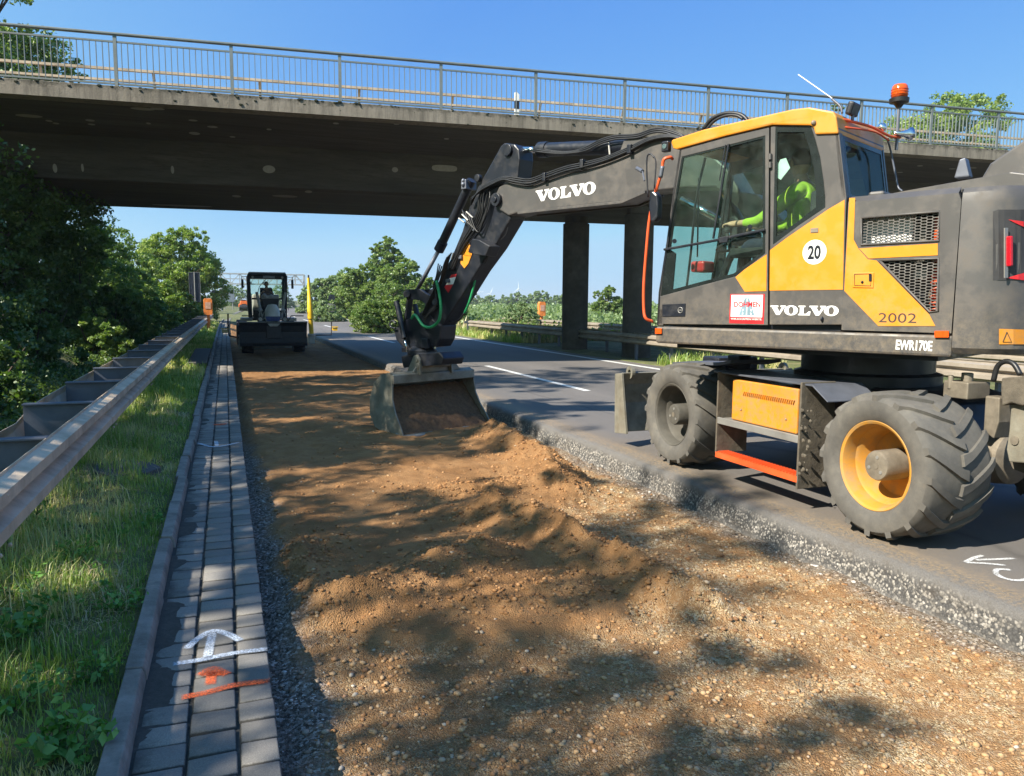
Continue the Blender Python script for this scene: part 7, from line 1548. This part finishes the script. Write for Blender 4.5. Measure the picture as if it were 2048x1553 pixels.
scatter_clumps('slope_cover', 'dark leafy ground cover on the embankment behind the guard rail', 'ground cover', 3600, (-9, -1.9), (2.5, 60), .42, .05, 'dark', 204, 34, 1.1)
scatter_clumps('slope_cover', 'lighter weeds on the embankment behind the guard rail', 'ground cover', 700, (-5, -1.9), (5, 60), .35, .05, 'mid', 205, 30, 1.0)
scatter_clumps('near_weeds', 'green leafy weeds in the median beside the right guard rail', 'weeds', 260, (11.0, 12.4), (6, 16), .35, .06, 'mid', 206, 50)
# grass blades
def grass(name, label, n, xr, yr, hmin, hmax, w, mk, seed, dens=None, pw=1.7, zf=None, lean=.5, tint=None):
    r = np.random.default_rng(seed); x = r.uniform(*xr, n); y = yr[0]+(yr[1]-yr[0])*r.uniform(0, 1, n)**pw
    kk = r.uniform(0, 1, n) < (dens(x, y) if dens is not None else 1.0); x = x[kk]; y = y[kk]; n = len(x); z = (zf or terr)(x[None], y[None])[0]
    h = (hmin+(hmax-hmin)*r.uniform(0, 1, n)**2)*(1+.5*vnoise(x, y, .35, seed)); a = r.uniform(0, 2*pi, n); l = r.uniform(.1, lean, n)*h; W = w*r.uniform(.6, 1.3, n)*(1+.05*y)
    dx, dy = np.cos(a), np.sin(a); B = np.stack([x, y, z-.01], -1); S = np.stack([-dy*W, dx*W, W*0], -1)
    M1 = B+np.stack([dx*l*.35, dy*l*.35, h*.6], -1); T = B+np.stack([dx*l*1.3, dy*l*1.3, h*(1-.25*l/h)], -1)
    V = np.stack([B-S, B+S, M1+S*.7, M1-S*.7, T], 1).reshape(-1, 3); b5 = np.arange(n)*5
    F = np.concatenate([np.stack([b5, b5+1, b5+2, b5+3], -1), np.stack([b5+3, b5+2, b5+4, b5+4], -1)])
    cv = np.clip(.35+.35*vnoise(x, y, .6, seed+1)+r.uniform(-.25, .25, n)+(.5*(r.uniform(0, 1, n) > .9))+.5*np.clip((vnoise(x, y, .55, seed+9)-.1)*3, 0, 1), 0, 1)
    F4 = F[:n]; T3_ = np.stack([b5+3, b5+2, b5+4], -1); tri = np.concatenate([np.stack([b5, b5+1, b5+2], -1), np.stack([b5, b5+2, b5+3], -1), T3_])
    return tag(fast_mesh(name, V, tri, LM[mk], attr=np.repeat(cv, 5)), label, 'grass', kind='stuff')
def vd(x, y): return np.where((x > -.50) & (x < -.46), .3, 1.0)*(1-.55*(vnoise(x, y, .5, 77) > .42))*np.where(((x+.95)/.36)**2+((y-8.1)/.36)**2 < 1, 0, 1)*np.where((x > -.97) & (y > 20.6) & (y < 27.3), 0, 1)
grass('verge_grass', 'short green grass on the verge between kerb and guard rail', 140000, (-2.6, -.47), (1.3, 14), .02, .08, .0022, 'grass', 301, vd, 1.5)
grass('verge_grass', 'longer grass tufts on the verge near the guard rail posts', 30000, (-2.6, -.7), (1.3, 14), .10, .26, .0022, 'grass', 302, lambda x, y: .15+.85*(vnoise(x, y, .45, 78) > .25)*(x < -.75), 1.5, lean=.7)
grass('verge_grass', 'grass farther along the verge towards the dark sign', 60000, (-2.6, -.5), (14, 60), .05, .2, .004, 'grass', 303, vd, 1.4)
grass('verge_straw', 'dry straw stalks lying between the green grass', 30000, (-2.4, -.52), (1.3, 12), .05, .13, .0017, 'straw', 304, lambda x, y: .10+.90*(vnoise(x, y, .4, 79) > .2), 1.4, lean=1.6)
grass('median_grass', 'tall grass at the road edge beyond the white line', 60000, (11.0, 13.5), (16, 110), .08, .42, .006, 'grass', 305, lambda x, y: np.where((y > 18.5) & (y < 30.5), .0, 1.0), 1.3)
grass('median_grass', 'pale dry grass standing in the median', 26000, (12, 16.5), (30, 120), .2, .7, .008, 'straw', 306, None, 1.2)
scatter_clumps('verge_weeds', 'small leafy weeds mixed into the grass beside the kerb', 'weeds', 420, (-1.9, -.50), (1.4, 7), .11, .026, 'weed', 208, 34, .8, dens=lambda x, y: .15+.85*(vnoise(x, y, .5, 95) > .0))
# leafy weed plants in the near verge: each a plant
def weed(x, y, R_, nleaf, label, seed, ls=.045, hgt=.16):
    z = gz(x, y); g = empty('weed_plant', (x, y, z), label, 'weed', 'leafy weeds in the near grass'); r = np.random.default_rng(seed); P = []; mb = MB()
    for s in range(7):
        a = r.uniform(0, 2*pi); e = Vector((x+cos(a)*R_*r.uniform(.3, 1), y+sin(a)*R_*r.uniform(.3, 1), z+hgt*r.uniform(.5, 1.1))); mb.tube([(x, y, z-.02), tuple((Vector((x, y, z))+e)/2+Vector((0, 0, .02))), e], [.003, .002, .001], 4)
        for k in range(nleaf//7): t_ = r.uniform(.25, 1.05); P.append(Vector((x, y, z)).lerp(e, t_)+Vector((r.normal()*.02, r.normal()*.02, r.normal()*.012)))
    mb.build('stem', LM['weed'] if False else mat_stem, g); V, F = leaves(np.array([tuple(p_) for p_ in P]), ls, r, up=1.3, asp=.6)
    o = fast_mesh('leaf_cluster', V, F, LM['weed'], attr=np.repeat(r.uniform(0, 1, len(P)), 4), parent=g, origin=(x, y, z))
mat_stem = mat('green_stem', (0.08, 0.12, 0.03), .8)
wl_ = [(60, 1270, .26, 150, 'broad patch of dark green leafy weeds left of the kerb'), (240, 1200, .20, 110, 'leafy weed at mid height beside the kerb stones'), (120, 1500, .18, 120, 'bright large leafed weed in the bottom left corner'), (20, 1420, .2, 110, 'leafy weed at the left picture edge near the bottom'), (190, 1345, .16, 90, 'small leafy weed behind the kerb near the orange mark'), (255, 1400, .14, 70, 'small weed spilling over the kerb near the bottom'), (370, 980, .2, 90, 'weed leaning over the kerb beyond the concrete cover'), (150, 1120, .2, 90, 'leafy weed in the middle of the verge'), (35, 1180, .2, 100, 'leafy weed under the guard rail at the left edge')]
for i, (px, py, R_, nl, lab) in enumerate(wl_):
    q = onz(px, py, .06); weed(q.x, q.y, R_, int(nl*1.5), lab, 400+i, .05 if i in (0, 2) else .036, .17 if i in (0, 2) else .12)
q = onz(118, 850, .45); weed(-1.35, 6.3, .22, 130, 'leafy weed climbing between the first two guard rail spacers', 420, .06, .6)

# ---- trees beside and behind the photographer: they cast the dappled shade
ST = 'trees beside the photographer'
def shade_tree(x, y, R_, H_, n, seed, lab, z0=.35):
    z = gz(x, y); return tree('broadleaf_tree', lab, (x, y, z), blobset((x, y, z), R_, H_, 16, seed, z0, .26, .42), n, .17, LM['mid'], seed+7, .2, ST, frag=.42)
shade_tree(-8.2, -0.2, 2.9, 5.6, 6000, 501, 'tree on the slope behind the photographer')
shade_tree(-7.4, 4.2, 2.7, 6.0, 7000, 502, 'tree on the slope directly left of the photographer')
shade_tree(-7.8, 8.4, 2.8, 8.6, 9000, 503, 'tall tree on the slope left of the first guard rail spacers')
shade_tree(-8.4, 12.6, 3.4, 12.0, 15000, 504, 'tallest tree on the slope before the bridge, left of view')
shade_tree(-8.6, 15.5, 2.8, 9.2, 11000, 505, 'tree on the slope close to the bridge, left of view')
shade_tree(-10.5, 1.8, 3.2, 9.8, 3200, 506, 'thin tall tree higher up the slope behind the photographer', .55)
shade_tree(-11.3, 6.6, 3.2, 10.8, 3600, 507, 'thin tall tree highest on the slope left of the photographer', .55)
# ================================================================== HAZE
hm = bpy.data.materials.new('haze_air'); hm.use_nodes = True; t = hm.node_tree; t.nodes.clear()
pv = t.nodes.new('ShaderNodeVolumePrincipled'); pv.inputs['Color'].default_value = (0.82, 0.90, 1.0, 1); pv.inputs['Density'].default_value = 0.0004; pv.inputs['Anisotropy'].default_value = 0.2
ho = t.nodes.new('ShaderNodeOutputMaterial'); t.links.new(pv.outputs[0], ho.inputs['Volume'])
mb = MB(); mb.box((250, 1550, 20), (5600, 4000, 44)); hz = mb.build('haze', hm); hz['kind'] = 'stuff'
